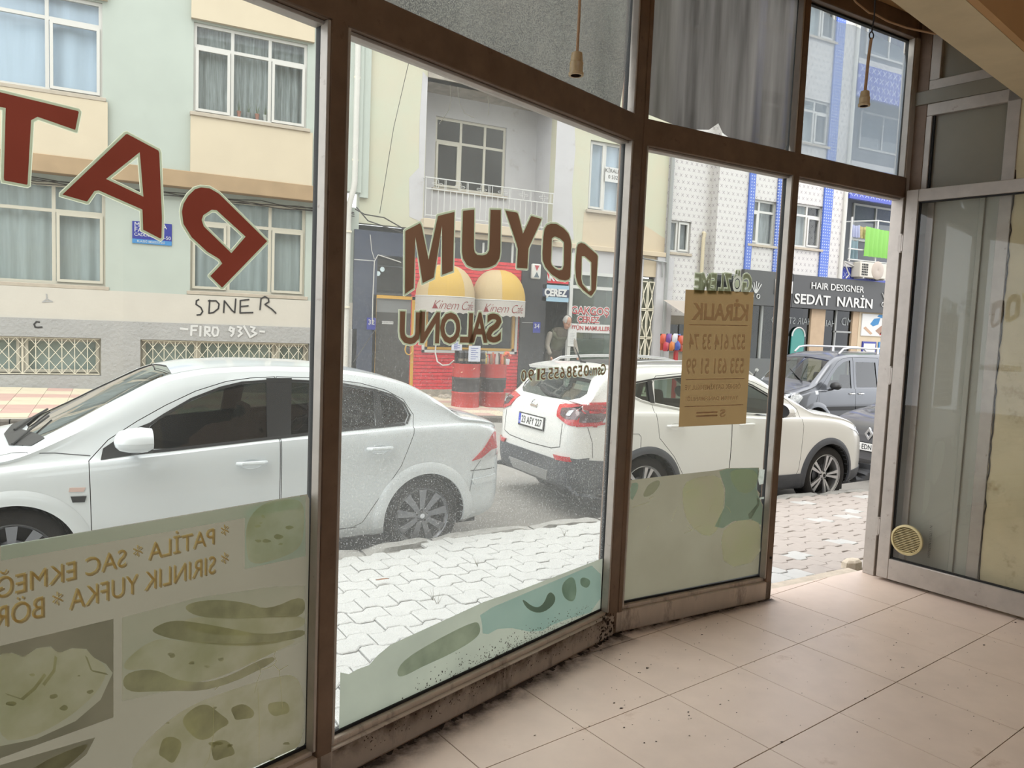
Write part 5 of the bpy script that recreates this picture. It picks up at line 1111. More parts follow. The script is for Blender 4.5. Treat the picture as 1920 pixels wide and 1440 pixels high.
q3 = lambda L: [(x/3, 960+y/3) for x, y in L]
pr('printed_picture', q3([(1370, -10), (1425, -30), (1712, -95), (1712, 245), (1370, 318)]), GRN, k=0)
pr('printed_roll', q3([(1380, 40), (1480, -60), (1620, -80), (1700, -60), (1705, 60), (1690, 200), (1560, 262), (1400, 300), (1375, 200)]), BR, -.0074)
plate_pts = [(-50, 1010), (-20, 800), (60, 785), (130, 810), (200, 760), (280, 750), (320, 790), (400, 760), (480, 765), (515, 810), (590, 850), (628, 900), (560, 1050), (420, 1170), (200, 1270), (-50, 1320)]
film('printed_picture', FA, onA(q3([(-60, 762), (632, 597), (632, 1150), (-60, 1400)])), DK, -.0067, parent=f1, holes=[onA(q3(plate_pts))])
pr('printed_plate', q3(plate_pts), PL, -.0074, 0)
pr('printed_dumpling', q3([(-30, 790), (60, 785), (130, 810), (200, 760), (280, 750), (320, 790), (400, 760), (480, 765), (515, 810), (590, 860), (585, 940), (500, 1050), (350, 1170), (150, 1270), (-30, 1280)]), BR, -.0086, 2)
pr('printed_picture', q3([(680, 590), (1100, 480), (1500, 420), (1708, 410), (1708, 720), (1000, 990), (680, 1060)]), PL, k=0)
pr('printed_filling', q3([(1015, 520), (1180, 485), (1380, 505), (1500, 550), (1708, 455), (1708, 590), (1500, 590), (1250, 600), (1080, 580)]), BR2, -.0074)
pr('printed_pastry', q3([(1060, 580), (1300, 600), (1708, 570), (1708, 650), (1450, 690), (1200, 690), (1000, 640)]), BR, -.0080)
pr('printed_filling', q3([(845, 650), (960, 600), (1120, 620), (1280, 650), (1480, 690), (1708, 650), (1708, 700), (1400, 760), (1000, 720), (860, 680)]), BR2, -.0086)
pr('printed_pastry', q3([(690, 830), (860, 700), (1000, 720), (1380, 740), (1708, 700), (1500, 800), (1200, 940), (1010, 960), (850, 870), (690, 890)]), BR, -.0092)
pr('printed_filling', q3([(680, 900), (860, 870), (1000, 950), (1220, 950), (1500, 800), (1560, 830), (1200, 1000), (900, 1000), (690, 1010)]), BR2, -.0099)
pr('printed_gozleme', q3([(720, 1420), (780, 1320), (900, 1200), (1050, 1090), (1250, 1010), (1500, 930), (1700, 900), (1712, 1300), (1560, 1380), (1500, 1440), (1200, 1560), (800, 1600)]), BR, -.0074, 3)
for c, r in (((950, 1330), 90), ((1150, 1180), 120), ((1350, 1120), 70), ((1240, 1330), 80), ((1560, 1100), 70)):
    pr('printed_herb', q3([(c[0]+r*random.uniform(.6, 1.3)*cos(t), c[1]+r*random.uniform(.5, 1)*sin(t)) for t in [2*pi*i/9 for i in range(9)]]), BR2, -.0080)
pr('printed_picture', q3([(-10, 1420), (530, 1262), (480, 1360), (300, 1500), (-10, 1560)]), DK, k=0)
pr('printed_pastry', q3([(120, 1450), (500, 1280), (470, 1340), (300, 1480)]), BR2, -.0074)
random.seed(31)
for k in range(26):
    cx_, cy_ = random.choice(((random.uniform(20, 540), random.uniform(900, 1100)), (random.uniform(900, 1650), random.uniform(1080, 1400)), (random.uniform(1400, 1680), random.uniform(-20, 200)), (random.uniform(800, 1300), random.uniform(760, 900)))); r = random.uniform(8, 24)
    pr('printed_herb', q3([(cx_+r*random.uniform(.5, 1.8)*cos(t), cy_+r*random.uniform(.4, .9)*sin(t)) for t in [2*pi*i/7 for i in range(7)]]), BR2, -.0092, k=1)
for l in ([(20, 1010), (110, 1040), (180, 980), (240, 900)], [(300, 800), (290, 880), (230, 960)], [(470, 800), (500, 880), (590, 900)]):
    film('printed_fold', FA, onA(q3([(x, y) for x, y in l]+[(x+14, y+12) for x, y in l[::-1]])), BR2, -.0092, parent=f1)
# gold lettering printed in reverse
def linefit(t, x0, x1, ya, yb, h, mt, n, fnp=FA, on=sA, parent=None, dx=0, **k):
    """reversed writing whose right end starts at x1 and runs left to x0 along the photographed baseline centre"""
    a = on(x0, ya); b = on(x1, yb); me = text_mesh(t, 1, align='LEFT', **k); xs__ = [v.co.x for v in me.vertices]; ys__ = [v.co.y for v in me.vertices]
    w = max(xs__)-min(xs__); L = sqrt((b[0]-a[0])**2+(b[1]-a[1])**2); hh = max(ys__)-min(ys__); yc = (max(ys__)+min(ys__))/2; ex = ((a[0]-b[0])/L, (a[1]-b[1])/L)
    for v in me.vertices:
        u = (v.co.x-min(xs__))/w*L; vv = (v.co.y-yc)/hh*h; v.co = fnp(b[0]+ex[0]*u+dx-ex[1]*0, b[1]+ex[1]*u+vv-dx, n-(.0004 if v.co.z > 0 else 0))
    me.materials.clear(); me.materials.append(mt); o = bpy.data.objects.new('lettering', me); COL.objects.link(o)
    if parent: o.parent = parent
    return o
for t, x0, x1, ya, yb in (('* PATİLA * SAC EKMEĞİ', -35, 425, 1102, 992), ('* SIRINLIK YUFKA * BÖREK', -75, 425, 1168, 1047)):
    linefit(t, x0, x1, ya, yb, .066, TXS, -.0074, parent=f1, dx=.004, bold=.0); linefit(t, x0, x1, ya, yb, .066, TX, -.0079, parent=f1, bold=.0)
# film cracks as pale strips on top, daylight painted in their colour
CK = film_mat('crack_light_strip', (1, 1, 0.8), (1, 1, 0.85), 5, .9)
mb = MB()
for l in ([(1415, 825), (1450, 870), (1455, 900), (1435, 950), (1422, 1010)], [(1455, 882), (1500, 870), (1530, 852), (1545, 830), (1530, 800), (1540, 775)], [(1530, 852), (1560, 885), (1610, 855)], [(1560, 885), (1570, 980), (1578, 1100)], [(1440, 985), (1448, 1150), (1446, 1438)], [(1192, 1075), (1190, 1250), (1165, 1380), (1130, 1438)], [(1195, 995), (1225, 968)]):
    mb.tube([FA(*sA(x/3, 960+y/3), -.0112) for x, y in l], .0009, 4, CK)
mb.build('crack_light_strip', parent=f1)
# remnant along the foot of the middle window
TE = film_mat('film_teal', (0.58, 0.78, 0.80), (0.68, 0.85, 0.87), 3, .9); CRM = film_mat('film_sage', (0.31, 0.33, 0.275), (0.36, 0.38, 0.315), 4, .9); SG = film_mat('film_moss', (0.42, 0.46, 0.38), (0.62, 0.66, 0.56), 9, .9)
P2_ = onA([(630, 1262), (652, 1263), (668, 1254), (690, 1246), (706, 1228), (730, 1208), (765, 1192), (840, 1158), (905, 1128), (980, 1103), (1045, 1078), (1120, 1049), (1128, 1047), (1126, 1143)])
P2_ = [(.004, P2_[0][1])]+P2_[1:]+[(.004, .135)]
f2 = film('window_film', FA, P2_, CRM); tag(f2, 'torn sage and teal film remnant along the foot of the middle window', 'window film')
w = lambda L: [(640+x/3, 960+y/3) for x, y in L]
def p2(name, L, mt, n, k=2): return film(name, FA, chaikin(onA(w(L)), k) if k else onA(w(L)), mt, n, parent=f2)
p2('printed_patch', [(770, 565), (1040, 450), (1250, 362), (1450, 280), (1455, 545), (1200, 620), (1100, 680), (900, 640), (790, 700), (785, 620)], TE, -.0067, 1)
p2('printed_roll', [(300, 905), (340, 830), (520, 720), (740, 610), (775, 630), (770, 700), (600, 800), (460, 860), (330, 930)], SG, -.0074)
p2('printed_leaf', [(1000, 475), (1080, 540), (1130, 520), (1160, 440), (1200, 470), (1190, 520), (1120, 570), (1040, 550)], CRM, -.0074); p2('printed_leaf', [(1230, 400), (1300, 350), (1320, 440), (1300, 510), (1240, 480)], SG, -.0074); p2('printed_leaf', [(1340, 360), (1400, 380), (1380, 430), (1335, 410)], SG, -.0074)
# film on the narrow window
v6 = lambda L: [(1140+x/6, 800+y/6) for x, y in L]
P3 = onB(v6([(240, 600), (310, 590), (700, 545), (1200, 490), (1330, 465), (1690, 458), (1680, 560), (1662, 700), (1700, 750), (1690, 790), (1735, 880), (1715, 1500)])); P3 = P3[:-1]+[(sB1-.016, .142+.005), (sB0+.01, .142)]
f3 = film('window_film', FB, P3, film_mat('film_khaki', (0.235, 0.212, 0.155), (0.27, 0.248, 0.185), 3, .9)); tag(f3, 'khaki film with big leaf shapes on the narrow window by the doorway', 'window film')
def p3(name, L, mt, n, k=2): return film(name, FB, chaikin(onB(v6(L)), k) if k else onB(v6(L)), mt, n, parent=f3)
GT = film_mat('film_greyteal', (0.55, 0.72, 0.68), (0.62, 0.8, 0.76), 4, .9); KH = film_mat('film_leaf', (0.95, 1, 0.8), (1, 1, 0.88), 5, .9)
p3('printed_patch', [(1240, 500), (1330, 470), (1680, 462), (1665, 700), (1690, 800), (1730, 900), (1715, 1100), (1600, 1040), (1400, 1060), (1280, 1140), (1190, 1120), (1300, 900), (1310, 700)], GT, -.0067, 0)
p3('printed_leaf', [(1360, 475), (1670, 470), (1665, 650), (1600, 730), (1510, 750), (1430, 700), (1370, 590)], KH, -.0074); p3('printed_leaf', [(1250, 1200), (1400, 1060), (1600, 1040), (1710, 1090), (1700, 1500), (1300, 1600)], KH, -.0074, 1)
p3('printed_leaf', [(450, 640), (560, 590), (580, 640), (500, 760), (380, 800), (400, 720)], film_mat('film_leaf_dark', (0.66, 0.7, 0.6), (0.72, 0.76, 0.66), 5, .9), -.0074)  # darker print tone for this leaf shape
p3('printed_patch', [(240, 640), (330, 620), (330, 700), (245, 860)], GT, -.0067, 1); p3('printed_leaf', [(830, 640), (1000, 560), (1240, 540), (1300, 700), (1290, 900), (1240, 1150), (1100, 1250), (900, 1100), (830, 900)], KH, -.0067, 1)
TW = film_mat('torn_white', hexc(214, 218, 212), hexc(170, 176, 168), 30, .9)
p3('torn_edge', [(1575, 1035), (1565, 980), (1640, 900), (1670, 860), (1660, 800), (1750, 785), (1748, 810), (1690, 810), (1690, 880), (1640, 960), (1600, 1030)], TW, -.0081, 0); p3('torn_edge', [(1680, 470), (1750, 480), (1745, 560), (1735, 640), (1690, 650), (1670, 560)], TW, -.0081, 0)
mb = MB()
for l in ([(260, 905), (450, 845)], [(450, 805), (500, 785)], [(700, 1060), (770, 890)], [(860, 740), (930, 705), (990, 710)], [(1120, 970), (1140, 910), (1160, 875)], [(1320, 890), (1350, 920), (1370, 965)], [(840, 1200), (1040, 1105)], [(880, 1110), (930, 1170)], [(400, 1190), (450, 1110)]):
    mb.tube([FB(*sB(1140+x/6, 800+y/6), -.0085) for x, y in l], .0009, 4, CK)
mb.build('crack_light_strip', parent=f3)  # pale strips over the film, light through the cracks put into their colour
# upper panes
GU = film_mat('film_grey_honeycomb', (0.115, 0.113, 0.112), (0.18, 0.175, 0.168), 1.6, .85, .86, (2, 2, .8), bump=.5, bscale=200)
GB = film_mat('film_brown_streaks', (0.06, 0.054, 0.05), (0.20, 0.185, 0.178), 2.4, .85, .97, (4, 4, .3), detail=10)
GC = film_mat('film_blue_haze', (0.3, 0.35, 0.42), (0.38, 0.43, 0.5), 2, .85, .66)
A_ = onA([(672, 0), (1160, 205), (1168, 150), (1176, 70), (1183, -40), (1188, -160)]); s0_ = .02
u2 = film('window_film', FA, [(.07, ZR1+.003)]+[(A_[1][0], ZR1+.004)]+A_[2:]+[(A_[-1][0], ZT-.01), (.02, ZT-.01), (.02, 2.76), (.05, 2.70)], GU); tag(u2, 'grey honeycomb textured film above the middle window', 'window film', 'upper window films')
B_ = onB([(1221, 236), (1245, 240), (1270, 247), (1300, 252), (1330, 247), (1345, 237), (1352, 252), (1368, 266), (1440, 283), (1455, 288), (1470, 288)])
u3 = film('window_film', FB, [(sB0+.004, ZT-.01), (sB0+.004, ZR1+.04)]+[(B_[2][0], ZR1+.012), (B_[3][0], ZR1+.014), (B_[4][0]-.01, ZR1+.03), (B_[5][0], ZR1+.075), (B_[6][0]+.006, ZR1+.03), (B_[7][0]+.01, ZR1+.006), (sB1-.10, ZR1+.004), (sB1-.045, ZR1+.004), (sB1-.018, ZR1+.05), (sB1-.012, ZT-.01)], GB); tag(u3, 'dark streaky brown film with torn foot above the narrow window', 'window film', 'upper window films')
u4 = film('window_film', FB, [(sC0+.004, ZR1+.004), (sD-.02, ZR1+.004), (sD-.015, ZT-.16), (sD-.03, ZT-.10), (sD-.10, ZT-.06), (sC0+.45, ZT-.035), (sC0+.3, ZT-.05), (sC0+.15, ZT-.02), (sC0+.004, ZT-.025)], GC); tag(u4, 'hazy blue grey film over the pane above the open doorway', 'window film', 'upper window films')
del u2['group'], u3['group'], u4['group']
# ---- red arched lettering
RIMM = film_mat('letter_rim', (0.5, 0.52, 0.46), (0.56, 0.58, 0.52), 4, .9); REDM = film_mat('letter_red', (0.42, 0.085, 0.075), (0.44, 0.09, 0.08), 2, .9); BRNM = film_mat('letter_brown', (0.36, 0.18, 0.15), (0.40, 0.20, 0.165), 2, .9); CRMM = film_mat('letter_edge', (0.62, 0.64, 0.5), (0.66, 0.68, 0.54), 4, .9)
def letter(parent, outer, holes, fn, rim_w, core, k=0, n=-.0066):
    o = chaikin(outer, k) if k else outer; hs = [chaikin(h, k) if k else h for h in holes]
    a = film('letter', fn, o, CRMM, n, holes=hs, parent=parent)
    film('letter_rim', fn, inset(o, rim_w*.22), RIMM, n-.0007, parent=a, holes=[inset(h, -rim_w*.22) for h in hs])
    film('letter_core', fn, inset(o, rim_w), core, n-.0014, parent=a, holes=[inset(h, -rim_w) for h in hs]); return a
pt = tag(empty('window_lettering'), 'big dark red reversed letters slanting across the left window', 'lettering'); T3 = lambda L: onA(L, 3)
letter(pt, T3([(-330, 440), (-40, 495), (250, 565), (440, 612), (456, 632), (432, 753), (414, 750), (210, 680), (188, 692), (168, 1050), (150, 1060), (0, 1032), (-6, 1000), (4, 625), (-300, 575)]), [], FA, .0075, REDM)
letter(pt, T3([(690, 742), (708, 738), (895, 838), (904, 862), (919, 1230), (916, 1345), (898, 1362), (782, 1302), (778, 1190), (548, 1090), (536, 1092), (496, 1150), (480, 1152), (325, 1108), (326, 1086)]), [T3([(766, 890), (781, 1082), (622, 1006)])], FA, .0075, REDM)
letter(pt, T3([(1000, 1190), (1010, 1140), (1040, 1090), (1080, 1052), (1120, 1040), (1175, 1046), (1230, 1078), (1506, 1350), (1506, 1366), (1250, 1630), (1234, 1630), (1160, 1555), (1162, 1545), (1224, 1480), (1216, 1468), (1150, 1428), (1060, 1345), (1010, 1265)]), [T3([(1142, 1240), (1148, 1222), (1188, 1196), (1206, 1198), (1354, 1332), (1292, 1404), (1150, 1266)])], FA, .0075, REDM)
dy = tag(empty('window_lettering'), 'arched brown red reversed DOYUM lettering on the middle window', 'lettering'); D5 = lambda L: onA(L, 4.571, 740, 380); rw_ = .0085
letter(dy, D5([(62, 238), (75, 222), (200, 157), (214, 158), (232, 195), (278, 445), (345, 105), (355, 95), (500, 60), (511, 68), (500, 600), (392, 638), (380, 632), (390, 240), (335, 658), (225, 710), (214, 705), (168, 340), (165, 745), (75, 803), (60, 798)]), [], FA, rw_, BRNM)
letter(dy, D5([(560, 60), (572, 52), (670, 41), (682, 50), (679, 390), (684, 415), (700, 430), (740, 434), (770, 424), (786, 400), (797, 50), (806, 42), (898, 46), (909, 56), (905, 430), (895, 490), (860, 545), (800, 573), (730, 582), (660, 578), (600, 552), (562, 490), (550, 420)]), [], FA, rw_, BRNM)
letter(dy, D5([(922, 54), (935, 50), (1035, 68), (1050, 80), (1062, 115), (1090, 230), (1148, 105), (1160, 97), (1250, 124), (1260, 136), (1245, 180), (1158, 370), (1145, 400), (1135, 575), (1125, 583), (1035, 575), (1024, 565), (1032, 400), (1020, 355)]), [], FA, rw_, BRNM)
letter(dy, D5([(1262, 220), (1285, 180), (1325, 163), (1380, 168), (1440, 205), (1485, 255), (1505, 310), (1512, 360), (1502, 640), (1485, 672), (1450, 684), (1400, 675), (1330, 632), (1272, 565), (1246, 500), (1244, 430), (1252, 290)]), [D5([(1345, 318), (1362, 308), (1400, 322), (1430, 350), (1428, 530), (1418, 560), (1400, 565), (1368, 552), (1342, 524), (1337, 500)])], FA, rw_, BRNM)
letter(dy, D5([(1540, 380), (1552, 345), (1585, 328), (1620, 338), (1725, 430), (1738, 455), (1736, 500), (1722, 740), (1715, 760), (1680, 812), (1662, 812), (1600, 765), (1552, 710), (1532, 640), (1528, 560), (1532, 470)]), [D5([(1600, 475), (1612, 474), (1665, 520), (1665, 740), (1655, 745), (1604, 688), (1596, 650)])], FA, rw_, BRNM)
def word(parent, glyphs, fn, on, rimw, core, corner, wt=.03, **k):
    """reversed letters: (char, x left, x right, y top, y bottom) in photo pixels at the glyph's own corners"""
    for ch, x0, x1, y0, y1 in glyphs:
        a = on(x0, (y0+y1)/2); b = on(x1, (y0+y1)/2); t = on((x0+x1)/2, y0); u = on((x0+x1)/2, y1)
        for i, (off, mt) in enumerate(((rimw*1.25, CRMM), (rimw, RIMM), (0, core))):
            H = t[1]-u[1]-2*rimw; Wd = b[0]-a[0]-2*rimw; me = text_mesh(ch, 1, bold=0, align='LEFT'); xs__ = [v.co.x for v in me.vertices]; ys__ = [v.co.y for v in me.vertices]; gw = max(xs__)-min(xs__); gh = max(ys__)-min(ys__)
            sc = H/gh; me = text_mesh(ch, 1, bold=off/sc+wt, align='LEFT'); gx_ = (max(xs__)+min(xs__))/2; gy_ = (max(ys__)+min(ys__))/2; cz = (t[1]+u[1])/2+(b[1]-a[1])*0; cs_ = (a[0]+b[0])/2
            for v in me.vertices:
                ux = (v.co.x-gx_); uy = (v.co.y-gy_)
                e = off if off else 0
                kx = Wd/gw; v.co = fn(cs_-ux*kx*(1 if not off else (Wd+1.2*off)/(Wd+2*off/sc*kx if False else Wd+1.2*off)), cz+uy*sc, -.0066-.0007*i)
            me.materials.clear(); me.materials.append(mt)
            o = bpy.data.objects.new('letter' if i == 0 else ('letter_rim' if i == 1 else 'letter_core'), me); COL.objects.link(o)
            if i == 0: base = o; o.parent = parent
            else: o.parent = base
sl = tag(empty('window_lettering'), 'brown reversed SALONU lettering below DOYUM', 'lettering')
word(sl, [('U', 746, 786, 584, 646), ('N', 785, 822, 584, 644), ('O', 822, 861, 585, 645), ('L', 860, 884, 586, 643), ('A', 880, 912, 585, 643), ('S', 909, 937, 587, 643)], FA, sA, .006, BRNM, None)
gs = tag(empty('window_lettering'), 'small brown reversed telephone lettering at the right of the middle window', 'lettering')
xs_g = [('0', 974, 985), ('9', 987, 999), ('1', 1004, 1010), ('5', 1011, 1021), ('5', 1025, 1035), ('5', 1036, 1046), ('6', 1047, 1057), ('8', 1060, 1070), ('3', 1071, 1080), ('5', 1081, 1090), ('0', 1092, 1102), (':', 1104, 1107), ('m', 1108, 1117), ('s', 1118, 1124), ('G', 1124, 1134)]
word(gs, [(c, a, b, 681+(1128-a)*.075+(6 if c in 'ms:' else 0), 703+(1128-a)*.085) for c, a, b in xs_g], FA, sA, .003, BRNM, None, wt=.0)
gz = tag(empty('window_lettering'), 'grey reversed GOZLEME lettering behind the brown paper notice', 'lettering')
word(gz, [('E', 1300, 1313, 513, 549), ('M', 1313, 1331, 513, 549), ('E', 1331, 1342, 513, 549), ('L', 1345, 1355, 513, 549), ('Z', 1356, 1370, 513, 549), ('Ö', 1371, 1390, 507, 550), ('G', 1390, 1408, 513, 551)], FB, sB, .006, DK, None)
# brown paper notice
KR = film_mat('kraft_paper', (0.23, 0.15, 0.072), (0.255, 0.168, 0.08), 2, .9); KD = film_mat('kraft_print', (0.72, 0.62, 0.56), (0.74, 0.64, 0.58), 4, .9)
Pn = [sB(1283, 543), sB(1411, 548), sB(1396, 794), sB(1270, 800)]; nz_ = film('rental_notice', FB, Pn, KR, -.010, .0008); tag(nz_, 'brown paper rental notice with reversed print taped inside the narrow window', 'notice')
def nt(t, u0, u1, v, h, **k):
    me = text_mesh(t, 1, align='LEFT', **k); xs__ = [q.co.x for q in me.vertices]; ys__ = [q.co.y for q in me.vertices]; w_ = max(xs__)-min(xs__); hh = max(ys__)-min(ys__); ym = min(ys__)
    for q in me.vertices:
        u = u1-(q.co.x-min(xs__))/w_*(u1-u0); vv = v-h/2+(q.co.y-ym)/hh*h
        a = Vector(Pn[0])*(1-u)+Vector(Pn[1])*u; b = Vector(Pn[3])*(1-u)+Vector(Pn[2])*u; p = b*(1-vv)+a*vv; q.co = FB(p.x, p.y, -.0114)
    me.materials.clear(); me.materials.append(KD); link_mesh('lettering', me, nz_)
nt('KİRALIK', .10, .93, .865, .165, bold=.04); nt('532 614 33 74', .08, .91, .625, .12, bold=.02); nt('533 631 51 99', .06, .91, .445, .12, bold=.02)
nt('ÖRNEK GAYRİMENKUL VE', .06, .88, .295, .05, bold=.02); nt('YATIRIM DANIŞMANLIĞI', .08, .85, .205, .05, bold=.02); nt('S', .58, .67, .09, .06, bold=.04)
for v in (.745, .345, .145):
    mb = MB(); pts = []
    for u, vv in ((.07, v), (.93, v), (.93, v+.006), (.07, v+.006)):
        a = Vector(Pn[0])*(1-u)+Vector(Pn[1])*u; b = Vector(Pn[3])*(1-u)+Vector(Pn[2])*u; p = b*(1-vv)+a*vv; pts.append((p.x, p.y))
    plate([pts], -.0113, -.0108, lambda u, v_, w_: FB(u, v_, w_), KD, mb); mb.build('print_line', parent=nz_)
for v in (.105, .08):
    mb = MB(); pts = []
    for u, vv in ((.24, v), (.55, v), (.55, v-.012), (.24, v-.012)):
        a = Vector(Pn[0])*(1-u)+Vector(Pn[1])*u; b = Vector(Pn[3])*(1-u)+Vector(Pn[2])*u; p = b*(1-vv)+a*vv; pts.append((p.x, p.y))
    plate([pts], -.0113, -.0108, lambda u, v_, w_: FB(u, v_, w_), KD, mb); mb.build('print_line', parent=nz_)
# faint scratches on the clear glass
mb = MB(); SCR = film_mat('scratch', hexc(226, 226, 218), hexc(226, 226, 218), 3, .4)
for l in ([(607, 480), (612, 560), (600, 620), (545, 698)], [(650, 490), (660, 580), (690, 640), (745, 665)], [(820, 540), (824, 600), (820, 650)]):
    mb.tube([FA(*sA(640+x/3, y/3), -.005) for x, y in l], .0011, 4, SCR)
tag(mb.build('glass_scratches', smooth=True), 'thin curved white scratches high on the middle window', 'scratch', kind='stuff')
# ---- lamp holders on cords, wire above the doorway
bk_ = mat('bakelite', hexc(186, 162, 124), .45, noise=.12, scale=30); cdm = mat('cord_tan', hexc(164, 130, 98), .7); cdk = mat('cord_dark', hexc(40, 36, 36), .7)
def holder(px, ptop, pbot, depth, wpx, label, wire, tilt=0):
    t = CAM+ray(px, pbot)*depth; w_ = wpx/F*depth/2; top = CAM+ray(px+tilt*.0, ptop)*depth; h = (top.z-t.z)
    o = tag(empty('lamp_holder', t), label, 'lamp holder'); r = w_
    mb = MB(); mb.lathe([(r*.72, 0), (r*1.0, .0), (r*1.02, .008), (r*.9, .010), (r*.88, h*.45), (r*.92, h*.48), (r*.92, h*.55), (r*.84, h*.58), (r*.72, h*.96), (r*.5, h), (0, h)], lambda x, y, z: Vector((x, y, z)), 24, bk_)
    mb.build('shell', parent=o, smooth=True); mb = MB(); mb.lathe([(r*.72, 0), (r*.66, .03), (0, .03)], lambda x, y, z: Vector((x, y, z)), 20, mat('socket_inside', hexc(60, 44, 32), .6)); mb.build('socket', parent=o, smooth=True)
    if wire == 'tan':
        mb = MB(); mb.tube([(0, 0, h), (.002, .001, h+.1), (0, 0, 3.62-t.z-.7 if False else h+.235)], r*.19, 10, cdm); mb.tube([(0, 0, h+.23), (0, 0, h+.27)], r*.34, 10, cdk); mb.tube([(0, 0, h+.26), (0, 0, 3.62-t.z)], r*.1, 8, cdk); mb.build('cord', parent=o, smooth=True)
    else:
        mb = MB(); mb.tube([(0, 0, h), (.004, 0, h+.12), (.012, 0, h+.205)], r*.26, 10, cdm); mb.build('sleeve', parent=o, smooth=True)
        mb = MB(); mb.tube([(.012+.012*cos(a), 0, h+.215+.014*sin(a)) for a in [2*pi*i/14 for i in range(15)]], .0025, 6, cdk, cap=False)
        mb.tube([(.012, 0, h+.228), (.02, 0, h+.29), (.016, 0, h+.36), (.016, 0, 3.62-t.z)], .003, 6, cdk); mb.build('cord', parent=o, smooth=True)
holder(1080, 99, 142, 2.35, 28, 'cream lamp holder hanging on a tan cord before the honeycomb film', 'tan'); holder(1620, 171, 199, 3.0, 21, 'small ribbed lamp holder on a thin black wire near the doorway', 'wire')
mb = MB(); mb.tube([(CAM+ray(x, y)*3.5) for x, y in ((1585, -25), (1605, 4), (1630, 24), (1640, 26), (1665, 40), (1700, 52), (1755, 64))], .0045, 6, cdm); tag(mb.build('loose_wire', smooth=True), 'pale loose wire running above the doorway pane to the beam', 'wire')
# ------------------------------------------------------------------ cars
def pchip(P):
    """monotone cubic through (x, y) points, ascending x"""
    xs_ = [p[0] for p in P]; ys_ = [p[1] for p in P]; n = len(P); h = [xs_[i+1]-xs_[i] for i in range(n-1)]; d = [(ys_[i+1]-ys_[i])/h[i] for i in range(n-1)]
    m = [d[0]]+[0 if d[i-1]*d[i] <= 0 else 3*(h[i-1]+h[i])/((2*h[i]+h[i-1])/d[i-1]+(h[i]+2*h[i-1])/d[i]) for i in range(1, n-1)]+[d[-1]]
    def f(x):
        if x <= xs_[0]: return ys_[0]
        if x >= xs_[-1]: return ys_[-1]
        i = max(k for k in range(n-1) if xs_[k] <= x); t = (x-xs_[i])/h[i]
        return (2*t**3-3*t**2+1)*ys_[i]+(t**3-2*t**2+t)*h[i]*m[i]+(-2*t**3+3*t**2)*ys_[i+1]+(t**3-t**2)*h[i]*m[i+1]
    return f
def crom(P, k=4):
    """Catmull-Rom through the 2-D points"""
    out = []; n = len(P)
    for i in range(n-1):
        p0 = P[max(i-1, 0)]; p1 = P[i]; p2 = P[i+1]; p3 = P[min(i+2, n-1)]
        for j in range(k):
            t = j/k; out.append(tuple(.5*((2*p1[c])+(-p0[c]+p2[c])*t+(2*p0[c]-5*p1[c]+4*p2[c]-p3[c])*t*t+(-p0[c]+3*p1[c]-3*p2[c]+p3[c])*t**3) for c in (0, 1)))
    out.append(P[-1]); return out
paintm = {}
def paint(name, col, rough=.28, metal=0, coat=.8): return mat(name, col, rough, metal, noise=.015, scale=1.5, coat=coat)
mat('tyre', hexc(38, 36, 36), .85, 0, noise=.25, scale=22, bump=.2, bscale=60); mat('rim_grey', hexc(128, 130, 136), .35, .6); mat('rim_silver', hexc(190, 190, 192), .3, .6)
mat('rim_dark', hexc(28, 28, 30), .4, .3); mat('car_black', hexc(36, 36, 38), .5); mat('car_trim', hexc(74, 76, 82), .62, 0, noise=.15, scale=10); mat('car_interior', hexc(34, 32, 31), .9); mat('seat_cloth', hexc(46, 44, 43), .95)
mat('lens_red', hexc(190, 18, 34), .12, 0, coat=.8, noise=.25, scale=24); mat('lens_clear', hexc(196, 200, 204), .1, .35, coat=.8, noise=.3, scale=30); mat('lens_dark', hexc(86, 60, 66), .12, .2, coat=.8, noise=.4, scale=22); mat('chrome', hexc(212, 214, 218), .12, 1); mat('plate_white', hexc(230, 230, 228), .4); mat('plate_blue', hexc(34, 62, 190), .4); mat('under_black', (.01, .01, .01), .95)
glass('car_glass', (.20, .23, .22), 2.2); glass('car_glass_green', (.50, .60, .55), 2.4); glass('car_glass_wind', (.42, .47, .44), 2.4)
def apply_mods(o):
    bpy.context.view_layer.update(); dg = bpy.context.evaluated_depsgraph_get(); me = bpy.data.meshes.new_from_object(o.evaluated_get(dg)); o.modifiers.clear(); old = o.data; o.data = me; bpy.data.meshes.remove(old)
def boolean(o, cutter, op='DIFFERENCE'):
    m = o.modifiers.new('b', 'BOOLEAN'); m.operation = op; m.object = cutter; m.solver = 'EXACT'; m.material_mode = 'TRANSFER'; apply_mods(o)
def shade(o, ang=32):
    me = o.data; me.polygons.foreach_set('use_smooth', [True]*len(me.polygons)); me.set_sharp_from_angle(angle=radians(ang)); me.update()
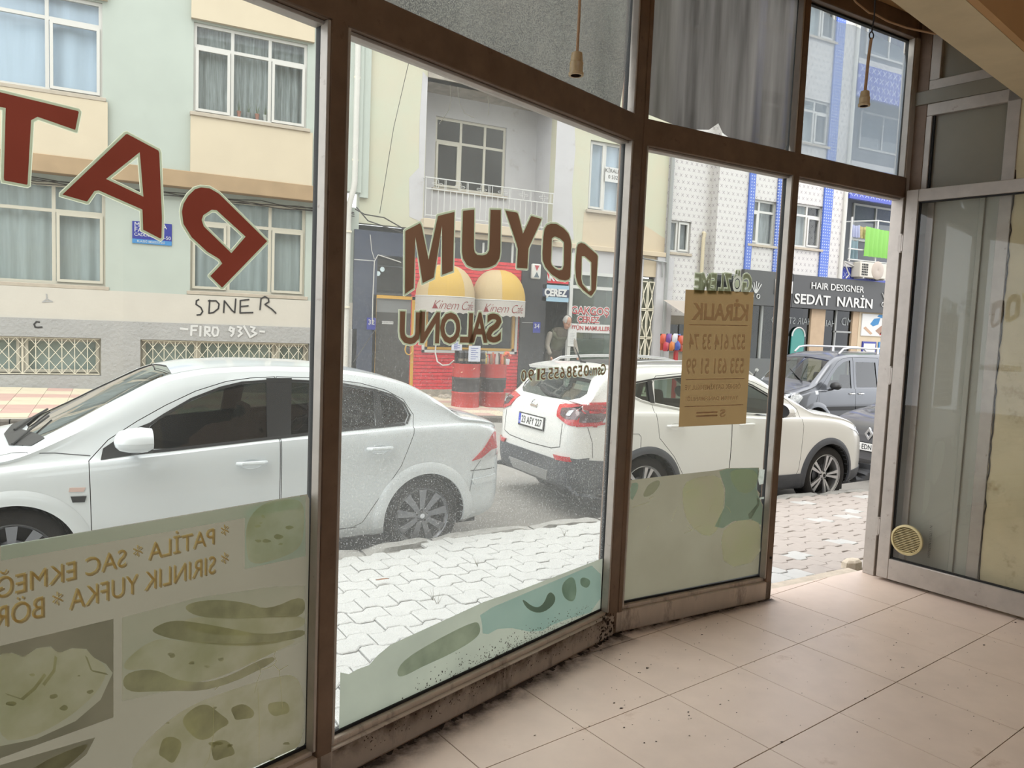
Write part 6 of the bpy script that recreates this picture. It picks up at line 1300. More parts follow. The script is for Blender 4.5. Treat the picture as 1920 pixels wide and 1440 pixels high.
class Car:
    def __init__(c, top, bot, wid, belt, x0, x1, tumble=.38, rail=.045, crown=.72, nst=84, bulge=1.0, railw=.93):
        c.top, c.bot, c.wid, c.belt = map(pchip, (top, bot, wid, belt)); c.x0, c.x1 = x0, x1; c.tumble = tumble; c.rail = rail; c.crown = crown; c.nst = nst; c.bulge = bulge; c.railw = railw
    def section(c, x, dy=0, dtop=0, zb=None):
        W = c.wid(x)-dy; zt = c.top(x)-dtop; b0 = c.bot(x) if zb is None else zb; bl = min(c.belt(x), zt-.035); bl = max(bl, b0+.08); h = bl-b0; g = max(.03, zt-bl); rl = min(c.rail, g*.45)
        yr = W*c.railw-c.tumble*max(0, g-rl)
        P = [(0, b0), (W*.55, b0), (W*.9, b0+.01), (W*.975, b0+.07*h/.6), (W*.995, b0+.3*h), (W*1.0*c.bulge, b0+.58*h), (W*.992, b0+.84*h), (W*.972, bl-.018), (W*c.railw+.004, bl+.004), (W*c.railw-c.tumble*.5*max(0, g-rl), bl+(g-rl)*.52), (yr, zt-rl), (yr*c.crown, zt-rl*.30), (yr*.35, zt-rl*.05), (0, zt)]
        return crom(P, 3)
    def loft(c, name, mt, xs_=None, **k):
        if xs_ is None:
            n = c.nst; xs_ = []
            for i in range(n+1):
                t = i/n; xs_.append(c.x0+(c.x1-c.x0)*(.5-.5*cos(pi*t))*.45+(c.x1-c.x0)*t*.55)
        mb = MB(); rings = []
        for x in xs_:
            s = c.section(x, **k); full = s+[(-y, z) for y, z in s[-2:0:-1]]; rings.append([Vector((x, y, z)) for y, z in full])
        n = len(rings[0]); vs = [v for r in rings for v in r]; fs = [(i*n+j, i*n+(j+1) % n, (i+1)*n+(j+1) % n, (i+1)*n+j) for i in range(len(rings)-1) for j in range(n)]
        fs += [tuple(range(n)), tuple(range((len(rings)-1)*n, len(rings)*n))[::-1]]
        return mb.add(vs, fs, mt)
def fillpoly(poly, step=.05):
    """triangulated flat polygon with an inner grid so that it can bend: list of verts, faces"""
    bm = bmesh.new(); vs = [bm.verts.new((u, v, 0)) for u, v in poly]; f = bm.faces.new(vs); bmesh.ops.triangulate(bm, faces=[f])
    us = [p[0] for p in poly]; vv = [p[1] for p in poly]
    for a, (lo, hi), nrm in ((0, (min(us), max(us)), (1, 0, 0)), (1, (min(vv), max(vv)), (0, 1, 0))):
        k = int((hi-lo)/step)
        for i in range(1, k+1):
            co = [0, 0, 0]; co[a] = lo+(hi-lo)*i/(k+1); bmesh.ops.bisect_plane(bm, geom=bm.verts[:]+bm.edges[:]+bm.faces[:], plane_co=co, plane_no=nrm)
    bm.verts.ensure_lookup_table(); V = [v.co.copy() for v in bm.verts]; F = [[v.index for v in f.verts] for f in bm.faces]; bm.free(); return V, F
def project(bvh, poly, fn, d, off, mt, step=.05, thick=0, smooth_to=None):
    """poly laid on a plane by fn(u, v), shot along d onto the body, lifted by off towards the viewer; thick closes a rim inwards"""
    V, Fc = fillpoly(poly, step); d = Vector(d).normalized(); out = []; last = None
    for v in V:
        o = fn(v.x, v.y)-d*3; h = bvh.ray_cast(o, d); p = h[0] if h[0] is not None else None; out.append(p)
    good = [p for p in out if p is not None]
    if not good: return MB()
    av = sum((p.dot(d) for p in good))/len(good)
    for i, v in enumerate(V):
        if out[i] is None or abs(out[i].dot(d)-av) > .6: q = fn(v.x, v.y); out[i] = q+d*(av-q.dot(d))
    mb = MB(); vs = [p-d*off for p in out]
    mb.add(vs, Fc, mt)
    if thick:
        from collections import Counter
        ed = Counter(); 
        for f in Fc:
            for a, b in zip(f, f[1:]+f[:1]): ed[(min(a, b), max(a, b))] += 1
        for f in Fc:
            for a, b in zip(f, f[1:]+f[:1]):
                if ed[(min(a, b), max(a, b))] == 1: mb.add([vs[a], vs[b], vs[b]+d*thick, vs[a]+d*thick], [(0, 1, 2, 3)], mt)
    return mb
def prismcut(poly, fn, d, a, b, mt):
    d = Vector(d).normalized(); mb = MB(); mb.prism(poly, a, b, lambda u, v, w: fn(u, v)+d*w, mt); return mb
def side(u, v): return Vector((u, 0, v))
def wheel(name, parent, x, y, r, rr, w, style, sgn, rimm='rim_silver'):
    """wheel at (x, y) with axle along y; sgn = outward direction"""
    f = lambda a, b, h: Vector((x+a, y+sgn*h, r+b)); root = None
    mb = MB(); mb.lathe([(rr*.99, -w*.5), (r*.9, -w*.5), (r*.985, -w*.42), (r, -w*.3), (r, w*.3-w*.0), (r*.985, w*.40), (r*.93, w*.47), (rr*1.12, w*.5), (rr*1.0, w*.46), (rr*.97, w*.2)], f, 40, M['tyre']); t = mb.build('wheel', parent=parent, smooth=True, angle=50)
    mb = MB()
    for i in range(36):
        a = 2*pi*i/36; da = .045
        for h0, h1 in ((-w*.3, -.01), (.01, w*.3)):
            mb.add([f(r*1.004*cos(a+s*da+(h0 if q == 0 else h1)*1.2), r*1.004*sin(a+s*da+(h0 if q == 0 else h1)*1.2), (h0, h1)[q]) for s, q in ((-1, 0), (1, 0), (1, 1), (-1, 1))], [(0, 1, 2, 3)], M['car_black'])
    mb.build('tread', parent=t)['kind'] = 'stuff'
    mb = MB(); R = M[rimm]; mb.lathe([(rr*.985, w*.47), (rr, w*.49), (rr*1.02, w*.47), (rr*.98, w*.40), (rr*.93, w*.36), (rr*.9, -w*.4)], f, 40, R); mb.build('rim_ring', parent=t, smooth=True)
    mb = MB(); mb.lathe([(0, -.02), (rr*.9, -.02), (rr*.9, -.04)], f, 28, M['rim_dark']); mb.lathe([(0, w*.1), (rr*.5, w*.1), (rr*.5, 0)], f, 24, M['rim_grey']); mb.build('brake_disc', parent=t)
    sp = MB()
    def bar(a, r0, r1, w0, w1, h0, h1, mt, th=.03):
        ca, sa = cos(a), sin(a); P = []
        for rr_, ww, hh in ((r0, w0, h0), ((r0+r1)/2, (w0+w1)/2*.92, (h0+h1)/2+.004), (r1, w1, h1)):
            for s in (-1, 1): P.append(f(rr_*ca-s*ww*sa, rr_*sa+s*ww*ca, hh))
            for s in (-1, 1): P.append(f(rr_*ca-s*ww*.8*sa, rr_*sa+s*ww*.8*ca, hh-th))
        for k in (0, 4): sp.add(P[k:k+8], [(0, 1, 5, 4), (2, 6, 7, 3), (0, 4, 6, 2), (1, 3, 7, 5), (0, 2, 3, 1), (4, 5, 7, 6)], mt)
    hh = w*.36
    if style == 'multi':
        for i in range(9): bar(pi/2+2*pi*i/9, rr*.16, rr*.95, .017, .032, hh, w*.43, R)
        hub = .16
    elif style == 'twin':
        for i in range(5):
            a = pi/2+pi/5*0+2*pi*i/5-.63+.33
            for s in (-1, 1): bar(a+s*.16, rr*.16, rr*.95, .008, .021, hh, w*.43, R)
            bar(a, rr*.2, rr*.9, .012, .04, hh-.016, w*.43-.02, M['rim_dark'])
        hub = .15
    else:
        mb2 = MB(); mb2.lathe([(0, hh), (rr*.3, hh+.01), (rr*.75, hh-.01), (rr*.92, w*.4)], f, 28, R); mb2.build('wheel_cover', parent=t, smooth=True); hub = .2
        for i in range(7): bar(2*pi*i/7, rr*.3, rr*.85, .016, .03, hh+.015, w*.43, R, .01)
    sp.lathe([(rr*hub*1.5, hh-.03), (rr*hub*1.4, hh-.003), (rr*hub, hh+.004), (rr*hub*.6, hh+.012), (0, hh+.014)], f, 20, R)
    sp.build('spokes', parent=t, smooth=True, angle=30)
    mb = MB(); mb.lathe([(0, hh+.018), (rr*hub*.55, hh+.016), (rr*hub*.6, hh+.010)], f, 16, M['rim_dark'] if style == 'twin' else M['chrome']); 
    for i in range(5):
        a = 2*pi*i/5+.3; cxx, cyy = rr*hub*1.25*cos(a), rr*hub*1.25*sin(a); mb.lathe([(.009, hh-.01), (.009, hh+.006), (0, hh+.006)], lambda p, q, h: f(cxx+p, cyy+q, h), 8, M['rim_dark'])
    mb.build('hub_cap', parent=t, smooth=True); return t
def seats(root, rows, zf=.5):
    for i, (x, ys_, zt) in enumerate(rows):
        for y in ys_:
            mb = MB(); mb.box(-.06, .06, -.22, .22, 0, .52, M['seat_cloth']); o = mb.build('seat', parent=root, bevel=.04); o.location = (x, y, zt-.75); o.rotation_euler = (0, -.2, 0)
            mb = MB(); mb.box(-.045, .045, -.12, .12, .50, .72, M['seat_cloth']); h = mb.build('headrest', parent=o, bevel=.04)
            mb = MB(); mb.box(0, .48, -.23, .23, -.08, .06, M['seat_cloth']); mb.build('seat_cushion', parent=o, bevel=.04)
def ring(root, bvh, mt, cx, cz, r0, r1, off, sgn, a0=-.35, a1=pi+.35, name='arch_trim', edge=.0, n=40, lip=.05, parent=None):
    """wheel-arch moulding following the body side"""
    d = Vector((0, -sgn, 0)); P = []
    for i in range(n+1):
        a = a0+(a1-a0)*i/n; row = []
        for q in range(5):
            r = r0+(r1-r0)*q/4; p = Vector((cx+r*cos(a), sgn*3, cz+r*sin(a))); h = bvh.ray_cast(p, d); y = h[0].y if h[0] is not None else None; row.append((p, y))
        ys_ = [y for _, y in row if y is not None]
        if not ys_: continue
        y0 = row[-1][1] if row[-1][1] is not None else ys_[-1]
        pts = [Vector((p.x, (y0 if y is None or abs(y-y0) > .1 else y)+sgn*(off*(1-(q/4)**3)+.001), p.z)) for q, (p, y) in enumerate(row)]
        pts = [Vector((pts[0].x, pts[0].y-sgn*(lip+off), pts[0].z))]+pts; P.append(pts)
    mb = MB(); mb.grid(P, mt); return mb.build(name, parent=parent or root, smooth=True, angle=50)
def strip_on(bvh, pts, fn, d, w, off, mt, mb=None):
    """thin line following the body"""
    mb = mb or MB(); d = Vector(d).normalized(); Q = []
    for a, b in zip(pts, pts[1:]):
        n = max(1, int(sqrt((a[0]-b[0])**2+(a[1]-b[1])**2)/.05))
        for i in range(n): Q.append((a[0]+(b[0]-a[0])*i/n, a[1]+(b[1]-a[1])*i/n))
    Q.append(pts[-1]); R = []
    for i, (u, v) in enumerate(Q):
        a = Q[max(0, i-1)]; b = Q[min(len(Q)-1, i+1)]; du, dv = b[0]-a[0], b[1]-a[1]; L = sqrt(du*du+dv*dv) or 1; nu, nv = -dv/L*w/2, du/L*w/2; row = []
        for s in (-1, 1):
            o = fn(u+s*nu, v+s*nv)-d*3; h = bvh.ray_cast(o, d)
            row.append((h[0] if h[0] is not None else fn(u+s*nu, v+s*nv))-d*off)
        R.append(row)
    return mb.grid(R, mt)
def make_car(label, C, loc, yaw, color, near, sidewin, ws, rw, doors, wheels, wheel_r, rim_r, wstyle, rimm, arch, archmt=None, cab=None, glassm='car_glass', wsglass='car_glass_wind', rwglass='car_glass', archr=None, arch_off=.012, cat='car', tyrew=.2, wy=None, seatrows=(), doorbody=True, rimw=None, frit=.0):
    """hollow body cut by wheel wells, windows and doors; near = +1/-1 the side that carries separate doors"""
    root = tag(empty('car', loc, yaw), label, cat); pm = color
    body = C.loft('body', pm).build('body', parent=None); ref = body.data.copy(); bm = bmesh.new(); bm.from_mesh(ref); bvh = BVHTree.FromBMesh(bm); bm.free()
    dark = M['car_interior']; cutters = []
    if cab:
        a, b = cab[0], cab[1]; xs_ = [a+(b-a)*i/40 for i in range(41)]; cv = C.loft('c', dark, xs_, dy=.06, dtop=.05, zb=cab[2]).build('cutter'); boolean(body, cv); bpy.data.objects.remove(cv)
    mb = MB(); wr = archr or wheel_r+.035
    for wx in wheels:
        for s in (-1, 1): mb.lathe([(0, .48), (wr, .48), (wr, 1.3), (0, 1.3)], lambda p, q, h, wx=wx, s=s: Vector((wx+p, s*h, arch+q)), 40, M['under_black'])
    cw_ = mb.build('cutter'); boolean(body, cw_); bpy.data.objects.remove(cw_)
    blk = M['car_black']; mb = MB()
    for w_ in sidewin: mb.prism(w_, -1.3, 1.3, lambda u, v, w: Vector((u, w, v)), blk)
    c1 = mb.build('cutter'); boolean(body, c1); bpy.data.objects.remove(c1)
    for g in (ws, rw):
        if not g: continue
        fn, d, poly, dep = g; c1 = prismcut(poly, fn, d, -.35, dep, blk).build('cutter'); boolean(body, c1); bpy.data.objects.remove(c1)
    if doors:
        allp = []
        for i, dp_ in enumerate(doors['polys']):
            dd = body.copy(); dd.data = body.data.copy(); COL.objects.link(dd); mb = MB(); mb.prism(inset(dp_, .0025), near*1.3, near*(.38), lambda u, v, w: Vector((u, w, v)), dark); c1 = mb.build('cutter'); boolean(dd, c1, 'INTERSECT'); bpy.data.objects.remove(c1); dd.name = 'door'; allp.append(dd)
        for dp_ in doors['polys']:
            mb = MB(); mb.prism(inset(dp_, -.0025), near*1.3, near*(.38), lambda u, v, w: Vector((u, w, v)), dark); c1 = mb.build('cutter'); boolean(body, c1); bpy.data.objects.remove(c1)
        for k, dd in enumerate(allp): dd.parent = root; shade(dd)
        C.doors = allp
    body.name = 'body'; body.parent = root; shade(body); bpy.data.meshes.remove(ref)
    # panes
    gm = M[glassm]
    for w_ in sidewin:
        for s in (-1, 1):
            o = project(bvh, inset(w_, -.008), side, (0, -s, 0), -.014, gm, .08).build('side_window', parent=root, smooth=True, angle=80)
    for g, nm, gg in ((ws, 'windscreen', wsglass), (rw, 'rear_window', rwglass)):
        if not g: continue
        fn, d, poly, dep = g; project(bvh, inset(poly, -.003), fn, d, -.006, M[gg], .08).build(nm, parent=root, smooth=True, angle=80)
    for wx in wheels:
        for s in (-1, 1): wheel('wheel', root, wx, s*wy, wheel_r, rim_r, tyrew, wstyle, s, rimm)
    seats(root, seatrows)
    return root, bvh
def lampbox(root, bvh, name, poly, fn, d, mt, off=.006, parent=None, step=.04, thick=.02): return project(bvh, poly, fn, d, off, M[mt] if isinstance(mt, str) else mt, step, thick).build(name, parent=parent or root, smooth=True, angle=40)
def mirror(root, x, y, z, s, mt, sx=1, base=True):
    """door mirror: shaped housing on a black foot; s outward sign; glass faces backwards (-x)"""
    pr_ = [(-.01, .10), (.03, .112), (.075, .105), (.11, .085), (.125, .05), (.13, .0)]; mb = MB(); P = []
    for i, (dx, r) in enumerate(pr_):
        rr = [ (r*1.15*cos(a)*(1.0 if cos(a) > 0 else .85), r*.78*sin(a)*(1 if sin(a) > 0 else .8)) for a in [2*pi*k/20 for k in range(20)]]
        P.append([Vector((x+dx*sx, y+s*(u+.12), z+v)) for u, v in rr]+[Vector((x+dx*sx, y+s*(rr[0][0]+.12), z+rr[0][1]))])
    mb.grid(P, mt); o = mb.build('mirror_housing', parent=root, smooth=True, angle=60)
    mb = MB(); mb.lathe([(0, .004), (1, .004), (1.02, -.01)], lambda a, b, h: Vector((x+h*sx, y+s*(a*.105+.12), z+b*.072)), 20, M['car_black']); mb.tube([(x+.03*sx, y+s*.06, z-.06), (x+.05*sx, y-s*.03, z-.085)], .025, 8, M['car_black']); mb.build('mirror_foot', parent=o, smooth=True); return o
def handle(root, bvh, x, z, s, mt, L=.2, parent=None):
    h = bvh.ray_cast(Vector((x, s*3, z)), Vector((0, -s, 0))); y = h[0].y if h[0] is not None else s*.85; mb = MB()
    mb.tube([(x-L/2, y+s*.008, z), (x-L/2+.03, y+s*.034, z+.002), (x+L/2-.03, y+s*.034, z+.002), (x+L/2, y+s*.008, z)], [.012, .015, .015, .012], 8, mt); o = mb.build('door_handle', parent=parent or root, smooth=True)
    mb = MB(); mb.lathe([(0, -.004), (.055, .001), (.06, .004)], lambda a, b, h_: Vector((x+a*1.2, y+s*(h_), z-.008+b*.55)), 18, mt); mb.build('handle_cup', parent=o, smooth=True); return o
def plate_(root, c, ex, ez, txt, w=.52, h=.112, border=True):
    fr_ = frame(c, ex, ez); mb = MB()
    def L(x0, x1, y0, y1, z0, z1, m): 
        vs = [fr_ @ Vector((x, y, z)) for z in (z0, z1) for y in (y0, y1) for x in (x0, x1)]; mb.add(vs, [(0, 2, 3, 1), (4, 5, 7, 6), (0, 1, 5, 4), (2, 6, 7, 3), (0, 4, 6, 2), (1, 3, 7, 5)], m)
    L(-w/2-.012, w/2+.012, -h/2-.018, h/2+.012, -.01, .004, M['car_black']); L(-w/2, w/2, -h/2, h/2, .004, .007, M['plate_white']); L(-w/2, -w/2+.045, -h/2, h/2, .007, .009, M['plate_blue']); o = mb.build('number_plate', parent=root)
    me = text_mesh(txt, 1, bold=.012); xs__ = [v.co.x for v in me.vertices]; ys__ = [v.co.y for v in me.vertices]; cx_, cy_ = (max(xs__)+min(xs__))/2, (max(ys__)+min(ys__))/2; kx = (w-.09)/(max(xs__)-min(xs__)); ky = h*.68/(max(ys__)-min(ys__))
    for v in me.vertices: v.co = fr_ @ Vector(((v.co.x-cx_)*kx+.022, (v.co.y-cy_)*ky, .0095))
    me.materials.clear(); me.materials.append(M['car_black']); link_mesh('lettering', me, o)
    me = text_mesh('TR', .03); 
    for v in me.vertices: v.co = fr_ @ Vector((v.co.x-w/2+.022, v.co.y-.035, .0098))
    me.materials.clear(); me.materials.append(M['plate_white']); link_mesh('lettering', me, o); return o
# ---- white saloon, nose to the left
WP = paint('paint_white', (.66, .70, .73)); WP2 = paint('paint_pearl', (.72, .72, .70))
S = Car(top=[(-0.762, 0.6), (-0.751, 0.8), (-0.735, 0.97), (-0.705, 1.04), (-0.542, 1.085), (-0.364, 1.12), (-0.155, 1.251), (0.1, 1.377), (0.4, 1.445), (0.8, 1.487), (1.15, 1.493), (1.5, 1.48), (1.78, 1.435), (2.1, 1.285), (2.4, 1.12), (2.66, 0.995), (2.8, 0.955), (3.05, 0.9), (3.3, 0.81), (3.45, 0.72), (3.54, 0.62), (3.585, 0.5), (3.6, 0.42)],
    bot=[(-0.762, .46), (-0.743, .36), (-0.681, .28), (-0.387, .22), (0.0, .2), (2.7, .19), (3.3, .2), (3.52, .24), (3.6, .34)],
    wid=[(-0.762, .60), (-0.747, .68), (-0.712, .745), (-0.634, .80), (-0.464, .838), (-0.155, .862), (0.4, .874), (1.3, .876), (2.2, .872), (2.8, .862), (3.1, .83), (3.3, .775), (3.45, .69), (3.55, .58), (3.6, .44)],
    belt=[(-0.762, .57), (-0.743, .78), (-0.72, .93), (-0.658, .985), (-0.387, 1.03), (0.0, 1.035), (0.6, 1.015), (1.2, .985), (1.84, .935), (2.3, .905), (2.75, .875), (3.1, .81), (3.35, .71), (3.5, .6), (3.6, .41)], x0=-.762, x1=3.6)
wsn = Vector((-.46, 0, -.888)); rwn = Vector((.42, 0, -.907))
s_ws = (lambda u, v: Vector((2.24+.888*u*-1, v, 1.21+.46*u)), wsn, [(-.47, -.62), (-.43, .0), (-.47, .62), (.50, .50), (.54, 0), (.50, -.50)], .14)
s_rw = (lambda u, v: Vector((-.12+.907*u, v, 1.235+.42*u)), rwn, [(-.33, -.56), (-.36, 0), (-.33, .56), (.36, .49), (.40, 0), (.36, -.49)], .14)
sw_f = [(2.05, .955), (1.94, 1.10), (1.86, 1.155), (1.69, 1.25), (1.5, 1.325), (1.36, 1.358), (1.175, 1.372), (1.205, .998), (1.84, .95)]
sw_r = [(1.02, 1.372), (.7, 1.355), (.395, 1.30), (.415, 1.045), (1.06, 1.008)]
sw_q = [(.355, 1.29), (.25, 1.255), (.17, 1.20), (.135, 1.12), (.17, 1.065), (.345, 1.052)]
df = [(2.285, .36), (2.30, .90), (2.19, 1.02), (2.02, 1.13), (1.85, 1.225), (1.66, 1.315), (1.46, 1.378), (1.3, 1.400), (1.13, 1.408), (1.135, .95), (1.14, .30), (1.5, .27), (2.26, .27)]
dr_ = [(1.13, .30), (1.125, .95), (1.12, 1.408), (.8, 1.40), (.5, 1.362), (.3, 1.308), (.16, 1.235), (.09, 1.12), (.115, .98), (.22, .74), (.40, .50), (.52, .33), (.6, .30)]
def carplace(R0, F0, inset_, near):
    """world pose from the photographed contact line of the near wheels"""
    R0 = Vector(R0); F0 = Vector(F0); d = (F0-R0); d.z = 0; d.normalize(); n = Vector((-d.y, d.x, 0))*(-near); o = R0+n*inset_; return o, atan2(d.y, d.x)
o_, yw = carplace((2.07, 5.55, -.272), (-.62, 5.30, -.272), .78, 1)
car1, bv = make_car('white four door saloon car parked nearest, left of the other white car', S, (o_.x, o_.y, -.272), yw, WP, 1, [sw_f, sw_r, sw_q], s_ws, s_rw, dict(polys=[df, dr_]), (0, 2.703), .315, .222, 'multi', 'rim_grey', .315, cab=(-.42, 2.50, .42), archr=.352, wy=.725, tyrew=.2,
    seatrows=((1.25, (.36, -.36), 1.16), (.25, (.42, 0, -.42), 1.1)))
for wx in (0, 2.703): ring(car1, bv, WP, wx, .315, .352, .44, .016, 1, a0=-.25, a1=pi+.25)
near = 1; sd = (0, -1, 0)
bp_ = [(1.215, .985), (1.19, 1.40), (1.01, 1.40), (1.05, .995)]
lampbox(car1, bv, 'door_pillar', bp_, side, sd, 'car_black', .003, thick=.004); lampbox(car1, bv, 'door_pillar', [(.40, 1.305), (.352, 1.295), (.345, 1.045), (.412, 1.04)], side, sd, 'car_black', .003, thick=.004)
lampbox(car1, bv, 'mirror_base', [(2.235, .905), (2.22, .97), (2.06, 1.075), (1.93, 1.125), (2.04, .955), (2.05, .925)], side, sd, 'car_black', .006, thick=.006)
mb = MB()
for l in ([(2.22, .925), (1.84, .945), (1.2, .992), (.62, 1.03), (.17, 1.055)], [(2.0, 1.075), (1.86, 1.165), (1.69, 1.262), (1.5, 1.335), (1.36, 1.368), (1.17, 1.382), (1.02, 1.382), (.7, 1.366), (.39, 1.31), (.25, 1.268), (.16, 1.205), (.122, 1.12), (.16, 1.055)]): strip_on(bv, l, side, sd, .018, .004, M['car_black'], mb)
mb.build('window_seal', parent=car1, smooth=True, angle=60)
mb = MB(); strip_on(bv, [(2.52, .30), (2.5, .93)], side, sd, .005, .0015, M['car_black'], mb) if False else None
top_ = lambda u, v: Vector((u, v, 0)); dn = (0, 0, -1); mb = MB()
strip_on(bv, [(2.70, .70), (2.62, .78)], top_, dn, .006, .002, M['car_black'], mb); strip_on(bv, [(2.70, .70), (3.1, .66), (3.42, .5)], top_, dn, .006, .002, M['car_black'], mb)
strip_on(bv, [(1.86, .53), (1.2, .56), (.5, .545), (.0, .49), (-.26, .50), (-.42, .56), (-.70, .60)], top_, dn, .006, .002, M['car_black'], mb); strip_on(bv, [(1.79, -.50), (1.83, 0), (1.79, .50)], top_, dn, .008, .002, M['car_black'], mb)
mb.build('panel_joint', parent=car1)
# scuttle and wipers
project(bv, [(2.60, -.70), (2.72, -.5), (2.76, 0), (2.72, .5), (2.60, .70), (2.53, .66), (2.66, 0), (2.53, -.66)], top_, dn, .005, M['car_black'], .08, 0).build('scuttle', parent=car1, smooth=True)
mb = MB()
for a, b in (((2.70, .55), (2.50, -.02)), ((2.70, .0), (2.50, -.58))):
    pa = bv.ray_cast(Vector((a[0], a[1], 3)), Vector(dn))[0]+Vector((0, 0, .014)); pb = bv.ray_cast(Vector((b[0], b[1], 3)), Vector(dn))
    pb = (pb[0] if pb[0] is not None else Vector((b[0], b[1], 1.09)))+Vector((0, 0, .014)); mb.tube([pa, (pa+pb)/2+Vector((.0, 0, .006)), pb], .008, 6, M['car_black'])
mb.build('wiper', parent=car1, smooth=True)
mirror(car1, 1.98, .86, 1.035, 1, WP, 1.5)
dF, dR = S.doors; handle(car1, bv, 1.33, .835, 1, WP, .2, dF); handle(car1, bv, .40, .885, 1, WP, .2, dR)
# tail lamp, bumper strip, badges, roof of cabin details
tl_ = [(-.41, .735), (-.50, .75), (-.72, .765), (-.725, .93), (-.715, .985), (-.69, .985), (-.62, .93), (-.52, .82)]
lampbox(car1, bv, 'tail_lamp', tl_, side, sd, 'lens_red', .007); lampbox(car1, bv, 'tail_lamp_reflector', [(-.50, .75), (-.72, .763), (-.72, .82), (-.61, .81)], side, sd, 'lens_clear', .010, thick=.006)
lampbox(car1, bv, 'bumper_strip', [(-.41, .585), (-.44, .54), (-.68, .56), (-.68, .605)], side, sd, WP, .014)
mb = MB(); strip_on(bv, [(-.40, .655), (-.66, .655)], side, sd, .006, .002, M['car_black'], mb); strip_on(bv, [(-.37, .30), (-.43, .655), (-.5, .735)], side, sd, .005, .002, M['car_trim'], mb); strip_on(bv, [(.56, .30), (2.3, .27)], side, sd, .006, .002, M['car_trim'], mb); strip_on(bv, [(2.29, .93), (2.48, .955), (2.62, .96)], side, sd, .005, .0015, M['car_trim'], mb); mb.build('panel_joint', parent=car1)
lampbox(car1, bv, 'side_badge', [(2.33, .72), (2.41, .725), (2.405, .75), (2.32, .745)], side, sd, mat('badge_red', hexc(206, 180, 172), .4), .004, thick=.004); lampbox(car1, bv, 'side_repeater', [(2.325, .655), (2.39, .658), (2.40, .695), (2.315, .692)], side, sd, 'car_black', .006, thick=.006)
for sy in (.42, -.42): lampbox(car1, bv, 'headlamp', [(3.0, .62), (3.6, .60), (3.6, .70), (3.3, .80), (3.02, .76)], side, (0, -1 if sy > 0 else 1, 0), 'lens_clear', .005)
mb = MB(); mb.box(1.0, 2.4, -.7, .7, .43, .46, M['car_interior']); mb.box(2.15, 2.5, -.62, .62, .6, .90, M['car_interior']); mb.build('dashboard', parent=car1, bevel=.04)
mb = MB(); mb.tube([Vector((2.02-.06*sin(t)*0, .36+.18*cos(t), .93+.17*sin(t))) for t in [2*pi*i/20 for i in range(21)]], .014, 6, M['car_interior'], cap=False); mb.build('steering_wheel', parent=car1, smooth=True)
mb = MB(); mb.box(-.55, 3.3, -.68, .68, .19, .26, M['under_black']); mb.build('underbody', parent=car1)
# ---- white crossover, nose to the right, tail towards us
Q = Car(top=[(-.86, .74), (-.85, 1.0), (-.81, 1.14), (-.73, 1.21), (-.63, 1.30), (-.53, 1.42), (-.45, 1.505), (-.36, 1.555), (-.1, 1.59), (.35, 1.615), (.9, 1.62), (1.3, 1.60), (1.6, 1.545), (1.9, 1.40), (2.2, 1.255), (2.44, 1.145), (2.7, 1.10), (3.0, 1.05), (3.25, .97), (3.4, .87), (3.5, .74), (3.55, .58)],
    bot=[(-.86, .52), (-.84, .42), (-.75, .35), (-.4, .28), (.4, .2), (2.3, .2), (3.1, .22), (3.4, .25), (3.55, .36)],
    wid=[(-.86, .62), (-.84, .70), (-.78, .77), (-.65, .83), (-.4, .875), (0, .90), (.5, .906), (1.3, .905), (2.2, .905), (2.8, .895), (3.1, .86), (3.3, .79), (3.45, .68), (3.55, .50)],
    belt=[(-.86, .70), (-.84, .95), (-.80, 1.08), (-.7, 1.15), (-.4, 1.15), (0, 1.145), (.5, 1.13), (1.1, 1.09), (1.7, 1.055), (2.2, 1.035), (2.7, 1.0), (3.05, .93), (3.3, .83), (3.45, .70), (3.55, .56)], x0=-.86, x1=3.55, tumble=.42, rail=.06, crown=.76)
# near side is the right-hand (-y) side
qf = [(2.07, 1.075), (1.93, 1.19), (1.75, 1.29), (1.55, 1.385), (1.3, 1.455), (1.14, 1.475), (1.155, 1.125), (1.6, 1.095)]
qr = [(1.06, 1.48), (.6, 1.485), (.17, 1.45), (.13, 1.23), (.5, 1.165), (1.08, 1.128)]
qq = [(.09, 1.44), (-.1, 1.41), (-.24, 1.35), (-.02, 1.26), (.075, 1.235)]
q_ws = (lambda u, v: Vector((2.05-.9*u, v, 1.33+.44*u)), Vector((-.44, 0, -.9)), [(-.40, -.64), (-.36, 0), (-.40, .64), (.42, .55), (.47, 0), (.42, -.55)], .14)
rn = Vector((.82, 0, -.57)).normalized()
q_rw = (lambda u, v: Vector((-.60+.57*u, v, 1.29+.82*u)), rn, [(-.11, -.48), (-.125, 0), (-.11, .48), (-.05, .60), (.02, .645), (.185, .56), (.20, 0), (.185, -.56), (.02, -.645), (-.05, -.60)], .14)
qdf = [(2.16, .46), (2.2, .95), (2.17, 1.13), (2.03, 1.235), (1.8, 1.345), (1.58, 1.43), (1.32, 1.50), (1.105, 1.517), (1.115, 1.0), (1.10, .33), (2.1, .33)]
qdr = [(1.095, .33), (1.11, 1.0), (1.10, 1.517), (.6, 1.525), (.2, 1.495), (.12, 1.40), (.085, 1.2), (.14, .88), (.34, .68), (.46, .50), (.52, .33)]
o_, yw = carplace((4.65, 6.15, -.39), (7.31, 6.18, -.39), .80, -1)
